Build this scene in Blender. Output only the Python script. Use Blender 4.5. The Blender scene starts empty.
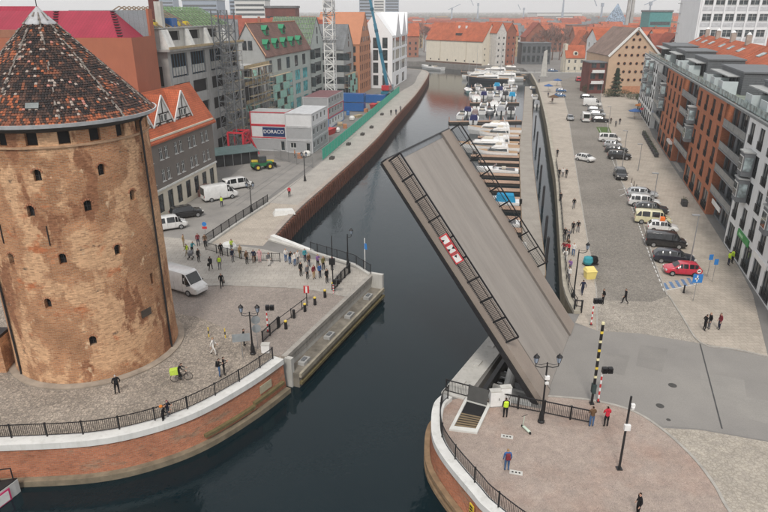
import bpy, bmesh, math, random
from mathutils import Vector, Matrix
from mathutils.geometry import tessellate_polygon
R = math.radians
random.seed(7)
scene = bpy.context.scene
col = scene.collection

# ------------------------------------------------------------------ camera, sky, sun, exposure
PITCH = math.atan(246 / 625)
CAM_H = 28.0
cam_data = bpy.data.cameras.new('camera')
cam = bpy.data.objects.new('camera', cam_data)
col.objects.link(cam)
cam.location = (0, 0, CAM_H)
cam.rotation_euler = (math.pi / 2 - PITCH, 0, 0)
cam_data.sensor_width = 36
cam_data.lens = 625 / 768 * 36
cam_data.clip_start = 0.5
cam_data.clip_end = 20000
scene.camera = cam

SUN_EL, SUN_AZ = R(50), R(188)          # azimuth clockwise from +Y
world = bpy.data.worlds.new('World')
scene.world = world
world.use_nodes = True
wn, wl = world.node_tree.nodes, world.node_tree.links
wn.clear()
sky = wn.new('ShaderNodeTexSky')
sky.sky_type = 'NISHITA'
sky.sun_disc = False
sky.sun_elevation = SUN_EL
sky.sun_rotation = SUN_AZ
sky.dust_density = 3
hsv = wn.new('ShaderNodeHueSaturation')
hsv.inputs['Saturation'].default_value = 0.3
tc = wn.new('ShaderNodeTexCoord')
mp = wn.new('ShaderNodeMapping')
mp.inputs['Scale'].default_value = (1.4, 1.4, 5.0)
nz = wn.new('ShaderNodeTexNoise')
nz.inputs['Scale'].default_value = 2.2
nz.inputs['Detail'].default_value = 6
rmp = wn.new('ShaderNodeValToRGB')
rmp.color_ramp.elements[0].position = 0.3
rmp.color_ramp.elements[0].color = (6.6, 6.65, 6.85, 1)
rmp.color_ramp.elements[1].position = 0.75
rmp.color_ramp.elements[1].color = (8.6, 8.6, 8.65, 1)
mixn = wn.new('ShaderNodeMix')
mixn.data_type = 'RGBA'
mixn.inputs[0].default_value = 0.86
bg = wn.new('ShaderNodeBackground')
bg.inputs['Strength'].default_value = 0.09
wo = wn.new('ShaderNodeOutputWorld')
wl.new(sky.outputs[0], hsv.inputs['Color'])
wl.new(tc.outputs['Generated'], mp.inputs[0])
wl.new(mp.outputs[0], nz.inputs['Vector'])
wl.new(nz.outputs[0], rmp.inputs[0])
wl.new(hsv.outputs[0], mixn.inputs[6])
wl.new(rmp.outputs[0], mixn.inputs[7])
wl.new(mixn.outputs[2], bg.inputs[0])
wl.new(bg.outputs[0], wo.inputs[0])

sun_data = bpy.data.lights.new('sun', 'SUN')
sun_data.energy = 1.5
sun_data.angle = R(11)
sun_data.color = (1.0, 0.94, 0.86)
sun = bpy.data.objects.new('sun', sun_data)
col.objects.link(sun)
sd = Vector((math.sin(SUN_AZ) * math.cos(SUN_EL), math.cos(SUN_AZ) * math.cos(SUN_EL), math.sin(SUN_EL)))
sun.rotation_euler = sd.to_track_quat('Z', 'Y').to_euler()
sun.location = sd * 200

vs = scene.view_settings
vs.view_transform = 'Standard'
vs.look = 'None'
vs.exposure = 0.5
vs.gamma = 1
scene.render.engine = 'CYCLES'
scene.cycles.use_denoising = True
scene.cycles.max_bounces = 6
scene.cycles.volume_bounces = 1
scene.cycles.caustics_reflective = False
scene.cycles.caustics_refractive = False

# ------------------------------------------------------------------ ground survey: a picture point to its place on a level surface
SP, CP = math.sin(PITCH), math.cos(PITCH)
def at(px, py, z=0.0):
    u, v = (px - 384) / 625, (py - 256) / 625
    t = (CAM_H - z) / (SP + v * CP)
    return (u * t, (CP - v * SP) * t)

# ------------------------------------------------------------------ mesh helpers
class MB:
    def __init__(s):
        s.v, s.f, s.m = [], [], []
    def vert(s, *p):
        s.v.append(tuple(p)); return len(s.v) - 1
    def face(s, idx, m=0):
        s.f.append(tuple(idx)); s.m.append(m)
    def quad(s, a, b, c, d, m=0):
        n = len(s.v); s.v += [tuple(a), tuple(b), tuple(c), tuple(d)]; s.face((n, n+1, n+2, n+3), m)
    def tri(s, a, b, c, m=0):
        n = len(s.v); s.v += [tuple(a), tuple(b), tuple(c)]; s.face((n, n+1, n+2), m)
    def box(s, x0, y0, z0, x1, y1, z1, m=0):
        n = len(s.v)
        s.v += [(x0,y0,z0),(x1,y0,z0),(x1,y1,z0),(x0,y1,z0),(x0,y0,z1),(x1,y0,z1),(x1,y1,z1),(x0,y1,z1)]
        for q in ((0,3,2,1),(4,5,6,7),(0,1,5,4),(1,2,6,5),(2,3,7,6),(3,0,4,7)):
            s.face([n+i for i in q], m)
        return s
    def hexa(s, lo, hi, m=0):           # two quads of four points
        n = len(s.v); s.v += [tuple(p) for p in lo] + [tuple(p) for p in hi]
        for q in ((0,3,2,1),(4,5,6,7),(0,1,5,4),(1,2,6,5),(2,3,7,6),(3,0,4,7)):
            s.face([n+i for i in q], m)
        return s
    def bar(s, a, b, w, h=None, m=0, up=(0,0,1)):    # rectangular bar from a to b
        h = h or w
        a, b = Vector(a), Vector(b); d = b - a
        if d.length < 1e-6: return s
        d.normalize(); u = Vector(up)
        if abs(d.dot(u)) > .98: u = Vector((1,0,0)) if abs(d.x) < .9 else Vector((0,1,0))
        x = d.cross(u).normalized() * (w/2); y = x.normalized().cross(d) * (h/2)
        return s.hexa([a-x-y, a+x-y, a+x+y, a-x+y], [b-x-y, b+x-y, b+x+y, b-x+y], m)
    def prism(s, poly, z0, z1, m=0, mt=None):
        n = len(s.v); k = len(poly)
        s.v += [(p[0],p[1],z0) for p in poly] + [(p[0],p[1],z1) for p in poly]
        s.face([n+i for i in reversed(range(k))], m); s.face([n+k+i for i in range(k)], m if mt is None else mt)
        for i in range(k):
            j = (i+1) % k; s.face((n+i, n+j, n+k+j, n+k+i), m)
        return s
    def cyl(s, a, b, r0, r1=None, n=8, m=0, caps=True):
        r1 = r0 if r1 is None else r1
        a, b = Vector(a), Vector(b); d = (b-a)
        if d.length < 1e-6: return s
        d.normalize()
        u = Vector((0,0,1)) if abs(d.z) < .9 else Vector((1,0,0))
        x = d.cross(u).normalized(); y = d.cross(x)
        k = len(s.v)
        for c, r in ((a,r0),(b,r1)):
            for i in range(n):
                t = 2*math.pi*i/n; s.v.append(tuple(c + x*(r*math.cos(t)) + y*(r*math.sin(t))))
        for i in range(n):
            j = (i+1) % n; s.face((k+j, k+i, k+n+i, k+n+j), m)
        if caps:
            s.face([k+i for i in range(n)], m); s.face([k+n+i for i in reversed(range(n))], m)
        return s
    def lathe(s, prof, c=(0,0,0), n=12, m=0):
        k = len(s.v)
        for r, z in prof:
            for i in range(n):
                t = 2*math.pi*i/n; s.v.append((c[0]+r*math.cos(t), c[1]+r*math.sin(t), c[2]+z))
        for a in range(len(prof)-1):
            for i in range(n):
                j = (i+1) % n; s.face((k+a*n+i, k+a*n+j, k+(a+1)*n+j, k+(a+1)*n+i), m)
        s.face([k+i for i in reversed(range(n))], m); s.face([k+(len(prof)-1)*n+i for i in range(n)], m)
        return s
    def tube(s, path, r, n=6, m=0):
        for a, b in zip(path, path[1:]): s.cyl(a, b, r, r, n, m)
        return s
    def sheet(s, poly, z, m=0):         # any simple polygon, filled level
        tris = tessellate_polygon([[Vector((p[0],p[1],0)) for p in poly]])
        n = len(s.v); s.v += [(p[0],p[1],z) for p in poly]
        for t in tris:
            a, b, c = (Vector(s.v[n+i]) for i in t)
            q = [n+i for i in t]
            if (b-a).cross(c-a).z < 0: q.reverse()
            s.face(q, m)
        return s
    def mesh(s, name, mats, smooth=False, uv=True):
        me = bpy.data.meshes.new(name)
        me.from_pydata(s.v, [], s.f); 
        for mt in (mats if isinstance(mats, (list, tuple)) else [mats]): me.materials.append(mt)
        me.polygons.foreach_set('material_index', s.m)
        if smooth: me.polygons.foreach_set('use_smooth', [True]*len(s.f))
        me.update()
        if uv: auto_uv(me)
        return me
    def build(s, name, mats, parent=None, loc=(0,0,0), rz=0.0, smooth=False, uv=True):
        return link(name, s.mesh(name, mats, smooth, uv), parent, loc, rz)

def auto_uv(me):                        # metres along the level tangent and up the slope
    lay = me.uv_layers.new(name='UVMap').data
    vs_ = me.vertices
    for p in me.polygons:
        n = p.normal
        if abs(n.z) > .985: t, w = Vector((1,0,0)), Vector((0,1,0))
        else:
            t = Vector((-n.y, n.x, 0)).normalized(); w = n.cross(t)
        for li in p.loop_indices:
            c = vs_[me.loops[li].vertex_index].co
            lay[li].uv = (c.dot(t), c.dot(w))

def link(name, data, parent=None, loc=(0,0,0), rz=0.0):
    o = bpy.data.objects.new(name, data)
    col.objects.link(o)
    if len(loc) == 2: loc = (loc[0], loc[1], 0)
    o.location = loc
    if rz: o.rotation_euler = (0, 0, rz)
    if parent is not None: o.parent = parent
    return o
def tag(o, label, cat, group=None):
    o['label'] = label; o['category'] = cat
    if group: o['group'] = group
    return o
def thing(name, label, cat, loc=(0,0,0), rz=0.0, group=None):
    return tag(link(name, None, None, loc, rz), label, cat, group)
def structure(o):
    o['kind'] = 'structure'; return o
def stuff(o):
    o['kind'] = 'stuff'; return o
def copy_tree(o, parent=None):
    c = o.copy(); col.objects.link(c); c.parent = parent
    for ch in o.children: copy_tree(ch, c)
    return c

# ------------------------------------------------------------------ materials
MATS = {}
def nodes_of(name):
    m = bpy.data.materials.new(name); m.use_nodes = True
    nt = m.node_tree; b = nt.nodes['Principled BSDF']
    return m, nt, b
def c4(c, k=1.0): return (min(c[0]*k,1), min(c[1]*k,1), min(c[2]*k,1), 1)
def mixc(nt, fac, a, b, mode='MIX'):
    n = nt.nodes.new('ShaderNodeMix'); n.data_type = 'RGBA'; n.blend_type = mode
    for sock, val in ((0, fac), (6, a), (7, b)):
        if isinstance(val, bpy.types.NodeSocket): nt.links.new(val, n.inputs[sock])
        else: n.inputs[sock].default_value = val
    return n.outputs[2]
def ramp(nt, src, p0, p1, c0=(0,0,0,1), c1=(1,1,1,1)):
    n = nt.nodes.new('ShaderNodeValToRGB'); e = n.color_ramp.elements
    e[0].position, e[1].position = p0, p1; e[0].color, e[1].color = c0, c1
    nt.links.new(src, n.inputs[0]); return n.outputs[0]
def noise(nt, scale, detail=4, rough=.6, vec=None, stretch=None):
    g = vec
    if g is None:
        g = nt.nodes.new('ShaderNodeNewGeometry').outputs['Position']
    if stretch:
        mpn = nt.nodes.new('ShaderNodeMapping'); mpn.inputs['Scale'].default_value = stretch
        nt.links.new(g, mpn.inputs[0]); g = mpn.outputs[0]
    n = nt.nodes.new('ShaderNodeTexNoise')
    n.inputs['Scale'].default_value = scale; n.inputs['Detail'].default_value = detail; n.inputs['Roughness'].default_value = rough
    nt.links.new(g, n.inputs['Vector']); return n.outputs[0]
def bump(nt, b, h, strength=.3, dist=.02):
    n = nt.nodes.new('ShaderNodeBump'); n.inputs['Strength'].default_value = strength; n.inputs['Distance'].default_value = dist
    nt.links.new(h, n.inputs['Height']); nt.links.new(n.outputs[0], b.inputs['Normal'])
def uvnode(nt):
    return nt.nodes.new('ShaderNodeUVMap').outputs[0]

def plain(name, c, rough=.7, var=.18, scale=1.2, metal=0.0, bmp=.0, spec=.4, streak=0.0):
    if name in MATS: return MATS[name]
    m, nt, b = nodes_of(name)
    f = ramp(nt, noise(nt, scale, 5), .3, .7)
    cc = mixc(nt, f, c4(c, 1-var), c4(c, 1+var))
    if streak:
        s_ = ramp(nt, noise(nt, 1.3, 4, .6, None, (1.6, 1.6, .16)), .5, .75)
        dk = mixc(nt, s_, (1,1,1,1), (1-streak, 1-streak, 1-streak*1.1, 1))
        cc = mixc(nt, 1.0, cc, dk, 'MULTIPLY')
    nt.links.new(cc, b.inputs['Base Color'])
    b.inputs['Roughness'].default_value = rough; b.inputs['Metallic'].default_value = metal
    b.inputs['Specular IOR Level'].default_value = spec
    if bmp: bump(nt, b, noise(nt, 14, 4), bmp, .02)
    MATS[name] = m; return m

def bricks(name, c1, c2, mortar, bw=.27, bh=.085, gap=.012, rough=.85, blotch=None, depth=.5, offset=.5, world_xy=False, stain=.25):
    if name in MATS: return MATS[name]
    m, nt, b = nodes_of(name)
    uv = uvnode(nt) if not world_xy else nt.nodes.new('ShaderNodeNewGeometry').outputs['Position']
    br = nt.nodes.new('ShaderNodeTexBrick')
    br.offset = offset
    br.inputs['Color1'].default_value = c4(c1); br.inputs['Color2'].default_value = c4(c2); br.inputs['Mortar'].default_value = c4(mortar)
    br.inputs['Scale'].default_value = 1.0
    br.inputs['Brick Width'].default_value = bw; br.inputs['Row Height'].default_value = bh
    br.inputs['Mortar Size'].default_value = gap; br.inputs['Mortar Smooth'].default_value = .3; br.inputs['Bias'].default_value = -.1
    nt.links.new(uv, br.inputs['Vector'])
    cc = br.outputs['Color']
    v = ramp(nt, noise(nt, .35, 6, .65), .32, .7, (1-stain, 1-stain, 1-stain, 1), (1+stain*.6, 1+stain*.6, 1+stain*.6, 1))
    cc = mixc(nt, 1.0, cc, v, 'MULTIPLY')
    v2 = ramp(nt, noise(nt, 5, 5, .7), .3, .7, (.82,.82,.82,1), (1.12,1.12,1.12,1))
    cc = mixc(nt, 1.0, cc, v2, 'MULTIPLY')
    if blotch:
        lum = nt.nodes.new('ShaderNodeTexBrick'); lum.offset = offset
        for k_, v_ in (('Color1', (1.25,1.25,1.22,1)), ('Color2', (.68,.66,.64,1)), ('Mortar', (1.08,1.1,1.12,1)), ('Scale', 1.0), ('Brick Width', bw), ('Row Height', bh), ('Mortar Size', gap), ('Bias', .0)): lum.inputs[k_].default_value = v_
        nt.links.new(uv, lum.inputs['Vector'])
    for (bc, sc, p0, p1, st) in (blotch or []):
        f = ramp(nt, noise(nt, sc, 7, .62, None, st), p0, p1)
        cc = mixc(nt, f, cc, mixc(nt, 1.0, mixc(nt, 1.0, c4(bc), v2, 'MULTIPLY'), lum.outputs['Color'], 'MULTIPLY'))
    nt.links.new(cc, b.inputs['Base Color']); b.inputs['Roughness'].default_value = rough
    b.inputs['Specular IOR Level'].default_value = .2
    inv = nt.nodes.new('ShaderNodeMath'); inv.operation = 'SUBTRACT'; inv.inputs[0].default_value = 1
    nt.links.new(br.outputs['Fac'], inv.inputs[1])
    bump(nt, b, inv.outputs[0], depth, .012)
    MATS[name] = m; return m

def cobbles(name, c1, c2, joint, size=.14, rough=.85, patch=.2, patch_scale=.25, tint=None):
    if name in MATS: return MATS[name]
    m, nt, b = nodes_of(name)
    pos = nt.nodes.new('ShaderNodeNewGeometry').outputs['Position']
    vo = nt.nodes.new('ShaderNodeTexVoronoi'); vo.inputs['Scale'].default_value = 1/size; vo.inputs['Randomness'].default_value = .75
    ve = nt.nodes.new('ShaderNodeTexVoronoi'); ve.feature = 'DISTANCE_TO_EDGE'
    ve.inputs['Scale'].default_value = 1/size; ve.inputs['Randomness'].default_value = .75
    nt.links.new(pos, vo.inputs['Vector']); nt.links.new(pos, ve.inputs['Vector'])
    sep = nt.nodes.new('ShaderNodeSeparateColor'); nt.links.new(vo.outputs['Color'], sep.inputs[0])
    cc = mixc(nt, sep.outputs[0], c4(c1), c4(c2))
    e = ramp(nt, ve.outputs['Distance'], .02, .12)
    cc = mixc(nt, e, c4(joint), cc)
    v = ramp(nt, noise(nt, patch_scale, 6, .6), .3, .7, (1-patch,)*3 + (1,), (1+patch,)*3 + (1,))
    cc = mixc(nt, 1.0, cc, v, 'MULTIPLY')
    v3 = ramp(nt, noise(nt, 1.7, 5, .7), .35, .68, (.86,.86,.87,1), (1.1,1.1,1.08,1))
    cc = mixc(nt, 1.0, cc, v3, 'MULTIPLY')
    if tint:
        f = ramp(nt, noise(nt, tint[1], 4, .6), tint[2], tint[3])
        cc = mixc(nt, f, cc, mixc(nt, 1.0, cc, c4(tint[0]), 'MULTIPLY'))
    nt.links.new(cc, b.inputs['Base Color']); b.inputs['Roughness'].default_value = rough
    b.inputs['Specular IOR Level'].default_value = .25
    bump(nt, b, e, .4, .012)
    MATS[name] = m; return m

def worn(name, c, c_dirt, sc=.3, rough=.8, cracks=True, fine=.1, stretch=None, lane=None):
    if name in MATS: return MATS[name]
    m, nt, b = nodes_of(name)
    f = ramp(nt, noise(nt, sc, 7, .65, None, stretch), .36, .7)
    cc = mixc(nt, f, c4(c), c4(c_dirt))
    v = ramp(nt, noise(nt, 9, 4, .7), .3, .7, (1-fine,)*3+(1,), (1+fine,)*3+(1,))
    cc = mixc(nt, 1.0, cc, v, 'MULTIPLY')
    if cracks:
        vo = nt.nodes.new('ShaderNodeTexVoronoi'); vo.feature = 'DISTANCE_TO_EDGE'; vo.inputs['Scale'].default_value = .16
        pos = nt.nodes.new('ShaderNodeNewGeometry').outputs['Position']
        nzv = nt.nodes.new('ShaderNodeTexNoise'); nzv.inputs['Scale'].default_value = .8
        ad = nt.nodes.new('ShaderNodeVectorMath'); ad.operation = 'ADD'
        nt.links.new(pos, nzv.inputs['Vector']); nt.links.new(pos, ad.inputs[0]); nt.links.new(nzv.outputs['Color'], ad.inputs[1])
        nt.links.new(ad.outputs[0], vo.inputs['Vector'])
        k = ramp(nt, vo.outputs['Distance'], .0, .012, (.72,.72,.72,1), (1,1,1,1))
        cc = mixc(nt, 1.0, cc, k, 'MULTIPLY')
    nt.links.new(cc, b.inputs['Base Color']); b.inputs['Roughness'].default_value = rough
    b.inputs['Specular IOR Level'].default_value = .25
    bump(nt, b, noise(nt, 30, 3), .15, .01)
    MATS[name] = m; return m

def tiles(name, c1, c2, groove, tw=.28, th=.34, weather=.3, odd=None):
    m = bricks(name, c1, c2, groove, tw, th, .022, .8, odd, .7, .0, False, weather)
    return m

def glass(name, c=(.03,.04,.045), rough=.08, spec=.6):
    if name in MATS: return MATS[name]
    m, nt, b = nodes_of(name)
    f = ramp(nt, noise(nt, .9, 2), .4, .62)
    nt.links.new(mixc(nt, f, c4(c, .6), c4(c, 1.7)), b.inputs['Base Color'])
    b.inputs['Roughness'].default_value = rough; b.inputs['Specular IOR Level'].default_value = spec
    MATS[name] = m; return m

def paint(name, c, rough=.3, coat=.4):
    if name in MATS: return MATS[name]
    m, nt, b = nodes_of(name)
    f = ramp(nt, noise(nt, 2.5, 4), .3, .7)
    nt.links.new(mixc(nt, f, c4(c, .88), c4(c, 1.06)), b.inputs['Base Color'])
    b.inputs['Roughness'].default_value = rough; b.inputs['Coat Weight'].default_value = coat; b.inputs['Coat Roughness'].default_value = .1
    MATS[name] = m; return m
def cloth(name, c): return plain(name, c, .9, .15, 8, 0, 0, .15)

WHITE = plain('white_render', (.70,.71,.71), .75, .06, .8, streak=.12)
CREAM = plain('cream_render', (.62,.57,.47), .8, .07, .8, streak=.12)
GREYR = plain('grey_render', (.15,.16,.17), .75, .08, .8, streak=.1)
GREYL = plain('light_grey_render', (.36,.37,.365), .75, .08, .8, streak=.12)
ORANGER = None and bricks('terracotta_brick', (.43,.16,.085), (.38,.13,.07), (.3,.15,.1), .3, .1, .01, .85, None, .2, .5, False, .12)
CONC = plain('raw_concrete', (.36,.36,.35), .85, .16, .5, bmp=.15, streak=.25)
CONCL = plain('pale_concrete', (.50,.49,.46), .85, .14, .5, bmp=.15, streak=.22)
STONEW = plain('whitewashed_coping', (.66,.66,.64), .7, .09, .7, bmp=.1, streak=.2)
STEEL_D = plain('dark_painted_steel', (.022,.022,.024), .45, .2, 3, .2)
STEEL_B = plain('black_iron', (.012,.012,.014), .5, .2, 3, .1)
STEEL_G = plain('grey_steel', (.22,.23,.24), .45, .15, 3, .6)
RUBBER = plain('rubber', (.015,.015,.016), .85, .1, 5)
GALV = plain('galvanised_steel', (.42,.43,.44), .4, .12, 3, .7)
REDP = paint('red_paint', (.55,.03,.035))
WHITEP = paint('white_paint', (.78,.78,.77))
YELLOWP = paint('yellow_paint', (.75,.55,.06))
BLUEP = paint('blue_paint', (.02,.12,.36))
BLUES = plain('blue_sign_face', (.03,.2,.55), .5, .05)
GREENP = plain('green_plastic', (.03,.24,.15), .6, .15)
WOOD = plain('weathered_timber', (.25,.18,.12), .85, .3, 2.0, bmp=.2)
WOODP = plain('pale_formwork_timber', (.42,.33,.2), .85, .25, 2.0)
GLASS = glass('window_glass')
GLASSL = glass('pale_glass', (.28,.34,.35), .15)
TEALG = glass('teal_film_glass', (.06,.34,.36), .3)
DARK = plain('dark_interior', (.012,.012,.013), .9, .2, 2)
FRAMEW = plain('white_window_frame', (.72,.72,.70), .5, .04)
FRAMED = plain('charcoal_window_frame', (.05,.052,.056), .5, .08)
TILE_O = tiles('orange_roof_tiles', (.50,.135,.06), (.44,.11,.05), (.2,.06,.04))
TILE_R = tiles('red_brown_roof_tiles', (.36,.09,.055), (.28,.075,.05), (.12,.04,.03))
TILE_B = tiles('pink_brown_roof_tiles', (.22,.125,.105), (.185,.105,.09), (.08,.05,.045))
TILE_G = tiles('grey_roof_sheet', (.2,.21,.22), (.17,.18,.19), (.1,.1,.1), .5, .5)

# ------------------------------------------------------------------ water and ground
def smooth(pts, n=6):
    out = []
    for i in range(len(pts)-1):
        p0 = pts[max(i-1,0)]; p1 = pts[i]; p2 = pts[i+1]; p3 = pts[min(i+2,len(pts)-1)]
        for k in range(n):
            t = k/n
            out.append(tuple(.5*((2*p1[a]) + (-p0[a]+p2[a])*t + (2*p0[a]-5*p1[a]+4*p2[a]-p3[a])*t*t + (-p0[a]+3*p1[a]-3*p2[a]+p3[a])*t**3) for a in (0,1)))
    out.append(tuple(pts[-1][:2])); return out
def offset(path, d):                    # to the left of travel
    out = []
    for i, p in enumerate(path):
        a = path[max(i-1,0)]; b = path[min(i+1,len(path)-1)]
        t = Vector((b[0]-a[0], b[1]-a[1])).normalized()
        out.append((p[0]-t.y*d, p[1]+t.x*d))
    return out
def resample(path, step):
    out = [path[0]]; acc = 0.0
    for a, b in zip(path, path[1:]):
        L = math.dist(a, b); s = step-acc
        while s <= L:
            out.append((a[0]+(b[0]-a[0])*s/L, a[1]+(b[1]-a[1])*s/L)); s += step
        acc = (acc + L) % step
    return out
def lerp(a, b, t): return tuple(a[i]+(b[i]-a[i])*t for i in range(len(a)))
def plen(path): return sum(math.dist(a,b) for a,b in zip(path,path[1:]))

WATER_Z = -2.8
m, nt, b = nodes_of('river_water'); MATS['water'] = m
b.inputs['Roughness'].default_value = .035; b.inputs['IOR'].default_value = 1.33; b.inputs['Specular IOR Level'].default_value = .4
wcol = mixc(nt, ramp(nt, noise(nt, .02, 3), .35, .65), (.002,.010,.014,1), (.004,.015,.020,1))
nt.links.new(wcol, b.inputs['Base Color'])
big = noise(nt, .9, 4, .55, None, (1.0, .55, 1)); small = noise(nt, 4.0, 3, .5)
mm = nt.nodes.new('ShaderNodeMath'); mm.operation = 'MULTIPLY_ADD'; mm.inputs[1].default_value = .25
nt.links.new(small, mm.inputs[0]); nt.links.new(big, mm.inputs[2])
bump(nt, b, mm.outputs[0], .26, .1)
w = MB(); w.quad((-300,-150,WATER_Z),(260,-150,WATER_Z),(260,420,WATER_Z),(-300,420,WATER_Z))
structure(w.build('river', m))

LB_TOP = [(-90,33.2), (-50,33.8), (-34,34.4), at(0,445,.35), at(90,440,.35), at(150,428,.35), at(200,410,.35), at(250,382,.35), at(283,359,.35)]
LB = smooth(LB_TOP, 6)                               # outer edge of the round bastion by the tower
ABUT = [at(285,357), at(372,275)]                    # road edge over the river, left
ABN = [(-1.4,65.2), (-3.4,68.3), (-9.0,72.6), (-14.9,77.0)]
QUAY = smooth([(-14.9,77.0), (-12.8,91.1), (-9.3,108), (-2.1,144.4), (3.7,182), (11,226.8), (16.6,268), (20.4,300), (21.2,315), (18.5,328), (8,336)], 6)
FARB = [(8,336), (-90,345), (-250,350), (-250,395), (-20,391), (22,382), (53,347.5), (72,337), at(531,74)]
RQ = smooth([at(531,74), at(537.5,87), at(545,115), at(551,150), at(556,180), at(560.5,244), at(564,288), (18.9,55.5)], 4)
HA, HB = at(543,405), at(573,325)                    # hinge line of the bascule
AXV = Vector((-(HB[1]-HA[1]), HB[0]-HA[0])).normalized(); CRV = Vector((HB[0]-HA[0], HB[1]-HA[1])).normalized()
HM = ((HA[0]+HB[0])/2, (HA[1]+HB[1])/2)
PIER = [(12.6,56.2), (10.4,52.1), (4.5,41.7)]
RB_TOP = [at(444,394,.35), at(435,403,.35), at(432,419,.35), at(434,439,.35), at(446,460,.35), at(471.5,491,.35), at(488,509,.35)]
RB_TOP += [(8.6,26.3), (13,23.2), (22,20.5), (45,17)]
RB = smooth(RB_TOP, 6)
PIT = [(7.0,41.6), (HA[0]+.1,HA[1]+.25), (HB[0]-.05,HB[1]-.1), (14.0,55.0)]
outer = [(-7000,33)] + LB[:-1] + [ABUT[0]] + ABN + QUAY[1:-1] + FARB[:-1] + RQ + PIER + RB[1:] + [(400,10), (7000,5), (7000,9000), (-7000,9000)]
g = MB()
loops = [[Vector((p[0],p[1],0)) for p in outer], [Vector((p[0],p[1],0)) for p in reversed(PIT)]]
allp = [p for l in loops for p in l]
g.v = [(p.x,p.y,0) for p in allp]
for t in tessellate_polygon(loops):
    a, b_, c = (Vector(g.v[i]) for i in t)
    g.face(t if (b_-a).cross(c-a).z > 0 else tuple(reversed(t)))
GROUND = worn('old_asphalt', (.22,.21,.2), (.17,.165,.155), .25, .8, False)
structure(g.build('ground', GROUND))

def strip(name, path, z0, z1, mat, parent=None, batter=0.0, steps=1):
    """a standing wall face along a path, right side of travel outward, with running-length uv"""
    mb = MB(); s = 0.0; us = []
    for i, p in enumerate(path):
        if i: s += math.dist(path[i-1], p)
        us.append(s)
    top = path; bot = offset(path, -batter) if batter else path
    for p in bot: mb.v.append((p[0],p[1],z0))
    for p in top: mb.v.append((p[0],p[1],z1))
    n = len(path)
    for i in range(n-1): mb.face((i, i+1, n+i+1, n+i))
    me = mb.mesh(name, mat, False, False)
    lay = me.uv_layers.new(name='UVMap').data
    for p in me.polygons:
        for li in p.loop_indices:
            vi = me.loops[li].vertex_index
            lay[li].uv = (us[vi % n], me.vertices[vi].co.z)
    return link(name, me, parent)
def band(path, d0, d1, z0, z1, m=0, mb=None):      # solid strip between two offsets of a path
    mb = mb or MB(); a = offset(path, d0); b2 = offset(path, d1)
    n = len(mb.v); k = len(path)
    for p in a: mb.v.append((p[0],p[1],z0))
    for p in b2: mb.v.append((p[0],p[1],z0))
    for p in a: mb.v.append((p[0],p[1],z1))
    for p in b2: mb.v.append((p[0],p[1],z1))
    for i in range(k-1):
        mb.face((n+2*k+i, n+2*k+i+1, n+3*k+i+1, n+3*k+i), m)
        mb.face((n+i, n+i+1, n+2*k+i+1, n+2*k+i), m)
        mb.face((n+k+i+1, n+k+i, n+3*k+i, n+3*k+i+1), m)
    for e in (0, k-1):
        q = (n+e, n+2*k+e, n+3*k+e, n+k+e); mb.face(q if e == 0 else tuple(reversed(q)), m)
    return mb

# paving sheets ------------------------------------------------------
COB_T = cobbles('plaza_fieldstones', (.42,.36,.30), (.27,.235,.2), (.19,.165,.14), .22, .9, .2, .25)
COB_P = cobbles('pinkish_setts', (.36,.31,.275), (.29,.25,.225), (.21,.185,.165), .13, .85, .12, .18)
COB_D = cobbles('grey_setts', (.3,.272,.24), (.22,.203,.18), (.155,.142,.125), .17, .85, .16, .12)
COB_L = cobbles('pale_setts', (.42,.38,.33), (.33,.3,.26), (.24,.215,.185), .2, .85, .16, .25)
SLAB = bricks('paving_slabs', (.42,.39,.35), (.37,.345,.31), (.27,.25,.225), .8, .8, .02, .85, None, .2, .5, True, .16)
SLABS = bricks('sandy_slabs', (.45,.395,.335), (.4,.355,.3), (.29,.26,.22), .6, .6, .018, .85, None, .2, .5, True, .16)
PROM = bricks('promenade_slabs', (.41,.385,.35), (.37,.35,.32), (.29,.275,.25), 1.2, 1.2, .015, .85, None, .15, .5, True, .14)
BRICKP = cobbles('pink_brick_paving', (.42,.345,.30), (.345,.285,.25), (.26,.21,.18), .085, .85, .13, .3, ((1.03,.84,.78),.14,.5,.75))
ASPH = worn('bridge_asphalt', (.27,.256,.238), (.215,.205,.195), .13, .85, False, .08)
BEIGE = cobbles('worn_beige_setts', (.42,.38,.325), (.36,.325,.28), (.29,.26,.22), .24, .85, .16, .25)
def paving(name, poly, z, mat):
    mb = MB(); mb.sheet(poly, z); return structure(mb.build(name, mat))
A = lambda *ps: [at(*p) for p in ps]
inl = offset(LB, .3)
curveL = smooth(A((285,357),(262,351),(235,334),(200,318),(160,309)) + [(-40,66),(-90,68)], 4)
paving('tower_plaza', inl[:-1] + curveL, .004, COB_T)
kerbL = smooth(A((346,297.5),(320,292),(290,288.5),(230,286),(178,283)) + [(-40,64.5+8),(-90,76)], 4)
paving('bridge_road_left', list(reversed(curveL)) + kerbL if False else curveL + list(reversed(kerbL)), .008, COB_P)
paveTop = A((372,275.5),(355,268),(335,262)) + A((300,258),(262,249),(240,246),(205,243),(178,238)) + [(-40,80),(-90,84)]
paving('pavement_left', kerbL + list(reversed(paveTop)), .012, SLAB)
fenceline = smooth(A((200,252),(258,208),(313,168),(345,141),(372,117),(400,92)) + [(12,262),(15,292)], 4)
paving('promenade_left', fenceline + list(reversed(offset(QUAY, .5)[:-7])), .004, PROM)
paving('quay_ramp', A((207,243),(268,203),(301,205),(263,246)), .016, SLABS)
paving('street_left', [(-34,78)] + A((205,243),(258,206),(313,163),(250,160),(222,184)), .006, worn('left_street_asphalt', (.29,.275,.255), (.21,.2,.19), .3, .85, False))
kerbR = smooth(A((545,397),(590,401),(630,411),(660,429),(690,456),(712,484),(728,512)) + [(21,27),(22,22)], 5)
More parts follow.
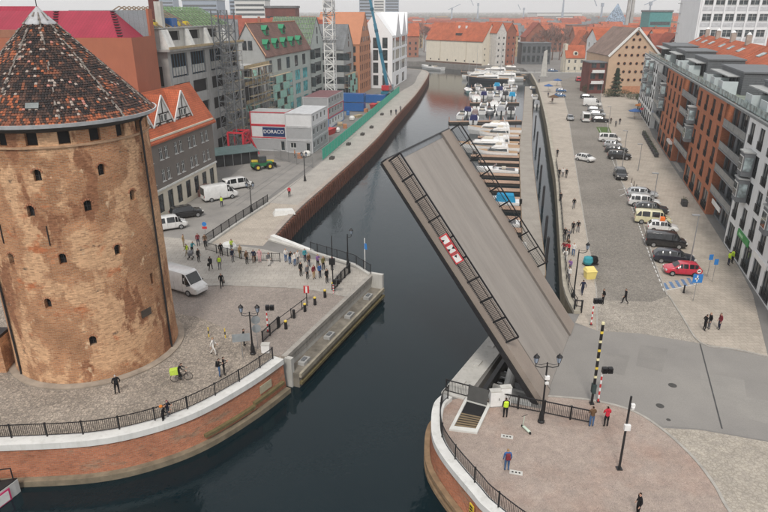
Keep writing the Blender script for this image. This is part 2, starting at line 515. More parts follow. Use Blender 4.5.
paving('bridge_road_right', A((543.6,405),(573.4,325),(640,333.5),(700,343.5),(768,357),(950,392),(950,490),(768,441),(700,429),(662,426)) + list(reversed(kerbR[:14])), .008, ASPH)
paving('lane_right', A((661,428),(700,430),(768,442),(950,491)) + [(60,20),(22,20)] + list(reversed(kerbR[15:])), .006, BEIGE)
paving('bastion_plaza', kerbR + [(22,20.9)] + list(reversed(offset(RB, .35)[2:-7])) + [(6.6,41.3),(12.0,39.6)], .012, BRICKP)
promR_in = A((598,331),(597,290),(585,222),(575,160),(568,112),(560,80))
paving('promenade_right', [(18.4,53.6)] + list(reversed(offset(RQ, .5)))[:-3] + list(reversed(promR_in)), .012, SLABS)
streetR_r = A((601,70),(600,100),(611,142),(621,182),(640,214),(654,262),(668,296))
paving('cobbled_street', A((597,300)) + promR_in[1:] + streetR_r + A((652,302)), .008, COB_D)
paving('junction_cobbles', A((598,331),(597,300),(652,302),(668,296),(682,318),(700,343.5),(640,333.5)), .011, COB_L)
walkin = A((668,296),(655,262),(641,214),(622,182),(612,142),(601,100),(601,84))
paving('pavement_right', A((700,343),(682,318)) + walkin + [(90,231),(74,180),(64,149),(47,87),(41,66),(39,60)] + A((768,357)), .016, SLABS)
lawn = MB(); lawn.sheet(A((596,127),(609,127),(614,138),(603,139)), .02)
structure(lawn.build('lawn', plain('grass_green', (.07,.12,.025), .95, .3, 3)))
# kerbs
def kerb(path, w=.16, h=.1, mat=None, name='kerb'):
    return structure(band(path, 0, w, -.02, h).build(name, mat or plain('kerb_stone', (.36,.34,.31), .85, .2, 1.5)))
kerb(kerbR, .2, .06); kerb(kerbL, -.18, .1); kerb(smooth(A((668,296),(682,318),(700,343.5),(735,350),(768,357.5)),4), .16, .09)
kerb(walkin, .16, .1); kerb(promR_in, .14, .05)

# road paint: parking bay lines on the right, lane lines
PAINTW = plain('road_paint', (.62,.62,.6), .8, .2, 3)
def line(a, b, w=.12, z=.024, mat=PAINTW, name='painted_line'):
    a, b = Vector(a), Vector(b); d = (b-a).normalized(); n = Vector((-d.y,d.x))*w/2
    mb = MB(); mb.quad((a.x-n.x,a.y-n.y,z),(b.x-n.x,b.y-n.y,z),(b.x+n.x,b.y+n.y,z),(a.x+n.x,a.y+n.y,z)); return structure(mb.build(name, mat))
pl = A((599,128),(606,145),(621,180),(640,228),(652,262),(664,291))
for a, b_ in zip(pl, pl[1:]):
    for q in resample([a,b_], 1.3):
        t = Vector(b_)-Vector(a); t.normalize(); line(q, (q[0]+t.x*.8, q[1]+t.y*.8))
line(*A((664,291),(697,284))); line(*A((697,284),(690,268)))
for i in range(5): line(at(664+6*i,283-1.2*i), at(668+6*i,289.5-1.2*i), .35, .026, plain('blue_bay_paint', (.12,.2,.34), .85, .25, 3))
line(*A((631,183),(640,207)));line(*A((618,190),(640,186))); line(*A((620,196),(634,190)))
line(*A((700,344),(722,429)), w=.1, mat=plain('tar_seam', (.06,.06,.06), .8))
for q, r in (((672.5,385.5),.33), ((660,406),.3), ((668.5,420),.16)):
    mb = MB(); c = at(*q); mb.lathe([(r,.0),(r,.012)], (c[0],c[1],.008), 18); structure(mb.build('manhole_cover', plain('cast_iron', (.06,.058,.055), .7, .2, 6)))
# patched asphalt on the bridge road
for k, (q, zz_) in enumerate((([(640,345),(668,349),(662,372),(636,366)],.0125),([(700,372),(744,380),(748,404),(703,396)],.0125),([(606,352),(630,356),(624,376),(602,370)],.0145),([(735,395),(768,401),(768,424),(738,416)],.013))):
    paving('asphalt_patch', A(*q), zz_, worn('patch_asphalt_%d' % (k % 2), ((.24,.228,.213),(.285,.27,.25))[k % 2], ((.2,.19,.18),(.24,.23,.215))[k % 2], .4, .85, False, .1))
# tram rails and lane marks of the left street
for dx in (0,1.5,5,6.5):
    line((-24+dx*.9,92),( -11.5+dx*.75,152), .09, .014, plain('rail_steel', (.1,.1,.1), .5), 'rail')

# ------------------------------------------------------------------ left bastion, brick with a white coping
BRICK_B = bricks('bastion_brick', (.52,.185,.095), (.36,.12,.065), (.36,.25,.18), .3, .1, .014, .9, [((.3,.19,.13),.5,.55,.68,(1,1,2.2)), ((.13,.09,.07),.8,.64,.76,(1,1,2))], .5, .5, False, .25)
def iron_rail(name, label, path, h=1.05, z=0.0, spacing=2.6, bal=.13, group=None, thick=.05, mid=False, infill=True):
    th = thing(name, label, 'railing', (path[0][0], path[0][1], z), 0, group)
    ox, oy = path[0][:2]
    P_ = [(p[0]-ox, p[1]-oy) for p in path]
    zz = [ (p[2]-z if len(p) > 2 else 0.0) for p in path]
    def hz(i): return zz[i]
    posts = resample(P_, spacing) + [P_[-1]]
    pm = None
    for q in posts:
        if pm is None: 
            mb = MB(); mb.box(-thick*.8,-thick*.8,0,thick*.8,thick*.8,h+.04); mb.box(-thick*1.1,-thick*1.1,h+.04,thick*1.1,thick*1.1,h+.08); pm = mb.mesh('post', STEEL_B)
        link('post', pm, th, (q[0],q[1],0))
    mb = MB()
    for a, b_ in zip(P_, P_[1:]): mb.bar((a[0],a[1],h),(b_[0],b_[1],h), thick*1.1, thick)
    mb.build('top_rail', STEEL_B, th)
    mb = MB()
    for a, b_ in zip(P_, P_[1:]):
        mb.bar((a[0],a[1],.14),(b_[0],b_[1],.14), thick*.8, thick*.8)
        if mid: mb.bar((a[0],a[1],h*.55),(b_[0],b_[1],h*.55), thick*.7, thick*.7)
    mb.build('bottom_rail', STEEL_B, th)
    if infill:
        mb = MB()
        for q in resample(P_, bal): mb.box(q[0]-.012,q[1]-.012,.14,q[0]+.012,q[1]+.012,h)
        stuff(mb.build('balusters', STEEL_B, th))
    return th
bast = thing('bastion_wall', 'curved red brick river wall with white coping below the round tower', 'wall', (0,0,0))
strip('brick_face', offset(LB, .06), -4, .0, BRICK_B, bast, .35)
band(LB, -.08, .95, -.12, .36).build('coping', STONEW, bast)
foot = offset(LB, -.3)
band(foot, -.35, .3, -4, -2.35).build('stone_footing', plain('wet_stone', (.2,.165,.115), .8, .3, 1.2, bmp=.3), bast)
fend = offset(LB, -.24)
for a, b_ in ((36,42),(42,47)):
    band(fend[a:b_+1], -.16, .14, -1.75-.25*(a<40), -1.5-.25*(a<40)).build('timber_fender', plain('mossy_timber', (.16,.13,.06), .9, .3, 1.5), bast)
mb = MB(); mb.box(-.7,-.03,-.35,.7,.03,.35); q = offset(LB,-.13)[44]; o = mb.build('stone_plaque', plain('pale_plaque', (.42,.38,.27), .8, .15, 4), bast, (q[0],q[1],-.9), math.atan2(LB[45][1]-LB[43][1], LB[45][0]-LB[43][0]))
iron_rail('bastion_railing', 'black iron railing following the curved white coping under the round tower', offset(LB, .72)[8:-1], 1.05, .36, 2.4)

# left abutment of the bridge with a lower ledge
ab = thing('bridge_abutment', 'pale concrete bridge seat with lower ledge opposite the raised span', 'abutment', (0,0,0))
abp = [ABUT[0], ABUT[1]]
strip('front_wall', abp, -4, .0, CONCL, ab)
band([lerp(ABUT[0],ABUT[1],.0), lerp(ABUT[0],ABUT[1],1)], -.12, .35, -.3, .05).build('deck_edge', plain('edge_concrete', (.33,.31,.28), .8, .2), ab)
band(abp, -1.3, -.02, -4, -1.45).build('ledge', plain('dirty_concrete', (.2,.18,.15), .9, .4, .7, bmp=.2, streak=.3), ab)
band(abp, -1.52, -1.3, -1.75, -1.35).build('ledge_kerb', plain('stained_concrete', (.3,.27,.21), .85, .3, 1), ab)
band(abp, -1.58, -1.3, -2.45, -2.2).build('timber_fender', plain('mossy_timber', (.16,.13,.06)), ab)
for t in (.1,.36,.6,.85):
    q = lerp(ABUT[0],ABUT[1],t); e = (Vector(ABUT[1])-Vector(ABUT[0])).normalized()
    mb = MB(); mb.box(-.6,-.32,0,.6,.32,.3); mb.box(-.3,-.16,.3,.3,.16,.4,1)
    mb.build('bearing_block', [CONC, STEEL_G], ab, (q[0]+e.y*.75, q[1]-e.x*.75, -1.45), math.atan2(e.y,e.x))
for k in range(9):
    q = lerp(ABUT[0],ABUT[1],(k+.5)/9); mb = MB(); mb.box(-1.05,-.02,-.9,1.05,.02,-.05)
    mb.build('facing_panel', plain('panel_concrete', (.36,.34,.31), .85, .2, .7, streak=.4), ab, (q[0]+e.y*.03, q[1]-e.x*.03, 0), math.atan2(e.y,e.x))
for q, hgt in ((ABUT[0], .3), (ABUT[1], .45)):
    mb = MB(); mb.box(-.2,-1.35 if hgt > .4 else -.7,-3.9,.25,.4,hgt*.6 if hgt > .4 else .0); mb.build('end_wall', CONCL, ab, (q[0],q[1],0), math.atan2(e.y,e.x) + (0 if q is ABUT[0] else math.pi*0))
strip('return_wall', ABN, -4, .0, STONEW, ab)
band(ABN, 0, .4, -.1, .2).build('return_coping', CONCL, ab)
mb = MB(); n0 = Vector(ABN[2]); n1 = Vector(ABN[3])
mb.hexa([(n0.x,n0.y,-3.9),(n0.x+.3,n0.y+.4,-3.9),(n1.x+.5,n1.y+.2,-3.9),(n1.x+.1,n1.y-.4,-3.9)],[(n0.x,n0.y,.1),(n0.x+.3,n0.y+.4,.1),(n1.x+.5,n1.y+.2,.7),(n1.x+.1,n1.y-.4,.7)]); mb.build('wing_wall', STONEW, ab)

# sheet pile river wall
RUST = plain('rusty_sheet_piling', (.15,.06,.038), .85, .35, 1.4, bmp=.2, streak=.35)
spw = thing('sheet_pile_wall', 'long rust brown sheet pile wall along the left promenade', 'wall', (0,0,0))
strip('backing', offset(QUAY[:-1], .12), -4, -.1, RUST, spw)
band(QUAY[:-1], -.12, .65, -.12, .14).build('coping', plain('pile_coping', (.36,.31,.27), .85, .15, 1), spw)
mb = MB(); mb.prism([(-.42,.1),(-.26,-.42),(.26,-.42),(.42,.1)], -4, -.1); pm = mb.mesh('sheet_pile', RUST)
pts = resample(QUAY[:-1], 1.08)
for a, b_ in zip(pts, pts[1:]):
    link('sheet_pile', pm, spw, ((a[0]+b_[0])/2, (a[1]+b_[1])/2, 0), math.atan2(b_[1]-a[1], b_[0]-a[0]))
FB = [FARB[0]] + FARB[1:]
strip('far_quay_wall', [QUAY[-2]]+FARB, -4, 0, plain('far_quay_stone', (.2,.19,.18), .85, .2, .5))
structure(bpy.data.objects['far_quay_wall'])

# right quay wall in stone
qw = thing('quay_wall', 'mossy stone quay wall along the right side of the marina channel', 'wall', (0,0,0))
strip('stone_face', RQ, -4, 0, bricks('quay_stone', (.28,.24,.17), (.22,.19,.14), (.14,.12,.09), .9, .4, .025, .9, [((.12,.1,.06),.5,.5,.7,(1,1,.5))], .5, .5, False, .3), qw)
band(RQ, -.1, .55, -.1, .3).build('coping', plain('coping_stone', (.36,.33,.27), .85, .2, .8), qw)

# ------------------------------------------------------------------ right bastion
rb = thing('bastion_wall', 'curved red brick river wall with white coping beside the raised bridge', 'wall', (0,0,0))
strip('brick_face', offset(RB, .06), -4, .0, BRICK_B, rb, .3)
band(RB, -.06, .75, -.12, .36).build('coping', STONEW, rb)
for zo in (-1.75, -2.45):
    band(offset(RB,-.3), -.2, .2, zo-.28, zo).build('timber_fender', plain('brown_fender', (.25,.17,.1), .85, .25, 1.5), rb)
mb = MB(); mb.box(-.22,-.04,-.45,.22,.04,.3,0); mb.box(-.14,-.06,-.1,.14,-.04,.0,1); mb.box(-.14,-.06,.1,.14,-.04,.2,1); mb.box(-.14,-.06,-.35,.14,-.04,-.25,1)
q = offset(RB,-.14)[31]; mb.build('water_gauge', [YELLOWP, STEEL_B], rb, (q[0],q[1],-.7), math.atan2(RB[32][1]-RB[30][1], RB[32][0]-RB[30][0]))
iron_rail('bastion_railing', 'black iron railing round the curved plaza beside the bridge pit', offset(RB, .58)[2:-8], 1.1, .36, 2.4)

# pier in front of the bascule pit, and the pit itself
pr = thing('bridge_pier', 'grey concrete pier edging the bridge machinery pit', 'pier', (0,0,0))
strip('river_face', PIER, -4, 0, CONC, pr)
band([PIER[0],PIER[1],PIER[2]], 0, 1.9, -.1, .12).build('pier_cap', CONCL, pr)
strip('pit_wall', list(reversed(PIT))+[PIT[-1]], -5.5, 0, plain('pit_concrete', (.2,.19,.175), .9, .2, .6), pr)
mb = MB(); mb.sheet(PIT, -5.3); mb.build('pit_floor', plain('pit_floor_dirt', (.07,.065,.06), .9, .3), pr)
for t in (.25,.55,.85):
    q = lerp(PIER[1], PIER[2], t); mb = MB(); mb.box(-.5,-.3,.12,.5,.3,.2); mb.build('bearing_pad', plain('pad_concrete', (.5,.49,.46)), pr, (q[0]+.75,q[1]-.35,0), math.atan2(PIER[1][1]-PIER[2][1], PIER[1][0]-PIER[2][0]))

# machinery in the pit
md = Vector(PIT[3])-Vector(PIT[0]); md.normalize(); mn = Vector((md.y,-md.x))
def pitp(s, t, z): return (PIT[0][0]+md.x*s+mn.x*t, PIT[0][1]+md.y*s+mn.y*t, z)
mach = thing('lifting_machinery', 'steel beams, cylinder and pipes in the pit under the raised span', 'machinery', (0,0,0))
mb = MB(); mb.bar(pitp(.3,.5,-.25), pitp(10.5,.5,-.25), .35, .4); mb.build('edge_beam', STEEL_D, mach)
mb = MB(); mb.bar(pitp(.4,1.1,-.4), pitp(.8,4.4,-.4), .8, .9); mb.build('cross_beam', CONC, mach)
mb = MB(); mb.cyl(pitp(2.6,1.7,-2.4), pitp(5.2,1.7,.3), .42, .42, 14); mb.build('hydraulic_cylinder', plain('pale_machine_paint', (.5,.5,.48), .5, .15), mach)
mb = MB(); mb.cyl(pitp(5.2,1.7,.3), pitp(6.6,2.1,1.6), .18, .18, 10); mb.build('piston_rod', GALV, mach)
for k in range(5): mb = MB(); mb.bar(pitp(1.6+k*.9,.9,-.6), pitp(1.6+k*.9,1.3,-.6), .08); mb.build('grating_bar', GALV, mach)
for t, z in ((3.0,-1.2),(3.6,-1.0),(4.2,-1.6)):
    mb = MB(); mb.tube([pitp(.9,t,z), pitp(2.2,t,z+.3), pitp(2.6,t+.2,z-1.5)], .1, 8); mb.build('pipe', STEEL_D, mach)
mb = MB(); mb.box(-.7,-.5,0,.7,.5,1.5); mb.build('pump_housing', plain('motor_grey', (.1,.11,.12), .5), mach, pitp(2.2,3.6,-2.6), .4)
for k in range(3): mb = MB(); mb.bar(pitp(3.2+k*2,.6,-1.0), pitp(3.2+k*2,5.2,-1.0), .3, .5); mb.build('floor_beam', CONC, mach)

# ------------------------------------------------------------------ the raised bascule leaf
LEAF, ANG = 22.0, math.atan2(17.6, 13.2)
leaf = thing('bascule_span', 'raised grey bascule bridge deck with side railings and asphalt roadway', 'drawbridge', (HM[0],HM[1],0.02))
leaf.rotation_mode = 'QUATERNION'
leaf.rotation_quaternion = (Matrix.Rotation(math.atan2(AXV.y, AXV.x), 4, 'Z') @ Matrix.Rotation(-ANG, 4, 'Y')).to_quaternion()
HWD = math.dist(HA,HB)/2
DECK = worn('leaf_deck_surface', (.30,.272,.245), (.215,.195,.178), .13, .8, False, .06, None)
m_, nt_, b_d = nodes_of('leaf_asphalt')
oc = nt_.nodes.new('ShaderNodeTexCoord').outputs['Object']
l1 = ramp(nt_, noise(nt_, 1.0, 6, .6, oc, (.05,.45,.45)), .36, .66); l2 = ramp(nt_, noise(nt_, 1.0, 7, .7, oc, (.35,1.6,1)), .42, .72); l3 = ramp(nt_, noise(nt_, 24, 3, .6, oc), .3, .7, (.93,.93,.93,1), (1.06,1.06,1.06,1))
cc_ = mixc(nt_, l1, (.315,.287,.26,1), (.255,.233,.214,1)); cc_ = mixc(nt_, 1.0, cc_, mixc(nt_, l2, (1.03,1.03,1.03,1), (.9,.89,.885,1)), 'MULTIPLY'); cc_ = mixc(nt_, 1.0, cc_, l3, 'MULTIPLY')
nt_.links.new(cc_, b_d.inputs['Base Color']); b_d.inputs['Roughness'].default_value = .75; b_d.inputs['Specular IOR Level'].default_value = .25
DECK = m_
WALK = worn('leaf_walkway_surface', (.29,.245,.21), (.25,.21,.18), .3, .85, False, .07)
mb = MB(); mb.box(0,-HWD+2.3,-.3,LEAF,HWD-2.1,0); mb.build('roadway', DECK, leaf)
for nm, y0, y1 in (('walkway', HWD-2.1, HWD), ('walkway', -HWD, -HWD+2.3)):
    mb = MB(); mb.box(0,y0+.002,-.3,LEAF,y1,.16); mb.build(nm, WALK, leaf)
for y in (HWD-2.12, -HWD+2.32):
    mb = MB(); mb.box(0,y-.05,.0,LEAF-.02,y+.05,.18); mb.build('kerb_edge', plain('leaf_kerb', (.16,.14,.125), .7, .15), leaf)
for y in (HWD-.05, HWD-4.6, 0, -HWD+4.6, -HWD+.05):
    mb = MB(); s = .22
    mb.hexa([(0,y-s,-.7),(0,y+s,-.7),(0,y+s,-.3),(0,y-s,-.3)], [(LEAF,y-s,-.45),(LEAF,y+s,-.45),(LEAF,y+s,-.3),(LEAF,y-s,-.3)]); mb.build('girder', STEEL_D, leaf)
for k in range(1,12):
    mb = MB(); mb.box(k*1.95-.1,-HWD+.3,-.5,k*1.95+.1,HWD-.3,-.3); mb.build('cross_girder', STEEL_D, leaf)
mb = MB(); mb.box(LEAF,-HWD,-.42,LEAF+.12,HWD,.14); mb.build('nose_beam', STEEL_D, leaf)
mb = MB(); mb.box(LEAF-.4,-HWD+2.3,.002,LEAF,HWD-2.1,.02); mb.build('joint_plate', STEEL_G, leaf)
mb = MB(); mb.box(-.25,-HWD,-.7,.0,HWD,-.05); mb.build('heel_beam', STEEL_D, leaf)
for y, x0 in ((HWD-.12, 5.6), (-HWD+.12, 6.6)):
    n = 9; dx = (LEAF-.15-x0)/n
    pmesh = None
    for k in range(n+1):
        mb = MB(); mb.box(-.06,-.06,.1,.06,.06,1.3); link('rail_post', mb.mesh('rail_post', STEEL_B), leaf, (x0+k*dx, y, 0))
        mb = MB(); mb.bar((0,0,.15),(0,-math.copysign(.55,y),.17),.06); 
    for z, t in ((1.3,.1),(.98,.05),(.3,.05)):
        mb = MB(); mb.box(x0,y-t/2,z-t/2,LEAF-.15,y+t/2,z+t/2); mb.build('hand_rail', STEEL_B, leaf)
    mb = MB()
    for k in range(int((LEAF-.15-x0)/.13)):
        x = x0+.065+k*.13; mb.box(x-.014,y-.014,.16,x+.014,y+.014,1.1)
    stuff(mb.build('balusters', STEEL_B, leaf))
# three square river signs on the near railing
for k, marks in enumerate((((.5,.12,.28,.0,-1),), ((.5,.88,.28,0,1),(.5,.12,.28,0,-1)), ((.86,.5,.28,1,0),))):
    s = .72; x0 = 14.3-k*.82
    mb = MB(); mb.box(x0, HWD+.0, .28, x0+s+.06, HWD+.05, .28+s); o = mb.build('river_sign', plain('sign_red', (.55,.06,.07), .5), leaf)
    mb = MB(); mb.box(x0+.1, HWD+.05, .38, x0+s-.04, HWD+.058, .18+s); mb.build('sign_face', plain('sign_white', (.75,.73,.71), .5), o)
    for (u, v, r, dx, dz) in marks:
        mb = MB(); cx_, cz_ = x0+u*s+.03, .28+v*s; yy = HWD+.064
        if dx == 0: mb.tri((cx_-r*.45,yy,cz_),(cx_+r*.45,yy,cz_),(cx_,yy,cz_-dz*r*.8))
        else: mb.tri((cx_,yy,cz_-r*.45),(cx_,yy,cz_+r*.45),(cx_-dx*r*.8,yy,cz_))
        mb.build('arrow_mark', STEEL_B, o)

# ------------------------------------------------------------------ the round brick tower
TX, TY, TR, TH = -25.5, 49.4, 6.6, 20.3
tower = thing('round_tower', 'big round brick tower with conical dark tiled roof beside the river', 'tower', (TX,TY,0))
BRICK_T = bricks('tower_brick', (.53,.255,.125), (.34,.15,.075), (.46,.32,.21), .34, .115, .018, .92,
    [((.6,.37,.22),.3,.5,.545,(1,1,.6)), ((.285,.135,.075),.36,.555,.59,(1,1,.45)), ((.48,.175,.08),.5,.62,.7,(1,1,1.3)), ((.19,.135,.095),.9,.64,.70,(1,1,1.8)), ((.62,.43,.28),1.1,.64,.69,(1,1,.8))], .9, .5, False, .3)
N = 144
mb = MB()
zs = [0, .8, 2.5, 5, 8, 11, 14, 17, 18.9, TH]
rs = [TR+.12, TR+.06, TR+.02, TR, TR, TR-.02, TR-.04, TR-.06, TR-.06, TR-.06]
for z, r in zip(zs, rs):
    for i in range(N): t = 2*math.pi*i/N; mb.v.append((r*math.cos(t), r*math.sin(t), z))
for k in range(len(zs)-1):
    for i in range(N):
        j = (i+1) % N; mb.face((k*N+i, k*N+j, (k+1)*N+j, (k+1)*N+i))
mb.face(list(reversed(range(N)))); mb.face([(len(zs)-1)*N+i for i in range(N)])
wall_o = mb.build('wall', BRICK_T, tower, uv=False)
WIN = [(-80.1,17.15),(-42.8,17.1),(-23.4,14.65),(-88.4,14.55),(-54.9,14.6),(-110,10.75),(-75.3,10.8),(-41.2,10.75),(-90,7.25),(-66.9,3.75),(-118,17.1),(-140,14.6),(-145,10.8)]
SLOT = [(-17.3,7.3,.35,1.0),(-7.3,17.2,.32,.9),(-27.7,4.8,0,0)]
cut = MB()
def arch(mb, ang, z, w, h, d0, d1, m=0):
    ca, sa = math.cos(R(ang)), math.sin(R(ang))
    prof = [(-w/2,-h/2),(w/2,-h/2),(w/2,h*.25)] + [(w/2*math.cos(R(a)), h*.25+w*.45*math.sin(R(a))) for a in (30,60,90,120,150)] + [(-w/2,h*.25)]
    f = lambda x, y, d: (ca*d - sa*x, sa*d + ca*x, z+y)
    n = len(mb.v); k = len(prof)
    mb.v += [f(x,y,d0) for x,y in prof] + [f(x,y,d1) for x,y in prof]
    mb.face([n+i for i in reversed(range(k))], m); mb.face([n+k+i for i in range(k)], m)
    for i in range(k): j = (i+1) % k; mb.face((n+i,n+j,n+k+j,n+k+i), m)
def ringbox(mb, ang, z, w, h, d0, d1, m=0):
    ca, sa = math.cos(R(ang)), math.sin(R(ang)); f = lambda x, y, d: (ca*d - sa*x, sa*d + ca*x, z+y)
    mb.hexa([f(-w/2,-h/2,d0),f(w/2,-h/2,d0),f(w/2,h/2,d0),f(-w/2,h/2,d0)], [f(-w/2,-h/2,d1),f(w/2,-h/2,d1),f(w/2,h/2,d1),f(-w/2,h/2,d1)], m)
for a, z in WIN: arch(cut, a, z, .52, .84, TR-.55, TR+.4)
for a, z, w_, h_ in SLOT[:2]: ringbox(cut, a, z, w_, h_, TR-.4, TR+.4)
EAVE = [-97.5+18.1*k for k in range(20)]
for a in EAVE: ringbox(cut, a, 19.72, .78, .95, TR-.5, TR+.4)
co = cut.build('cutter', DARK, None, (TX,TY,0))
bo = wall_o.modifiers.new('b', 'BOOLEAN'); bo.operation = 'DIFFERENCE'; bo.object = co; bo.solver = 'EXACT'
bpy.context.view_layer.update()
dg = bpy.context.evaluated_depsgraph_get()
me = bpy.data.meshes.new_from_object(wall_o.evaluated_get(dg)); me.name = 'tower_wall'
wall_o.modifiers.clear(); wall_o.data = me
bpy.data.objects.remove(co)
for u in list(me.uv_layers): me.uv_layers.remove(u)
lay = me.uv_layers.new(name='UVMap').data
for p in me.polygons:
    ac = math.atan2(p.center.y, p.center.x)
    for li in p.loop_indices:
        c = me.vertices[me.loops[li].vertex_index].co
        a = math.atan2(c.y, c.x)
        if a-ac > math.pi: a -= 2*math.pi
        if ac-a > math.pi: a += 2*math.pi
        lay[li].uv = (a*TR, c.z)
for a, z in WIN:
    mb = MB(); arch(mb, a, z, .50, .82, TR-.52, TR-.42); w_ = mb.build('window', DARK, tower)
    mb = MB(); ringbox(mb, a, z, .04, .8, TR-.42, TR-.38); ringbox(mb, a, z-.05, .48, .04, TR-.42, TR-.38); mb.build('glazing_bar', FRAMED, w_)
    mb = MB()
    ca = R(a)
    for q in (-75,-45,-15,15,45,75):
        x, y = .35*math.sin(R(q)), .2+.32*math.cos(R(q)); ringbox(mb, a + math.degrees(x/TR), z+y, .11, .11, TR-.1, TR+.015)
    mb.build('brick_arch', plain('arch_brick', (.36,.16,.09), .9, .25, 5), w_)
for a in EAVE:
    mb = MB(); ringbox(mb, a, 19.72, .7, .9, TR-.48, TR-.4); mb.build('eaves_opening', DARK, tower)
for z, r, h_ in ((19.02, TR+.06, .16), (20.3, TR+.15, .25)):
    mb = MB(); mb.lathe([(r-.2,0),(r,0.02),(r,h_),(r-.2,h_)], (0,0,z), 96); mb.build('string_course', plain('course_brick', (.42,.27,.17), .9, .2, 3), tower)
mb = MB(); mb.lathe([(TR+.05,-.15),(TR+.3,0),(TR+.42,.3),(TR-.5,.5)], (0,0,20.3), 96); mb.build('eaves', plain('eaves_timber', (.06,.055,.05), .8), tower)
mb = MB(); mb.lathe([(TR+.42,0),(TR+.72,.0),(TR+.8,.26),(TR+.7,.26),(TR+.62,.06),(TR+.42,.06)], (0,0,20.52), 96); mb.build('gutter', plain('zinc', (.5,.51,.52), .5, .15, 2), tower)
for a in (-6.5, -129):
    mb = MB(); x, y = (TR+.13)*math.cos(R(a)), (TR+.13)*math.sin(R(a))
    mb.cyl((x,y,.1),(x,y,20.0), .085, .085, 8); mb.cyl((x,y,20.0),(x*1.06,y*1.06,20.6), .085,.085,8); mb.build('drainpipe', STEEL_D, tower)
mb = MB(); ringbox(mb, -27.7, 4.75, 1.0, .62, TR, TR+.07); mb.build('plaque', plain('bronze_plaque', (.07,.055,.045), .5), tower)
for a in (-80.9, -113, -60):
    mb = MB(); ringbox(mb, a, 12.7 if a > -70 or a < -70 else 12, .06, 1.5, TR-.05, TR+.05); 
    if a != -60: mb.build('wall_anchor', STEEL_D, tower)
mb = MB(); mb.lathe([(TR+.65,0),(TR+.65,.12),(TR+.2,.22)], (0,0,0), 96); mb.build('plinth', plain('plinth_stone', (.3,.25,.2), .9, .25, 1), tower)
# conical roof: under-skin, tiles, hips and a metal cap
CZ0, CZ1, CR = 20.68, 27.75, TR+.62
mb = MB(); mb.lathe([(CR-.02,CZ0-.05),(.3,CZ1-.12)], (0,0,0), 96); roof = mb.build('roof', plain('roof_battens', (.03,.026,.024), .9), tower)
TCOL = [plain('tile_black', (.025,.02,.02), .85, .4, 6), plain('tile_dark_brown', (.058,.035,.029), .85, .35, 6), plain('tile_umber', (.105,.055,.04), .85, .3, 6),
        plain('tile_orange', (.36,.11,.05), .85, .2, 6), plain('tile_rust', (.22,.08,.045), .85, .25, 6), plain('tile_pale', (.36,.30,.26), .85, .25, 6), plain('tile_pink', (.45,.2,.16), .85, .2, 6)]
mb = MB(); rnd = random.Random(11)
slope = math.hypot(CR-.3, CZ1-CZ0); rows = 46
hips = [-98+36*k for k in range(10)]
for k in range(rows):
    f0, f1 = k/rows, (k+1.18)/rows
    def pt(f): return CR + (.3-CR)*f, CZ0 + (CZ1-CZ0)*f
    r0, z0 = pt(f0); r1, z1 = pt(min(f1,1.0))
    n = max(10, int(2*math.pi*r0/.2)); sh = rnd.random()
    for i in range(n):
        a0 = 2*math.pi*(i+sh)/n; a1 = a0 + 2*math.pi/n*.9; am = (a0+a1)/2
        deg = math.degrees(am)
        dh = min(abs((deg-h+180) % 360-180) for h in hips)
        x = rnd.random(); low = k/rows
        pn_ = math.sin(deg*.09+low*5+1)*math.sin(deg*.031-low*9) + .5*math.sin(deg*.21+low*17)
        if pn_ > .75 and x < .42: m_ = 4 if x < .3 else 3
        el_ = pn_ > .75 and x < .42
        nearleft = (-122 < ((deg+180) % 360-180) < -82)
        if low < .24 and nearleft and x < .6-low: m_ = 3 if x < .33 else 4
        elif low < .06 and x < .5: m_ = 4 if x < .3 else 3
        elif dh < 3.2*(1.2-low*.3)/max(r0/CR,.3)*.55 and x < .28: m_ = 5
        elif x < .024: m_ = 3
        elif x < .033: m_ = 6
        elif x < .055: m_ = 5
        elif x < .08: m_ = 4
        else: m_ = 0 if x < .48 else (1 if x < .82 else 2)
        if el_: m_ = 4 if x < .3 else 3
        lift = .06 + rnd.random()*.03; e0 = lift; e1 = .025
        nx = (CZ1-CZ0)/slope; nz = (CR-.3)/slope
        def q(a, r, z, e): return ((r+e*nx)*math.cos(a), (r+e*nx)*math.sin(a), z+e*nz)
        nn = len(mb.v)
        mb.v += [q(a0,r0,z0,0), q(a0,r0,z0,e0), q(am,r0,z0,e0+.025), q(a1,r0,z0,e0), q(a1,r0,z0,0), q(a0,r1,z1,e1), q(am,r1,z1,e1+.025), q(a1,r1,z1,e1)]
        for fc in ((0,4,3,2,1),(1,2,6,5),(2,3,7,6),(0,1,5),(4,7,3)): mb.face([nn+t for t in fc], m_)
stuff(mb.build('roof_tiles', TCOL, roof, uv=False))
HIPM = plain('mortared_hip', (.2,.175,.155), .9, .6, 5)
for h in hips:
    mb = MB()
    for k in range(26):
        if rnd.random() < .45: continue
        f0, f1 = k/26, (k+1.05)/26
        a = R(h + rnd.uniform(-.8,.8))
        p = [((CR+.09+(.3-CR)*f)*math.cos(a), (CR+.09+(.3-CR)*f)*math.sin(a), CZ0+.1+(CZ1-CZ0)*f) for f in (f0,min(f1,1))]
        mb.cyl(p[0], p[1], rnd.uniform(.05,.11), .05, 6)
    stuff(mb.build('hip_tiles', HIPM, roof))
mb = MB(); mb.lathe([(1.15,-.72),(1.12,-.62),(.12,.42),(.06,.5)], (0,0,CZ1), 10); cap = mb.build('cap', plain('cap_zinc', (.42,.42,.43), .5, .15, 3, .4), roof)
mb = MB(); mb.cyl((0,0,CZ1+.2),(0,0,CZ1+2.2),.035,.02,6); mb.build('finial', STEEL_D, cap)
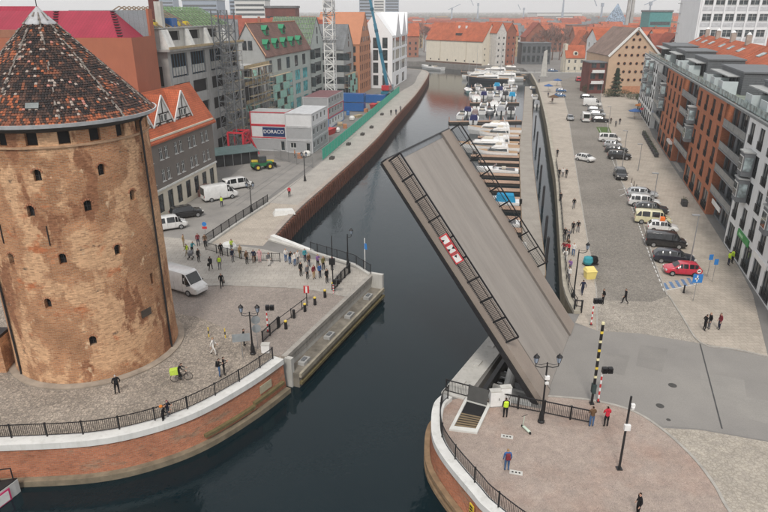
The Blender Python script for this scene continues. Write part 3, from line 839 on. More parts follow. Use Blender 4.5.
for a in (-76,):
    mb = MB(); r = CR-1.0; mb.box(-.42,-.1,0,.42,.35,.1); o = mb.build('skylight', plain('skylight_zinc', (.2,.22,.22), .4), roof, (r*math.cos(R(a)), r*math.sin(R(a)), CZ0+1.12)); o.rotation_euler = (R(45),0,R(a+90))
# timber walkway and brick pier at the tower's back-left
gal = thing('timber_gallery', 'dark timber walkway on posts joining the left side of the round tower', 'walkway', (-33.6,45.6,0))
mb = MB(); mb.box(-4.5,-.8,3.1,2.3,.8,3.35); mb.build('deck', STEEL_D, gal)
for x in (-4.3,-2.2,-.1,1.9):
    mb = MB(); mb.box(x-.07,-.8,3.35,x+.07,-.68,4.5); mb.build('post', STEEL_D, gal)
mb = MB(); mb.box(-4.5,-.79,4.4,2.2,-.7,4.5); mb.build('rail', FRAMEW, gal)
mb = MB(); mb.bar((.2,-.7,3.1),(1.9,-.7,1.5),.25); mb.build('brace', STEEL_D, gal)
mb = MB(); mb.box(.5,-.9,0,2.3,.9,3.1); mb.build('support_pier', BRICK_T, gal)

# ------------------------------------------------------------------ building kit
WCACHE = {}
def window_parts(w, h, style):
    key = (round(w,2), round(h,2), style)
    if key in WCACHE: return WCACHE[key]
    fm = {'white': FRAMEW, 'dark': FRAMED, 'open': CONC, 'teal': GALV, 'shop': FRAMED}.get(style[0], FRAMED)
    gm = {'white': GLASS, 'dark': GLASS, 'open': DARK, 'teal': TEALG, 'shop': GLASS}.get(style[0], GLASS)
    cols, rws = style[1], style[2]
    t = .07; y0, y1 = .1, .17
    mb = MB()
    if style[0] == 'open':
        mb.box(0,.3,0,w,.42,.04)
        fr = mb.mesh('window_frame', fm, uv=False)
    else:
        mb.box(0,y0,0,w,y1,t); mb.box(0,y0,h-t,w,y1,h); mb.box(0,y0,t,t,y1,h-t); mb.box(w-t,y0,t,w,y1,h-t)
        for k in range(1,cols): x = w*k/cols; mb.box(x-.03,y0,t,x+.03,y1,h-t)
        for k in range(1,rws): z = h*(k/rws if rws > 2 else .66); mb.box(t,y0+.005,z-.025,w-t,y1-.005,z+.025)
        fr = mb.mesh('window_frame', fm, uv=False)
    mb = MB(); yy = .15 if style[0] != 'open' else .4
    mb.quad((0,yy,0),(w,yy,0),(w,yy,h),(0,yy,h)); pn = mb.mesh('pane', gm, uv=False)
    WCACHE[key] = (fr, pn); return fr, pn
RAILC = {}
def balcony_rail(w, h=.95, d=.0):
    key = (round(w,2), d)
    if key in RAILC: return RAILC[key]
    mb = MB(); mb.box(0,-.06,h-.04,w,-.02,h)
    mb.box(0,-.06,.05,w,-.02,.09)
    k = max(3,int(w/.16))
    for i in range(k+1): x = w*i/k; mb.box(x-.012,-.055,.09,x+.012,-.03,h-.04)
    RAILC[key] = mb.mesh('balcony_rail', STEEL_B, uv=False); return RAILC[key]

def wall(par, p0, p1, z0, z1, mat, opens=(), r=.22, name='wall', panes=True, rails=False, sills=None):
    """wall along p0->p1 in the building's frame, outside on the right; opens = (u, z, w, h, style)"""
    p0, p1 = Vector(p0), Vector(p1); L = (p1-p0).length; d = (p1-p0)/L; nrm = Vector((-d.y, d.x))   # inward
    def P3(u, z, y=0.0): q = p0 + d*u + nrm*y; return (q.x, q.y, z)
    ang = math.atan2(d.y, d.x)
    us = sorted({0.0, L} | {round(o[0],4) for o in opens} | {round(o[0]+o[2],4) for o in opens})
    zs = sorted({z0, z1} | {round(o[1],4) for o in opens} | {round(o[1]+o[3],4) for o in opens})
    mb = MB(); rows = []
    for k in range(len(zs)-1):
        zc = (zs[k]+zs[k+1])/2; run = None
        for i in range(len(us)-1):
            uc = (us[i]+us[i+1])/2
            hole = any(o[0] < uc < o[0]+o[2] and o[1] < zc < o[1]+o[3] for o in opens)
            if hole:
                if run is not None: mb.quad(P3(run,zs[k]),P3(us[i],zs[k]),P3(us[i],zs[k+1]),P3(run,zs[k+1])); run = None
            elif run is None: run = us[i]
        if run is not None: mb.quad(P3(run,zs[k]),P3(L,zs[k]),P3(L,zs[k+1]),P3(run,zs[k+1]))
    for o in opens:
        u0, v0, u1, v1 = o[0], o[1], o[0]+o[2], o[1]+o[3]; rr = r if o[4] and o[4][0] != 'open' else .6
        mb.quad(P3(u0,v0),P3(u1,v0),P3(u1,v0,rr),P3(u0,v0,rr)); mb.quad(P3(u0,v1,rr),P3(u1,v1,rr),P3(u1,v1),P3(u0,v1))
        mb.quad(P3(u0,v0),P3(u0,v0,rr),P3(u0,v1,rr),P3(u0,v1)); mb.quad(P3(u1,v0,rr),P3(u1,v0),P3(u1,v1),P3(u1,v1,rr))
    wo_ = mb.build(name, mat, par)
    for o in opens:
        if not o[4]: continue
        fr, pn = window_parts(o[2], o[3], o[4])
        nm = 'shop_window' if o[4][0] == 'shop' else 'window'
        wi = link(nm, fr, par, P3(o[0], o[1]), ang)
        link('pane', pn, wi)
        if rails and o[3] > 1.9: link('balcony_rail', balcony_rail(o[2]+.1), wi, (-.05,0,0))
        if sills:
            key = ('sill', round(o[2],2), sills.name)
            if key not in WCACHE:
                sb = MB(); sb.box(-.08,-.09,-.08,o[2]+.08,.1,0); WCACHE[key] = sb.mesh('sill', sills, uv=False)
            link('sill', WCACHE[key], wi)
    return wo_
def grid(L, n, z, w, h, style, m0=None, m1=None):
    m0 = L/n/2-w/2 if m0 is None else m0
    step = L/n
    return [(m0+step*i, z, w, h, style) for i in range(n)]
def gable_roof(par, x0, y0, x1, y1, z, rise, mat, axis='x', ov=.4, th=.22, gm=None, name='roof'):
    mb = MB()
    if axis == 'x':
        ym = (y0+y1)/2; k = rise/((y1-y0)/2)
        for s in (0,1):
            ye = y0-ov if s == 0 else y1+ov; ze = z-ov*k
            lo = [(x0-ov,ye,ze),(x1+ov,ye,ze),(x1+ov,ym,z+rise),(x0-ov,ym,z+rise)]
            if s: lo = [lo[1],lo[0],lo[3],lo[2]]
            mb.hexa(lo, [(a,b_,c+th) for a,b_,c in lo])
    else:
        xm = (x0+x1)/2; k = rise/((x1-x0)/2)
        for s in (0,1):
            xe = x0-ov if s == 0 else x1+ov; ze = z-ov*k
            lo = [(xe,y1+ov,ze),(xe,y0-ov,ze),(xm,y0-ov,z+rise),(xm,y1+ov,z+rise)]
            if s: lo = [lo[1],lo[0],lo[3],lo[2]]
            mb.hexa(lo, [(a,b_,c+th) for a,b_,c in lo])
    ro = mb.build(name, mat, par)
    if gm:
        ym, xm = (y0+y1)/2, (x0+x1)/2
        tr = (((x0,y1,z),(x0,y0,z),(x0,ym,z+rise)), ((x1,y0,z),(x1,y1,z),(x1,ym,z+rise))) if axis == 'x' else (((x0,y0,z),(x1,y0,z),(xm,y0,z+rise)), ((x1,y1,z),(x0,y1,z),(xm,y1,z+rise)))
        for t in tr: mb = MB(); mb.tri(*t); mb.build('gable', gm, par)
    return ro
def proud_window(par, x, y, z, w, h, rz=0.0, fm=FRAMEW, gm=GLASS, nm='window'):
    mb = MB(); mb.box(-w/2,-.08,0,w/2,.05,h); o = mb.build(nm, fm, par, (x,y,z), rz, uv=False)
    mb = MB(); mb.box(-w/2+.08,-.1,.08,w/2-.08,-.07,h-.08); mb.build('pane', gm, o, uv=False)
    return o
def flat_roof(par, x0, y0, x1, y1, z, mat, par_h=.5, t=.3, name='roof'):
    mb = MB(); mb.box(x0+.01,y0+.01,z-.2,x1-.01,y1-.01,z)
    ro = mb.build(name, mat, par)
    return ro
def shell(par, L, D, H, mat, front=(), right=(), left=(), back=(), z0=0.0, **kw):
    wall(par, (0,0), (L,0), z0, H, mat, front, **kw)
    wall(par, (L,0), (L,D), z0, H, mat, right, **kw)
    wall(par, (L,D), (0,D), z0, H, mat, back, **kw)
    wall(par, (0,D), (0,0), z0, H, mat, left, **kw)
UANG = math.atan2(.982, .19)
def along(o, s, t=0.0): return (o[0]+math.cos(UANG)*s-math.sin(UANG)*t, o[1]+math.sin(UANG)*s+math.cos(UANG)*t)

# ------------------------------------------------------------------ left bank buildings
# dark grey tenement with orange roof and half-timbered gables
bA = thing('tenement', 'dark grey tenement with orange roof and half timbered gables behind the tower', 'house', (-32.9,81.9,0), UANG)
L, D = 23, 7
TAUPE = plain('taupe_render', (.165,.145,.13), .8, .08, .7)
fr = []
for z in (5.0, 8.1):
    for k in range(5): fr += [(1.5+k*4.3, z, .95, 1.7, ('white',2,2)), (3.0+k*4.3, z, .95, 1.7, ('white',2,2))]
wall(bA, (0,0), (L,0), 4.1, 11.4, TAUPE, fr, sills=FRAMEW)
gf = [(1.2+k*2.75, .7, 1.5, 2.7, ('dark',2,2)) for k in range(8)]
wall(bA, (0,0), (L,0), 0, 4.1, CREAM, gf, name='ground_floor_wall')
mb = MB(); mb.box(-.05,-.18,3.95,L+.05,0,4.2); mb.build('cornice', STONEW, bA)
mb = MB(); mb.box(-.05,-.3,11.2,L+.05,0,11.45); mb.build('eaves_cornice', CREAM, bA)
for p0, p1 in (((L,0),(L,D)), ((L,D),(0,D)), ((0,D),(0,0))): wall(bA, p0, p1, 0, 11.4, TAUPE, [])
gable_roof(bA, 0, 0, L, D, 11.4, 5.4, TILE_O, 'x', .5, .22, TAUPE)
TIMB = plain('black_timber', (.04,.032,.028), .8)
for uc in (3.4, 9.2, 15.0):
    x0, x1, y = uc-2.6, uc+2.6, .7; zb, zt = 12.0, 16.6
    mb = MB(); mb.prism([(x0,y),(x1,y),(x1,y+.2),(x0,y+.2)], zb, zb+.9); mb.tri((x0,y,zb+.9),(x1,y,zb+.9),(uc,y,zt)); gb = mb.build('timbered_gable', plain('gable_white', (.68,.67,.64), .8, .05), bA)
    beams = [((x0,zb+.1),(x1,zb+.1)), ((x0,zb+1.0),(x1,zb+1.0)), ((x0+1.0,zb+2.2),(x1-1.0,zb+2.2)), ((x0+.1,zb+.1),(x0+.1,zb+.9)), ((x1-.1,zb+.1),(x1-.1,zb+.9)), ((uc-.9,zb+.1),(uc-.9,zb+2.2)), ((uc+.9,zb+.1),(uc+.9,zb+2.2)), ((uc,zb+2.2),(uc,zt-.3)), ((x0+.3,zb+.2),(uc-.9,zb+1.0)), ((x1-.3,zb+.2),(uc+.9,zb+1.0))]
    for (a, b_) in beams:
        mb = MB(); mb.bar((a[0],y-.03,a[1]),(b_[0],y-.03,b_[1]),.15,.1,up=(0,1,0)); mb.build('beam', TIMB, gb)
    for s in (-1,1):
        mb = MB(); mb.bar((uc+s*2.85,y-.1,zb+.55),(uc,y-.1,zt+.12),.24,.14,up=(0,1,0)); mb.build('bargeboard', FRAMEW, gb)
    for s in (-.45,.45): proud_window(bA, uc+s, y-.02, zb+1.1, .62, 1.0)
    mb = MB()
    for s in (-1,1):
        lo = [(uc+s*2.8,y-.15,zb+.6),(uc,y-.15,zt+.1),(uc,D/2,zt+.1),(uc+s*2.8,D/2,zb+.6)]
        if s < 0: lo.reverse()
        mb.hexa(lo, [(a,b_,c+.15) for a,b_,c in lo])
    mb.build('gable_roof', TILE_O, bA)
mb = MB(); mb.box(15.5,-3.4,0,18.5,-.05,1.1); mb.box(16,-2.4,1.1,18,-.05,1.6); mb.build('entrance_steps', bricks('step_brick',(.2,.1,.08),(.16,.08,.07),(.12,.09,.08)), bA)

# wide orange hall with magenta roof, behind the tower
HALLM = plain('orange_hall_render', (.37,.125,.07), .8, .06, .4, streak=.06)
MAG = bricks('crimson_roof_panels', (.34,.022,.052), (.30,.02,.045), (.2,.012,.03), .5, 40, .03, .5, None, .2, .0, False, .12)
hall = thing('theatre_hall', 'wide plain orange hall with crimson sheet roof behind the conical tower roof', 'building', (-92,100,0))
HX = 92-38.2
wall(hall, (0,0), (HX,0), 0, 24.1, HALLM, []); wall(hall, (HX,0), (HX,10.4), 0, 24.1, HALLM, []); wall(hall, (HX,10.4), (0,10.4), 0, 24.1, HALLM, []); wall(hall, (0,10.4), (0,0), 0, 24.1, HALLM, [])
mb = MB(); mb.hexa([(0,.3,23.6),(HX-1.0,.3,23.6),(HX-1.0,9,23.6),(0,9,23.6)], [(0,.8,24.15),(HX-1.6,.8,24.15),(HX-5.6,8.5,27.9),(0,8.5,27.9)]); ro = mb.build('roof', MAG, hall)
mb = MB(); mb.hexa([(0,8.6,23.6),(HX-16,8.6,23.6),(HX-16,10.3,23.6),(0,10.3,23.6)], [(0,8.7,27.4),(HX-17,8.7,27.4),(HX-18.5,10.2,28.6),(0,10.2,28.6)]); mb.build('upper_roof', MAG, hall)
mb = MB(); mb.box(HX-13,9.0,23,HX-.4,10.3,28.0); mb.build('plant_room', bricks('grey_cladding',(.27,.3,.32),(.25,.28,.3),(.18,.2,.21),.8,30,.03,.5,None,.2,.0,False,.1), hall)
mb = MB(); mb.box(HX-.35,8.6,24.1,HX,10.4,28.2); mb.build('end_parapet', HALLM, hall)
for k in range(10):
    f = k/9; mb = MB(); mb.box(-.35,-.3,0,.35,.3,.14); mb.build('snow_step', plain('dark_step', (.06,.02,.03), .7), ro, (HX-12.2+f*-2.4, 1.1+f*7.0, 24.3+f*3.45)); 
    mb = MB(); mb.box(-.35,-.3,0,.35,.3,.14); mb.build('snow_step', plain('dark_step', (.06,.02,.03)), ro, (HX-2.1+f*-3.4, 1.1+f*7.0, 24.3+f*3.45))
mb = MB(); mb.box(HX-28,.5,24.1,HX-11,1.9,25.2); mb.build('roof_kerb', plain('hall_trim', (.3,.13,.08), .8), hall)

# concrete apartment block under construction
bC = thing('unfinished_block', 'raw concrete apartment block under construction with timber roof frame', 'building', (-37,112,0), UANG)
L, D, H = 30, 16, 21.4
op = []
for z in (1.2, 5.3, 9.4, 13.5):
    op += [(1.0, z, 5.8, 2.3, ('open',1,1)), (8.2, z, 5.8, 2.3, ('open',1,1)), (16.0, z, 5.4, 2.3, ('open',1,1)), (23.3, z, 5.2, 2.3, ('open',1,1))]
op += [(1.0,16.9,5.8,4.0,('open',1,1)), (8.2,16.9,5.8,4.0,('open',1,1)), (16.0,16.9,5.4,4.0,('open',1,1)), (23.3,16.9,5.2,4.0,('open',1,1))]
wall(bC, (0,0), (L,0), 0, H, CONC, op)
wall(bC, (0,D), (0,0), 0, H, CONC, [(9.5,14.5,1.6,2.6,('open',1,1)),(12.5,10,1.6,2.6,('open',1,1)),(12.5,15.5,2.2,3.4,('open',1,1))])
wall(bC, (L,0), (L,D), 0, H, CONC, []); wall(bC, (L,D), (0,D), 0, H, CONC, [])
BLUEF = plain('blue_formwork_steel', (.05,.11,.17), .6, .2)
for x0, w_ in ((1.0,5.8),(8.2,5.8),(16.0,5.4)):
    for k in range(6):
        mb = MB(); x = x0+.4+k*(w_-.8)/5; mb.bar((x,.2,16.9),(x,.2,20.9),.1); mb.build('formwork_prop', BLUEF, bC)
    for k in range(5):
        mb = MB(); x = x0+.5+k*(w_-.8)/5; mb.box(x,.1,17.2,x+.75,.25,18.6); mb.build('formwork_panel', plain('formwork_ply', (.4,.4,.38), .8), bC)
mb = MB(); mb.box(-1.0,-1.0,H,L+.6,D,H+.35); mb.build('floor_slab', CONC, bC)
mb = MB(); mb.box(-1.0,-1.15,H+.35,L+.6,-.95,H+.75); mb.build('slab_edge_board', WOODP, bC)
at_op = [(2.2,23.0,4.6,1.9,('open',1,1)), (10.5,23.0,4.0,1.9,('open',1,1)), (18,23.0,4.0,1.9,('open',1,1))]
wall(bC, (0,1.0), (L,1.0), H+.35, 25.0, CONCL, [(o[0],o[1],o[2],1.6,o[4]) for o in at_op])
wall(bC, (0,D-1), (0,1.0), H+.35, 25.0, CONCL, []); wall(bC, (L,1.0), (L,D-1), H+.35, 25.0, CONCL, [])
for x in (-.2, .9, 8.3, 15.8, 23.4):
    mb = MB(); mb.hexa([(x,-.6,H+.36),(x+1.2,-.6,H+.36),(x+1.2,.99,H+.36),(x,.99,H+.36)], [(x,.6,24.9),(x+1.2,.6,24.9),(x+1.2,.99,24.9),(x,.99,24.9)]); mb.build('sloped_panel', plain('white_panel', (.6,.6,.58), .8), bC)
mb = MB(); mb.box(-.3,.6,25.0,L+.3,D-.6,25.2); mb.build('attic_slab', CONC, bC)
GREENW = plain('green_batten', (.2,.33,.15), .8, .3); 
for k in range(20):
    x = .3+k*1.5; mt = GREENW if k > 8 else WOOD
    for s in (0,1):
        mb = MB(); mb.bar((x, 1.2 if s == 0 else D-1.2, 25.2),(x, D/2, 28.6), .1, .16); mb.build('rafter', mt, bC)
for k in range(5):
    f = (k+.5)/5; mb = MB(); mb.bar((.2 if k % 2 else 13, 1.2+f*(D/2-1.2), 25.3+f*3.4),(L-.2, 1.2+f*(D/2-1.2), 25.3+f*3.4), .09); mb.build('batten', GREENW, bC)
mb = MB(); mb.hexa([(.4,1.5,25.1),(L-.4,1.5,25.1),(L-.4,D-1.5,25.1),(.4,D-1.5,25.1)],[(.4,D/2-.2,28.0),(L-.4,D/2-.2,28.0),(L-.4,D/2+.2,28.0),(.4,D/2+.2,28.0)]); mb.build('roof_deck', plain('dark_roof_felt', (.12,.125,.11), .9, .3, .8), bC)
mb = MB(); mb.box(3.5,3,25,4.6,4.4,30); mb.build('chimney', bricks('dark_red_brick',(.2,.06,.05),(.16,.05,.045),(.1,.06,.05)), bC)
mb = MB(); mb.box(2.4,1.6,25,3.3,2.8,29.4); mb.build('lift_shaft', CONCL, bC)
mb = MB(); mb.box(0,0,0,2.0,1.2,1.5); tag(mb.build('toolbox', BLUEP, None, along((-37,112),5.6,1.6)+(25.2,), UANG), 'blue site box on the attic of the raw concrete block', 'box')
for k, (s, t) in enumerate(((1.2,2.4),(7.8,1.8),(12,2.2))):
    mb = MB(); mb.box(0,0,0,1.3,.8,.7); mb.box(.1,.1,.7,1.1,.7,.9); tag(mb.build('material_pallet', paint('yellow_wrap',(.65,.5,.05)), None, along((-37,112),s,t)+(25.2,), UANG), ['pallet of yellow wrapped material beside the brick chimney','pallet of yellow wrapped material right of the blue site box','yellow wrapped pallet nearest the green rafters'][k], 'pallet', 'pallets on the concrete block')

# timber formwork bay between the block and the gabled house
fw = thing('formwork_bay', 'half built bay of concrete slabs and timber formwork beside the raw block', 'building', along((-37,112),31.5,0)+(0,), UANG)
for z in (4,8,12,15.5):
    mb = MB(); mb.box(0,0,z,15,12,z+.4); mb.build('floor_slab', CONC, fw)
    mb = MB(); mb.box(-.3,-.5,z+.4,15,-.35,z+1.1); mb.build('guard_board', WOODP, fw)
for x in (0.2,5,10,14.5):
    for y in (.2,11.6):
        mb = MB(); mb.box(x,y,0,x+.4,y+.4,15.5); mb.build('column', CONC, fw)
rr = random.Random(3)
for k in range(26):
    x = rr.uniform(0,14); z = rr.choice((0,4.4,8.4,12.4)); mb = MB(); mb.bar((x,-.8,z),(x+rr.uniform(-1.5,1.5),rr.uniform(-.6,.3),z+3.6),.14); mb.build('prop', rr.choice((WOODP,WOOD,STEEL_G)), fw)
mb = MB(); mb.box(2,1,8.4,12,3,11.6); mb.build('dark_tarpaulin', plain('tarpaulin', (.05,.05,.055), .7), fw)

# pale grey long house with pink brown roof and green dormers
bD = thing('gabled_house', 'pale grey gabled house with pink brown roof and green dormers', 'house', (-30,165,0), UANG)
L, D, H = 38, 9, 17.2
op = []
for z, st, h_ in ((1.0,'teal',3.0),(5.0,'teal',3.1),(8.9,'teal',3.0),(12.9,'dark',3.0)):
    op += [(1.6+k*7.1, z, 4.6 if st == 'teal' else 3.0, h_, (st,2,1)) for k in range(5)]
MINT = plain('mint_grey_render', (.44,.485,.455), .8, .07, .8, streak=.12)
wall(bD, (0,0), (L,0), 0, H, MINT, op)
side = [(1.4+k*1.7, z, 1.1, 2.0, ('dark',1,1)) for z in (3.5,7.2) for k in range(4)] + [(1.4+k*1.7, 11.6, 1.2, 2.4, ('dark',1,1)) for k in range(4)]
wall(bD, (0,D), (0,0), 0, H, GREYL, side); wall(bD, (L,0), (L,D), 0, H, GREYL, []); wall(bD, (L,D), (0,D), 0, H, GREYL, [])
gable_roof(bD, 0, 0, L, D, H, 7.5, TILE_B, 'x', .3, .25, GREYL)
for s in (-.75,.75): proud_window(bD, -.05, D/2+s, 18.6, 1.1, 2.2, -math.pi/2, FRAMED, GLASS)
DORM = plain('green_dormer', (.03,.24,.12), .7, .1)
for x, f in [(4+k*6.6, .18) for k in range(5)] + [(9, .62), (22, .62)]:
    z = H+7.5*f; y = D/2*f
    mb = MB(); w_ = 1.25
    mb.prism([(x-w_,y-.3),(x+w_,y-.3),(x+w_,y+1.6),(x-w_,y+1.6)], z, z+1.3)
    dm = mb.build('dormer', DORM, bD)
    mb = MB()
    mb.hexa([(x-w_-.2,y-.5,z+1.3),(x,y-.5,z+2.4),(x,y+2.2,z+2.4),(x-w_-.2,y+2.2,z+1.3)],[(x-w_-.2,y-.5,z+1.4),(x,y-.5,z+2.5),(x,y+2.2,z+2.5),(x-w_-.2,y+2.2,z+1.4)])
    mb.hexa([(x,y-.5,z+2.4),(x+w_+.2,y-.5,z+1.3),(x+w_+.2,y+2.2,z+1.3),(x,y+2.2,z+2.4)],[(x,y-.5,z+2.5),(x+w_+.2,y-.5,z+1.4),(x+w_+.2,y+2.2,z+1.4),(x,y+2.2,z+2.5)])
    mb.build('dormer_roof', DORM, dm)
    mb = MB(); mb.box(x-.8,y-.34,z+.2,x+.8,y-.3,z+1.3); mb.build('pane', GLASS, dm)
mb = MB(); mb.bar((0,D/2,H+7.75),(L,D/2,H+7.75),.3,.2); mb.build('ridge', plain('ridge_tile',(.5,.2,.1)), bD)
mb = MB(); mb.hexa([(-.3,-.4,H-.1),(-.15,-.4,H-.1),(-.15,D/2,H+7.6),(-.3,D/2,H+7.6)],[(-.3,-.4,H+.3),(-.15,-.4,H+.3),(-.15,D/2,H+8.0),(-.3,D/2,H+8.0)]); mb.build('verge', plain('peach_trim', (.6,.35,.22)), bD)

def gable_front(name, label, o, L, D, eave, rise, wm, rm, rows, style, nwin, win_w, win_h, gwin=3, rot=UANG, z_first=1.0, fh=None):
    th = thing(name, label, 'house', (o[0],o[1],0), rot)
    fh = fh or (eave-z_first)/rows
    op = [(x[0], x[1], x[2], x[3], x[4]) for r_ in range(rows) for x in grid(L, nwin, z_first+r_*fh+.4, win_w, win_h, style)]
    wall(th, (0,0), (L,0), 0, eave, wm, op); wall(th, (L,0), (L,D), 0, eave, wm, [])
    wall(th, (L,D), (0,D), 0, eave, wm, [])
    wall(th, (0,D), (0,0), 0, eave, wm, [x for r_ in range(rows) for x in grid(D, max(2,int(D/4)), z_first+r_*fh+.4, win_w, win_h, style)])
    gable_roof(th, 0, 0, L, D, eave, rise, rm, 'y', .15, .2, wm)
    for k in range(gwin):
        proud_window(th, L/2+(k-(gwin-1)/2)*L*.17, -.02, eave+.6, min(win_w,.9), win_h*.8, 0, FRAMED)
    for k in range(max(1,gwin-2)):
        proud_window(th, L/2+(k-(max(1,gwin-2)-1)/2)*L*.17, -.02, eave+rise*.42, min(win_w,.9), win_h*.7, 0, FRAMED)
    return th
gh = gable_front('narrow_house', 'narrow light grey gabled house with green battened roof beside the pink brown roof', along((-30,165),38.4), 15, 14, 17.5, 8.3, plain('pale_stone_grey', (.46,.5,.47), .8, .06), TILE_G, 4, ('dark',3,2), 1, 7.5, 2.9, 1)
for k in range(26):
    mb = MB(); f = k/25; mb.bar((.2,.2+f*13.6,17.9),(7.4,.2+f*13.6,26.1),.12,.14); mb.build('green_batten', GREENW, gh)
for k in range(6):
    f = (k+.5)/6; mb = MB(); mb.bar((.2+7.2*f,0,18.0+f*8.1),(.2+7.2*f,14,18.0+f*8.1),.1); mb.build('cross_batten', GREENW, gh)
e2 = thing('unfinished_house', 'dark concrete house frame with open floors behind the white mast', 'building', along((-30,165),54.5,1)+(0,), UANG)
for z in (0,3.6,7.2,10.8,14.4,18): 
    mb = MB(); mb.box(0,0,z,13,12,z+.35); mb.build('floor_slab', CONC, e2)
for x in (0,4.2,8.4,12.6):
    mb = MB(); mb.box(x,0,0,x+.4,.5,18); mb.build('column', CONC, e2)
mb = MB(); mb.box(.3,3,0,12.7,11.8,18); mb.build('core_wall', plain('core_concrete', (.16,.16,.16), .9), e2)
gable_roof(e2, 0,0,13,12,18.35,6.5,TILE_R,'y',.2,.2,CONC)
e3 = gable_front('narrow_house', 'narrow grey gabled house with pinkish base left of the terracotta house', (-13.2,214), 13.5, 12, 16, 7.5, GREYL, TILE_G, 4, ('dark',4,1), 1, 8, 2.2, 1)
mb = MB(); mb.box(.3,-.12,3.0,13.2,-.02,6.6); mb.build('pink_base_cladding', plain('pink_cladding', (.42,.27,.19), .8), e3)
f5 = gable_front('terracotta_house', 'tall terracotta gabled house with rows of narrow windows beside the white building', (-8.5,227.5), 18, 16, 17, 10.2, plain('terracotta_render', (.5,.22,.12), .8, .06, .7), plain('terracotta_roof', (.47,.2,.11), .8, .06, .7), 5, ('dark',1,1), 6, 1.3, 2.1, 5, z_first=1.2)
# white building with two gables and big panes
wb = thing('white_gabled_block', 'bright white modern block with pointed gables at the end of the left quay', 'building', (3.1,247,0), UANG)
L, D, H = 36, 13, 18.9
WH = plain('bright_white_cladding', (.82,.83,.84), .7, .03)
op = []
for z in (5.6, 10.2, 14.6):
    op += [(1.2,z,4.2,3.6,('white',3,1)), (7.5,z,9,3.6,('white',3,1)), (18,z,2.2,3.6,('dark',1,1)), (21.8,z,9,3.6,('white',3,1)), (32,z,2.4,3.6,('dark',1,1))]
op += [(9,.3,6,3.6,('shop',3,1)), (23,.3,6,3.6,('shop',3,1))]
PALEP = glass('reflective_pale_pane', (.42,.45,.48), .25)
wall(wb, (0,0), (L,0), 0, H, WH, op)
so = [(2.0+k*3.6, z, 2.0, 3.8, ('dark',1,1)) for z in (1.0,5.6,10.2,14.6) for k in range(3)]
wall(wb, (0,D), (0,0), 0, H, WH, so); wall(wb, (L,0), (L,D), 0, H, WH, []); wall(wb, (L,D), (0,D), 0, H, WH, [])
gable_roof(wb, 0, 0, L, D, H, 8.2, WH, 'x', .05, .2, WH)
for u0, u1 in ((6,17),(20.5,31.5),(32.5,36)):
    mb = MB(); um = (u0+u1)/2; mb.hexa([(u0,-.25,H-.3),(u1,-.25,H-.3),(u1,.0,H-.3),(u0,.0,H-.3)], [(um-.2,-.25,H+8.3),(um+.2,-.25,H+8.3),(um+.2,.0,H+8.3),(um-.2,.0,H+8.3)]); mb.build('front_gable', plain('gable_panel_grey', (.66,.67,.69), .6, .04), wb)
    mb = MB()
    for s in (0,1):
        ue = u0 if s == 0 else u1
        lo = [(ue,-.3,H),(um,-.3,H+8.2),(um,D/2,H+8.2),(ue,D/2,H)]
        if s: lo.reverse()
        mb.hexa(lo, [(a,b_,c+.15) for a,b_,c in lo])
    mb.build('cross_roof', WH, wb)

# scaffold tower, lattice mast, mobile crane ------------------------------------------------
def lattice(par, w, h, step, t, mat, name='lattice', x=0, y=0, z=0, brace=.6):
    for sx in (-1,1):
        for sy in (-1,1):
            mb = MB(); mb.box(x+sx*w/2-t/2,y+sy*w/2-t/2,z,x+sx*w/2+t/2,y+sy*w/2+t/2,z+h); mb.build('leg', mat, par)
    mb = MB(); n = int(h/step)
    for k in range(n):
        a, b_ = z+k*step, z+(k+1)*step
        for s in (-1,1):
            fl = 1 if k % 2 else -1
            mb.bar((x-fl*w/2,y+s*w/2,a),(x+fl*w/2,y+s*w/2,b_),t*brace); mb.bar((x+s*w/2,y-fl*w/2,a),(x+s*w/2,y+fl*w/2,b_),t*brace)
            mb.bar((x-w/2,y+s*w/2,b_),(x+w/2,y+s*w/2,b_),t*brace); mb.bar((x+s*w/2,y-w/2,b_),(x+s*w/2,y+w/2,b_),t*brace)
    stuff(mb.build('bracing', mat, par))
sc_ = thing('hoist_tower', 'dark grey lattice hoist tower in front of the raw concrete block', 'scaffold tower', (-31.0,128.5,0), UANG)
lattice(sc_, 3.2, 28, 2.2, .17, plain('dull_grey_steel', (.13,.14,.15), .6))
lattice(sc_, 1.4, 28, 1.4, .1, plain('dull_grey_steel', (.13,.14,.15)))
bs = thing('hoist_foundation', 'bright red steel base frame at the foot of the hoist tower', 'frame', (-29.4,126.6,0), UANG)
RS = plain('red_steel', (.55,.03,.05), .5)
for a, b_ in (((-1.6,-1.6,0),(-1.6,-1.6,5.2)),((1.6,-1.6,0),(1.6,-1.6,5.2)),((-1.6,-1.6,5.2),(1.6,-1.6,5.2)),((-1.6,-1.6,3),(1.6,-1.6,3)),((-1.6,-1.6,3),(1.6,-1.6,5.2)),((1.6,-1.6,3),(-1.6,-1.6,5.2)),((1.6,-1.6,4),(3.4,-2.6,0)),((-1.6,1.6,0),(-1.6,1.6,5.2)),((1.6,1.6,0),(1.6,1.6,5.2)),((1.6,-1.6,5.2),(1.6,1.6,5.2)),((-1.6,-1.6,5.2),(-1.6,1.6,5.2))):
    mb = MB(); mb.bar(a, b_, .34); mb.build('frame_bar', RS, bs)
mast = thing('crane_mast', 'white lattice tower crane mast between the gabled houses', 'crane mast', (-15.6,190,0), UANG)
lattice(mast, 2.6, 31, 1.9, .26, plain('white_mast_steel', (.68,.68,.66), .6), brace=.75)
mb = MB(); mb.cyl((0,0,28.5),(0,0,31.5),1.3,1.3,14); mb.build('slewing_ring', GALV, mast)
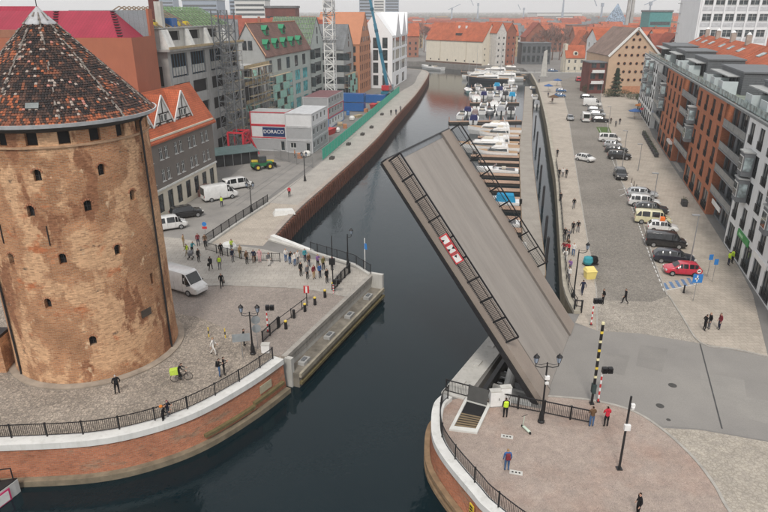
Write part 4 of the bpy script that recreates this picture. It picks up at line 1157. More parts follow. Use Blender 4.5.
for z in (20, 27):
    mb = MB(); mb.box(-2.0,-2.0,z,2.0,2.0,z+.12); mb.build('work_platform', GALV, mast)
    for s in (-1,1):
        mb = MB(); mb.box(-2.0,s*2.0-.03,z+1,2.0,s*2.0+.03,z+1.08); mb.box(s*2.0-.03,-2.0,z+1,s*2.0+.03,2.0,z+1.08); mb.build('platform_rail', GALV, mast)
TEAL = paint('teal_crane_paint', (.02,.17,.26))
mc = thing('mobile_crane', 'mobile crane with raised teal boom and red cab before the white building', 'crane', (1.2,228,0), UANG)
mb = MB(); mb.box(-5.5,-1.3,.9,5.5,1.3,1.7); mb.box(3.6,-1.2,1.7,5.5,1.2,3.0); mb.build('carrier', TEAL, mc)
mb = MB(); mb.box(-3.2,-1.25,1.75,2.2,1.25,3.3); mb.box(-4.4,-1.3,2.0,-3.2,1.3,3.6); mb.build('superstructure', REDP, mc)
mb = MB(); mb.box(2.2,.2,1.75,3.7,1.25,3.6); mb.build('cab', REDP, mc)
mb = MB(); mb.box(2.5,.15,2.5,3.75,1.28,3.4); mb.build('cab_glass', GLASS, mc)
for x in (-4.3,-2.6,1.5,3.2,4.6):
    for s in (-1,1): mb = MB(); mb.cyl((x,s*1.0,.55),(x,s*1.35,.55),.55,.55,14); mb.build('wheel', RUBBER, mc)
ca, sa = math.cos(-UANG), math.sin(-UANG)
tip = (-9.6*ca, -9.6*sa, 49.0)
for f0, f1, w_ in ((.0,.45,.95),(.4,.75,.75),(.7,1,.58)):
    a = lerp((0,0,3.0), tip, f0); b_ = lerp((0,0,3.0), tip, f1); mb = MB(); mb.bar(a, b_, w_, w_*1.15); mb.build('boom_section', TEAL, mc)
mb = MB(); q = lerp((0,0,3.0), tip, .16); mb.cyl((1.8*ca,1.8*sa,2.5),q,.22,.22,10); mb.build('luffing_cylinder', GALV, mc)
for f in (.25,.4,.55,.7):
    q = lerp((0,0,3.0), tip, f); mb = MB(); mb.bar(lerp((0,0,3.0),tip,f-.01), lerp((0,0,3.0),tip,f+.01), 1.1, 1.25); mb.build('boom_collar', plain('teal_dark', (.012,.1,.16), .5), mc)
for s in (-1,1):
    mb = MB(); mb.box(-4.5,s*3,0,-4,s*3.4,.15); mb.bar((-4.25,s*1.2,1.2),(-4.25,s*3.2,1.0),.25); mb.bar((-4.25,s*3.2,.1),(-4.25,s*3.2,1.1),.16); mb.build('outrigger', GALV, mc)

# scaffolding in front of the unfinished fronts
PLANK = plain('scaffold_plank', (.4,.33,.22), .85, .25, 2)
def scaffold(label, o, rot, L, H, step=2.6, lift=2.0, d=1.1, net=None):
    th = thing('scaffold', label, 'scaffold', (o[0],o[1],0), rot, 'scaffolds on the building site')
    mb = MB(); n = int(L/step)
    for k in range(n+1):
        for y in (-.3,-.3-d): mb.cyl((k*step,y,0),(k*step,y,H),.05,.05,5)
    stuff(mb.build('standards', GALV, th)); mb = MB()
    for k in range(1,int(H/lift)+1):
        z = k*lift
        for y in (-.3,-.3-d): mb.bar((0,y,z),(n*step,y,z),.06); mb.bar((0,-.3-d,z+.95),(n*step,-.3-d,z+.95),.05)
        for j in range(0,n,2): mb.bar((j*step,-.3-d,z-lift),((j+1)*step,-.3-d,z),.05)
    stuff(mb.build('ledgers', GALV, th))
    for k in range(1,int(H/lift)+1):
        mb = MB(); mb.box(0,-.3-d,k*lift,n*step,-.3,k*lift+.06); mb.build('plank', PLANK, th)
    if net:
        for j in range(n):
            for k in range(int(H/lift)):
                if (j*7+k*5) % 3 == 1: continue
                mb = MB(); mb.box(j*step+.05,-.36-d,k*lift+.1,(j+1)*step-.05,-.34-d,(k+1)*lift-.05); mb.build('netting', net, th)
NETG = plain('pale_green_netting', (.28,.5,.42), .85, .15, 2)
scaffold('scaffold with pale green netting along the gabled house front', along((-30,165),.5,0), UANG, 17, 12, net=NETG)
scaffold('scaffold on the near gable wall of the pale grey house', along((-30,165),-.1,8.6), UANG-math.pi/2, 8.4, 14, net=NETG)
scaffold('scaffold along the dark concrete house frame behind the white mast', along((-30,165),54.5,.9), UANG, 13, 20)
scaffold('scaffold at the far end of the raw concrete block', along((-37,112),20.5,0), UANG, 9.5, 20)
scaffold('low scaffold before the narrow grey house with pinkish base', (-13.2,214), UANG, 13, 8, net=NETG)
scaffold('scaffold on the half built formwork bay', along((-37,112),31.7,-.6), UANG, 13.5, 16)

# site cabins -------------------------------------------------------------------------------
XANG = UANG - math.pi/2
def cabin(label, o, z, w, d, h, body, frame, windows=True, sidewin=3, roof=None, door=False, group='stacked site cabins'):
    th = thing('site_cabin', label, 'cabin', (o[0],o[1],z), XANG, group)
    bm_ = plain('cabin_'+body[0], body[1], .6, .06, 1.5)
    wall(th, (0,0), (w,0), .05, h-.05, bm_, ([(w-1.4,.15,.9,2.0,('white',1,1))] if door else []) + ([(.8,1.0,1.3,1.1,('white',2,1))] if windows else []))
    wall(th, (w,0), (w,d), .05, h-.05, bm_, [(1.0+k*(d-1)/max(sidewin,1),.95,1.2,1.2,('white',1,1)) for k in range(sidewin)])
    wall(th, (w,d), (0,d), .05, h-.05, bm_, []); wall(th, (0,d), (0,0), .05, h-.05, bm_, [])
    mb = MB(); mb.box(-.02,-.02,h-.12,w+.02,d+.02,h); mb.build('roof', roof or bm_, th)
    fm = frame
    for x in (0,w):
        for y in (0,d): mb = MB(); mb.box(x-.1,y-.1,0,x+.1,y+.1,h-.001); mb.build('corner_post', fm, th)
    for z_ in (0,h-.2):
        mb = MB(); mb.box(-.08,-.07,z_,w+.08,-.0,z_+.2); mb.box(w,-.05,z_,w+.07,d+.05,z_+.2); mb.build('frame_rail', fm, th)
    return th
RF = plain('red_cabin_frame', (.55,.035,.055), .5); WF = plain('pale_cabin_frame', (.5,.51,.52), .5); MAR = plain('maroon_cabin_roof', (.16,.07,.075), .7, .2)
o1 = (-28.2,133.4); GB = ('grey', (.36,.37,.38)); WBd = ('white', (.66,.67,.68)); BB = ('blue', (.03,.12,.36))
cabin('grey ground level site cabin under the dark blue company sign', o1, 0, 7.8, 5, 2.7, GB, WF, False, 1, door=True)
c2 = cabin('white red framed site cabin carrying the dark blue company sign', o1, 2.72, 7.8, 5, 2.7, WBd, RF, False, 1)
cabin('white red framed top cabin above the dark blue company sign', o1, 5.44, 7.8, 5, 2.75, WBd, RF, False, 1, GREYL)
mb = MB(); mb.box(2.6,-.14,.42,7.5,-.08,2.3); sg = mb.build('company_sign', plain('navy_sign', (.012,.035,.12), .4), c2)
def lettering(txt, size, mat, par, loc, rot, name='lettering'):
    cu = bpy.data.curves.new(name, 'FONT'); cu.body = txt; cu.size = size; cu.align_x = 'CENTER'; cu.align_y = 'CENTER'; cu.extrude = .01; cu.offset = size*.012
    o = bpy.data.objects.new(name, cu); col.objects.link(o); bpy.context.view_layer.update()
    me = bpy.data.meshes.new_from_object(o.evaluated_get(bpy.context.evaluated_depsgraph_get())); bpy.data.objects.remove(o)
    me.materials.clear(); me.materials.append(mat)
    o = link(name, me, par, loc); o.rotation_euler = rot; return o
lettering('DORACO', 1.05, WHITEP, sg, (5.05,-.16,1.36), (math.pi/2,0,0))
o2 = (o1[0]+math.cos(XANG)*8.1+math.cos(UANG)*-1.0, o1[1]+math.sin(XANG)*8.1+math.sin(UANG)*-1.0)
cabin('grey ground level site cabin right of the company sign stack', o2, 0, 5.6, 12, 2.7, GB, WF, True, 4, door=True)
cabin('light grey middle site cabin right of the company sign', o2, 2.72, 5.6, 12, 2.7, GB, WF, False, 4)
cabin('white topmost site cabin right of the company sign stack', o2, 5.44, 5.6, 12, 2.75, WBd, WF, False, 4, WF)
o3 = (-20.2,159.5)
cabin('white and blue ground level cabin under the maroon roofed stack', o3, 0, 6.4, 15, 2.6, WBd, BLUEP, False, 5)
cabin('pale grey middle cabin of the maroon roofed stack', o3, 2.62, 6.4, 15, 2.6, GB, RF, False, 5)
cabin('pale grey top cabin with maroon roof behind the white cabins', o3, 5.24, 6.4, 15, 2.6, GB, WF, False, 5, MAR)
for k, (o, z, lab) in enumerate((((-12.8,189),0,'lower blue shipping container behind the green site fence'), ((-12.8,189),2.62,'upper blue shipping container stacked behind the green site fence'), ((-6.5,207),0,'far blue shipping container beside the mobile crane'))):
    th = thing('shipping_container', lab, 'container', (o[0],o[1],z), XANG, 'blue site containers')
    mb = MB(); mb.box(.06,.06,.1,6.94,2.44,2.5); mb.build('body', BLUEP, th)
    mb = MB()
    for q in range(24): mb.box(.2+q*.28,.0,.2,.34+q*.28,.06,2.4)
    for q in range(8): mb.box(6.94,.2+q*.28,.2,7.0,.34+q*.28,2.4)
    stuff(mb.build('corrugation', BLUEP, th))
    for x in (0,6.85):
        for y in (0,2.35): mb = MB(); mb.box(x,y,0,x+.15,y+.15,2.6); mb.build('corner_post', plain('blue_dark', (.012,.07,.22), .5), th)
# low site shelter with teal roof
sh = thing('site_shelter', 'low shelter with teal roof and dark open front beside the cabins', 'shelter', at(216,168)+(0,), math.atan2(at(256,163)[1]-at(216,168)[1], at(256,163)[0]-at(216,168)[0]))
mb = MB(); mb.box(0,.3,0,8.6,4,2.2); mb.build('dark_hoarding', plain('black_mesh', (.02,.022,.024), .8), sh)
mb = MB(); mb.hexa([(-.2,-.2,2.3),(8.8,-.2,2.3),(8.8,4.3,2.9),(-.2,4.3,2.9)],[(-.2,-.2,2.4),(8.8,-.2,2.4),(8.8,4.3,3.0),(-.2,4.3,3.0)]); mb.build('roof', plain('teal_grey_sheet', (.09,.14,.14), .5, .2), sh)
for k in range(6): mb = MB(); mb.box(k*1.7,-.05,0,k*1.7+.08,.03,2.3); mb.build('post', GALV, sh)
# green fence
gf_ = thing('site_fence', 'long green mesh site fence along the left promenade', 'fence', (0,0,0))
fpath = fenceline[9:-8]
fpts = resample(fpath, 2.6)
GF = plain('green_netting', (.05,.42,.29), .8, .2, 3)
for a, b_ in zip(fpts, fpts[1:]):
    d = Vector((b_[0]-a[0], b_[1]-a[1])); ang = math.atan2(d.y, d.x)
    if 'fp' not in WCACHE:
        mb = MB(); mb.box(.02,-.02,.1,2.58,.02,2.3); WCACHE['fp'] = mb.mesh('mesh_panel', GF, uv=False)
        mb = MB(); mb.box(-.04,-.04,0,.04,.04,2.1); mb.box(-.3,-.2,0,.3,.2,.14); WCACHE['fq'] = mb.mesh('fence_post', GALV, uv=False)
    link('mesh_panel', WCACHE['fp'], gf_, (a[0],a[1],0), ang); link('fence_post', WCACHE['fq'], gf_, (a[0],a[1],0), ang)
fc = thing('site_fence', 'short run of grey mesh fence closing the site beside the green fence', 'fence', (0,0,0))
ca_, cb_ = at(313,168), at(272,158)
for a, b_ in zip(resample([ca_,cb_],2.4), resample([ca_,cb_],2.4)[1:]):
    ang = math.atan2(b_[1]-a[1], b_[0]-a[0]); mb = MB()
    for k in range(16): mb.box(k*.155,-.01,.15,k*.155+.02,.01,1.95)
    mb.box(0,-.02,1.9,2.4,.02,1.96); mb.box(0,-.02,.15,2.4,.02,.2); stuff(mb.build('mesh_panel', GALV, fc, (a[0],a[1],0), ang))
    mb = MB(); mb.box(-.04,-.04,0,.04,.04,2.1); mb.build('fence_post', GALV, fc, (a[0],a[1],0), ang)
# site clutter, each pile its own thing
rr = random.Random(5)
CL = [('brick_pallet','pallet of orange bricks',(.45,.2,.1)),('sand_bag','white bulk bag of sand',(.7,.69,.66)),('timber_stack','stack of pale timber',(.45,.35,.22)),('red_skip','red waste skip',(.5,.05,.05)),('blue_barrel','blue barrel',(.03,.15,.4))]
spots = [((322,140),0,'beside the white cabins near the green fence'),((330,134),3,'behind the green fence below the maroon stack'),((337,132),1,'behind the green fence right of the red skip'),((345,128),0,'beside the white bag behind the green fence'),((340,125),2,'at the corner of the maroon roofed stack'),((352,120),1,'in front of the blue containers'),((358,117),2,'in front of the lower blue container'),((366,112),0,'right of the blue containers'),((320,133),4,'at the corner of the white cabins'),((300,158),0,'in front of the grey ground cabin'),((307,156),1,'in front of the right hand cabin stack'),((374,108),3,'near the mobile crane'),((380,103),2,'beside the mobile crane carrier'),((348,115),4,'left of the blue containers')]
for (px, py), ki, where in spots:
    nm, ds, c = CL[ki]; o = at(px, py); mt = plain('clutter_'+nm, c, .8, .2, 3); mb = MB()
    if nm == 'sand_bag': mb.lathe([(.5,0),(.75,.15),(.8,.7),(.6,1.05),(.2,1.15)],(0,0,0),10)
    elif nm == 'blue_barrel':
        mb.lathe([(.45,0),(.48,.05),(.48,1.1),(.42,1.15)],(0,0,0),12)
    elif nm == 'timber_stack':
        for a in range(4):
            for l_ in range(3): mb.box(-1.6+rr.uniform(-.1,.1),-.6+a*.32,l_*.22,1.6+rr.uniform(-.1,.1),-.33+a*.32,l_*.22+.18)
    elif nm == 'red_skip':
        mb.hexa([(-1.3,-.7,0),(1.3,-.7,0),(1.3,.7,0),(-1.3,.7,0)],[(-1.9,-.9,1.3),(1.9,-.9,1.3),(1.9,.9,1.3),(-1.9,.9,1.3)]); mb.box(-1.95,-.95,1.3,1.95,-.85,1.4); mb.box(-1.95,.85,1.3,1.95,.95,1.4)
    else:
        mb.box(-.6,-.5,0,.6,.5,.14)
        for a in range(3):
            for l_ in range(4): mb.box(-.58+a*.4+rr.uniform(0,.02),-.48,.14+l_*.22,-.22+a*.4,.48,.34+l_*.22)
    tag(mb.build(nm, mt, None, (o[0],o[1],0), UANG+rr.uniform(-.4,.4)), ds+' '+where, 'site material', 'building site materials')

# ------------------------------------------------------------------ right bank apartments
RU = Vector((.2696,.963))
RANG = math.atan2(-RU.y, -RU.x)
RO = (42.3+.28*(192-70), 192.0)
apt = thing('apartment_block', 'long apartment block in white, grey and orange sections along the right pavement', 'building', (RO[0],RO[1],0), RANG)
FL = [3.7+3.1*k for k in range(4)]; TOPZ = 16.1; ADEP = 19
TERRA = bricks('apartment_orange_brick', (.47,.165,.08), (.40,.135,.068), (.33,.16,.1), .3, .1, .01, .85, None, .2, .5, False, .12)
SECT = [('white',0,33.2),('grey',33.2,49.8),('orange',49.8,71.7),('grey',71.7,87.2),('orange',87.2,108),('grey',108,120.5),('white',120.5,149)]
D1, D2 = ('dark',1,1), ('dark',2,1)
for kind, u0, u1 in SECT:
    L = u1-u0; op = []
    mat_ = {'white': WHITE, 'grey': GREYR, 'orange': TERRA}[kind]
    rec = .0
    if kind == 'orange':
        n = 4; st = L/n
        for z in FL: op += [(k*st+st/2-.95, z+.2, 1.9, 2.45, D2) for k in range(n)]
        op += [(k*st+.9, .25, st-1.6, 2.9, ('shop',2,1)) for k in range(n)]
    elif kind == 'white':
        n = max(4, round(L/4.3)); st = L/n
        for z in FL: op += [(k*st+st/2-.95, z+.2, 1.9, 2.45, D2) for k in range(n)]
        op += [(k*st+.7, .2, st-1.2, 3.0, ('shop',3,1)) for k in range(n)]
    else:
        n = 3; st = L/n; rec = 1.1
        for z in FL: op += [(k*st+.55, z+.2, st-1.2, 2.4, ('dark',3,1)) for k in range(n)]
        if u0 == 71.7:
            op = [o for o in op if not (o[1] < 7 and o[0] < 10)]
            op += [(1.2,.05,8.2,6.3,None)]
            op += [(11,.25,3.2,2.9,('shop',2,1))]
        else: op += [(k*st+.5, .25, st-1.0, 2.9, ('shop',2,1)) for k in range(n)]
    wall(apt, (u0,rec), (u1,rec), 0, TOPZ, mat_, op, r=.3, rails=(kind != 'grey'), name=kind+'_wall')
    if rec:
        for u_, s in ((u0,1),(u1,-1)):
            wall(apt, ((u_,rec) if s > 0 else (u_,0)), ((u_,0) if s > 0 else (u_,rec)), 0, TOPZ, TERRA if u_ not in (33.2,120.5) else WHITE, [], name='side_wall')
        for z in FL:
            mb = MB(); mb.box(u0+.05,-.04,z-.14,u1-.05,rec,z+.06); bl = mb.build('balcony', plain('balcony_grey',(.2,.21,.22),.7,.1), apt)
            key = ('glz', round(L,1))
            n = 4
            for k in range(n):
                w_ = (L-.3)/n; mb = MB(); mb.box(u0+.15+k*w_+.04,-.04,z+.12,u0+.15+(k+1)*w_-.04,-.01,z+1.0); mb.build('balustrade_panel', plain('smoked_glass', (.16,.18,.19), .25, .15, 2, 0, 0, .6), bl)
            mb = MB(); mb.box(u0+.1,-.06,z+1.0,u1-.1,.01,z+1.06); mb.build('balcony_rail', STEEL_G, bl)
    mb = MB(); mb.box(u0+.01,-.06,TOPZ,u1-.01,.35,TOPZ+.28); mb.build('parapet', plain('parapet_cap', (.2,.21,.21), .6), apt)
for p0, p1 in (((149,0),(149,ADEP)), ((149,ADEP),(0,ADEP)), ((0,ADEP),(0,0))): wall(apt, p0, p1, 0, TOPZ, WHITE, [])
mb = MB(); mb.box(72.9,.3,.0,81.1,1.4,.04); mb.build('passage_floor', PROM, apt)
mb = MB(); mb.box(72.7,1.1,0,72.9,9,6.4); mb.box(81.1,1.1,0,81.3,9,6.4); mb.box(72.9,8.6,0,81.1,9,6.4); mb.build('passage_lining', TERRA, apt)
# grey oriels
def oriel(u, z, w_=2.6, d=1.1, h=2.7):
    o = MB(); o.prism([(u,0),(u+.35,-d),(u+w_-.35,-d),(u+w_,0)], z, z+h); oo = o.build('oriel', GREYR, apt)
    mb = MB(); mb.box(u+.5,-d-.05,z+.55,u+w_-.5,-d-.01,z+2.3); fr = mb.build('oriel_window', FRAMEW, oo)
    mb = MB(); mb.hexa([(u+w_-.3,-d+.1,z+.6),(u+w_-.05,-.2,z+.6),(u+w_+.0,-.2,z+.6),(u+w_-.25,-d+.1,z+.6)],[(u+w_-.3,-d+.1,z+2.2),(u+w_-.05,-.2,z+2.2),(u+w_+.0,-.2,z+2.2),(u+w_-.25,-d+.1,z+2.2)]); mb.build('side_pane', GLASSL, oo)
    for s in range(2):
        for t in range(2):
            mb = MB(); x0 = u+.58+s*(w_-1.12)/2; mb.box(x0,-d-.07,z+.63+t*.82,x0+(w_-1.3)/2,-d-.052,z+1.37+t*.82); mb.build('pane', GLASS, fr)
    mb = MB(); mb.prism([(u-.1,0),(u+.3,-d-.12),(u+w_-.3,-d-.12),(u+w_+.1,0)], z+h, z+h+.14); mb.build('oriel_roof', GREYL, oo)
for u in (123.6, 85.9, 48.6, 12, 22.5):
    for z in FL[1:3] if u > 40 else FL[1:4]: oriel(u, z+.1)
for u in (136,144): 
    for z in FL[1:3]: oriel(u, z+.1)
# terrace floor, glass screens, penthouses, tiled roofs
mb = MB(); mb.box(.2,1.15,TOPZ-.25,148.8,ADEP-.2,TOPZ+.05); mb.build('terrace_floor', plain('terrace_green', (.2,.23,.19), .85, .35, .5), apt)
for k in range(28):
    u = 4+k*5.1
    mb = MB(); mb.box(u,.5,TOPZ+.3,u+4.7,.55,TOPZ+1.15); mb.build('glass_screen', glass('terrace_glass', (.24,.3,.29), .12), apt)
for u in (34,52,58,66,84,90,96,113,120,126):
    mb = MB(); mb.box(u,.9,TOPZ+.06,u+2.9,1.0,TOPZ+2.0); mb.build('privacy_screen', plain('frosted_glass', (.5,.56,.57), .35, .08, 1), apt)
    mb = MB(); mb.box(u+2.9,.9,TOPZ+.06,u+3.0,3.0,TOPZ+2.0); mb.build('privacy_screen', plain('frosted_glass', (.5,.56,.57)), apt)
PENT = bricks('charcoal_cladding', (.13,.14,.15), (.12,.13,.14), (.07,.07,.075), 6, .32, .03, .6, None, .4, .5, False, .1)
for u0, u1 in ((6,24),(33,46),(58,72),(84,99),(110,124),(133,147)):
    wall(apt, (u0,3.6), (u1,3.6), TOPZ+.05, TOPZ+3.2, PENT, [(1.0+k*2.4,TOPZ+.1,2.1,2.2,('dark',2,1)) for k in range(int((u1-u0-1)/2.4))], name='penthouse_wall')
    wall(apt, (u1,3.6), (u1,9.8), TOPZ+.05, TOPZ+3.2, PENT, [], name='penthouse_wall'); wall(apt, (u0,9.8), (u0,3.6), TOPZ+.05, TOPZ+3.2, PENT, [], name='penthouse_wall')
    mb = MB(); mb.box(u0-.2,3.4,TOPZ+3.2,u1+.2,10,TOPZ+3.45); mb.build('penthouse_roof', plain('membrane_grey', (.14,.15,.16), .7, .1), apt)
    mb = MB(); mb.box(u0-.5,1.9,TOPZ+2.45,u1-2,3.6,TOPZ+2.6); mb.build('canopy', GREYL, apt)
for u0, u1 in ((0,30),(30.5,64),(64.5,104),(104.5,149)):
    mb = MB(); zf, zr = TOPZ+2.3, TOPZ+5.2
    mb.hexa([(u0,9.9,zf),(u1,9.9,zf),(u1,15,zr),(u0,15,zr)], [(u0,9.9,zf+.25),(u1,9.9,zf+.25),(u1,15,zr+.25),(u0,15,zr+.25)])
    mb.hexa([(u0,15,zr),(u1,15,zr),(u1,ADEP+.3,zf),(u0,ADEP+.3,zf)], [(u0,15,zr+.25),(u1,15,zr+.25),(u1,ADEP+.3,zf+.25),(u0,ADEP+.3,zf+.25)])
    ro = mb.build('tiled_roof', TILE_O, apt)
    for k in range(int((u1-u0)/9)):
        f = .55; mb = MB(); x = u0+4+k*9; y = 9.9+5.1*f; z = zf+(zr-zf)*f+.27
        mb.hexa([(x,y-.6,z-.33),(x+2.6,y-.6,z-.33),(x+2.6,y+.6,z+.35),(x,y+.6,z+.35)],[(x,y-.6,z-.23),(x+2.6,y-.6,z-.23),(x+2.6,y+.6,z+.45),(x,y+.6,z+.45)]); mb.build('roof_light', GLASSL, ro)
    for k in range(int((u1-u0)/14)):
        mb = MB(); x = u0+6+k*14; mb.box(x,14,zr-.2,x+1.1,15,zr+1.8); mb.build('chimney', plain('chimney_render',(.35,.3,.26)), ro)
        mb = MB(); mb.lathe([(.55,0),(.1,.5)],(x+.5,14.5,zr+1.9),8); mb.build('vent_cowl', WHITEP, ro)
# shop fronts
mb = MB(); mb.box(125.9,-.14,2.95,130.7,-.02,3.75); sgn = mb.build('shop_sign', plain('shop_green', (.03,.27,.06), .5), apt); sgn['label'] = 'green shop sign over the entrance'
mb = MB(); mb.box(126.6,-.17,3.2,128.4,-.14,3.5); mb.build('sign_emblem', plain('pale_green', (.35,.6,.35), .5), sgn)
mb = MB(); mb.box(133,-.12,3.0,138,-.02,3.6); mb.build('shop_sign', WHITEP, apt)
mb = MB(); mb.box(112,-.4,2.9,117,-.3,3.5); mb.build('shop_sign', WHITEP, apt)
mb = MB(); mb.box(66,-.5,3.0,70.5,-.02,3.5); mb.build('awning', WHITEP, apt)
# terrace planters along the pavement
for k in range(11):
    u = 44+k*2.7 if k < 10 else 104
    p = (RO[0]-RU.x*u-RU.y*2.3, RO[1]-RU.y*u+RU.x*2.3)
    th = thing('terrace_planter', 'dark café planter box by the orange facade, %s from the far end' % ['first','second','third','fourth','fifth','sixth','seventh','eighth','ninth','tenth'][k] if k < 10 else 'lone dark planter box near the shop fronts', 'planter', (p[0],p[1],0), RANG, 'planters along the apartment block')
    mb = MB(); mb.box(-.9,-.35,0,.9,.35,.75); mb.box(-.95,-.4,.7,.95,.4,.78); mb.build('box', plain('dark_planter', (.04,.04,.042), .7), th)
    mb = MB(); r2 = random.Random(k)
    for j in range(60):
        c = Vector((r2.uniform(-.8,.8), r2.uniform(-.3,.3), .8+r2.uniform(0,.35))); d = Vector((r2.uniform(-1,1),r2.uniform(-1,1),r2.uniform(.2,1)))*.14
        mb.tri(c, c+d, c+Vector((d.y,-d.x,d.z))*.8)
    stuff(mb.build('foliage', plain('planter_leaves', (.05,.075,.03), .9, .3, 5), th))

# ------------------------------------------------------------------ buildings beyond, right
def simple_house(name, label, o, rot, L, D, H, rise, wm, rm, front=0, rows=0, axis='x', style=('white',2,1), ww=1.0, wh=1.5, z0=1.2, fh=3.0, left=0, group=None, cat='house', gw=0, right=0, ov=.35):
    th = thing(name, label, cat, (o[0],o[1],0), rot, group)
    mk = lambda LL, n: [x for r_ in range(rows) for x in grid(LL, n, z0+r_*fh, ww, wh, style)] if n else []
    wall(th, (0,0), (L,0), 0, H, wm, mk(L,front)); wall(th, (L,0), (L,D), 0, H, wm, mk(D,right)); wall(th, (L,D), (0,D), 0, H, wm, []); wall(th, (0,D), (0,0), 0, H, wm, mk(D,left))
    if rise: gable_roof(th, 0, 0, L, D, H, rise, rm, axis, ov, .2, wm)
    else:
        mb = MB(); mb.box(-.2,-.2,H,L+.2,D+.2,H+.35); mb.build('roof', rm, th)
    return th
PEACH = bricks('peach_brick', (.6,.42,.29), (.55,.38,.26), (.5,.38,.28), .4, .12, .012, .85, None, .2, .5, False, .1)
gr = thing('granary', 'peach brick granary with white edged gable and rows of round windows', 'granary', (79.5,231,0), 0)
L, D, H = 17.8, 26, 13.0
wall(gr, (0,0), (L,0), 0, H, PEACH, []); wall(gr, (L,0), (L,D), 0, H, PEACH, []); wall(gr, (L,D), (0,D), 0, H, PEACH, []); wall(gr, (0,D), (0,0), 0, H, PEACH, [])
gable_roof(gr, 0, 0, L, D, H, 9.0, tiles('tan_grey_roof_tiles', (.27,.19,.155), (.23,.165,.14), (.14,.1,.09)), 'y', .2, .25, PEACH)
for s in (-1,1):
    mb = MB(); mb.bar((L/2+s*(L/2+.35),-.35,H-.2),(L/2,-.35,H+9.25),.7,.5,up=(0,1,0)); mb.build('verge', FRAMEW, gr)
def roundwin(par, x, z, r=.55):
    mb = MB(); mb.cyl((x,-.12,z),(x,.05,z),r,r,14); o = mb.build('round_window', plain('arch_brick', (.36,.16,.09)), par)
    mb = MB(); mb.cyl((x,-.14,z),(x,-.1,z),r*.8,r*.8,14); mb.build('pane', DARK, o)
for z, n in ((4.8,6),(7.6,6),(10.4,6),(13.2,6),(15.9,4),(18.4,2)):
    for k in range(n): roundwin(gr, L/2+(k-(n-1)/2)*2.15, z)
roundwin(gr, L/2, 20.3, .7)
roundwin(gr, 2.6, 2.2)
mb = MB(); mb.box(6,-.06,0,L,-.02,2.6); mb.build('orange_base', plain('orange_base', (.48,.23,.13), .85), gr)
mg = simple_house('brick_annex', 'maroon brick annex with white balconies left of the peach granary', (73.2,231.5), 0, 5.9, 9, 10.5, 0, bricks('maroon_brick',(.2,.06,.05),(.17,.05,.045),(.12,.06,.05)), TILE_G, 2, 3, style=('dark',2,1), ww=1.8, wh=2.0, fh=3.8)
for z in (3.4,7.2):
    mb = MB(); mb.box(.8,-1.0,z,5.2,0,z+.15); mb.box(.8,-1.0,z+.15,5.2,-.92,z+1.05); mb.build('balcony', WHITEP, mg)
for k in range(4):
    o = at(590.5+k*3.4, 87); th = thing('banner_flag', 'pink banner on a pole by the maroon annex, %s from the left' % ('first','second','third','fourth')[k], 'banner', (o[0],o[1],0), 0, 'pink banners')
    mb = MB(); mb.cyl((0,0,0),(0,0,6),.06,.05,6); mb.build('pole', GALV, th)
    mb = MB(); mb.box(.06,-.02,2.2,1.15,.02,5.9); mb.build('cloth', plain('pink_banner', (.62,.07,.32), .7), th)
simple_house('white_house', 'white three storey house with red roof behind the peach granary', (84.5,262), 0, 14, 13, 17, 4, WHITE, TILE_O, 5, 5, style=('dark',1,1), ww=1.2, wh=1.7, fh=3.2, left=2)
simple_house('brick_house', 'small red brick gabled house between the granary and the white tower block', (102,240), 0, 8, 10, 15, 5, bricks('dark_red_brick',(.2,.06,.05),(.16,.05,.045),(.1,.06,.05)), TILE_R, 2, 4, 'y', ww=1.1, wh=1.5, fh=3.4)
simple_house('grey_house', 'pale modern house with dark windows behind the granary roof', (94,275), 0, 12, 12, 18, 0, GREYL, TILE_G, 4, 5, style=('dark',1,1), ww=1.6, wh=1.6, fh=3.3)
ht = thing('white_tower_block', 'tall white office block with a blank side wall behind the apartments', 'building', (92,196,0), 0)
WHT = plain('tower_block_white', (.74,.75,.76), .7, .04, .4)
op = [(1.2+k*3.35, 3+r_*4.4, 2.6, 2.0, ('white',2,2)) for r_ in range(9) for k in range(6)]
wall(ht, (0,0), (21.5,0), 0, 44, WHT, op, sills=GREYL)
dxy = (24*.19, 24*.98)
for p0, p1 in (((21.5,0),(21.5+dxy[0],dxy[1])), ((21.5+dxy[0],dxy[1]),dxy), (dxy,(0,0))): wall(ht, p0, p1, 0, 44, WHT, [])
for k in range(6):
    mb = MB(); mb.box(.35+k*3.35,-.3,0,.75+k*3.35,-.01,44); mb.build('pilaster', WHT, ht)
mb = MB(); mb.box(20.9,-.3,0,21.5,-.01,44); mb.build('pilaster', WHT, ht)
for r_ in range(9):
    mb = MB(); mb.box(.8,-.06,1.4+r_*4.4,20.8,-.02,2.6+r_*4.4); mb.build('spandrel', plain('spandrel_grey', (.5,.51,.53), .6), ht)
mb = MB()
for r_ in range(14): mb.box(dxy[0]-1.0,dxy[1]-2+0,r_*3,dxy[0]-.4,dxy[1]-.5,r_*3+.15); mb.box(dxy[0]-1.0,dxy[1]-2,r_*3+1,dxy[0]-.95,dxy[1]-.5,r_*3+1.1)
mb.build('fire_balconies', GREYL, ht)
simple_house('crimson_house', 'crimson sided house at the right edge behind the tiled roofs', (121,190), 0, 14, 12, 27, 0, plain('crimson_render',(.4,.05,.06)), TILE_R, 3, 6, style=('dark',1,1), fh=4)

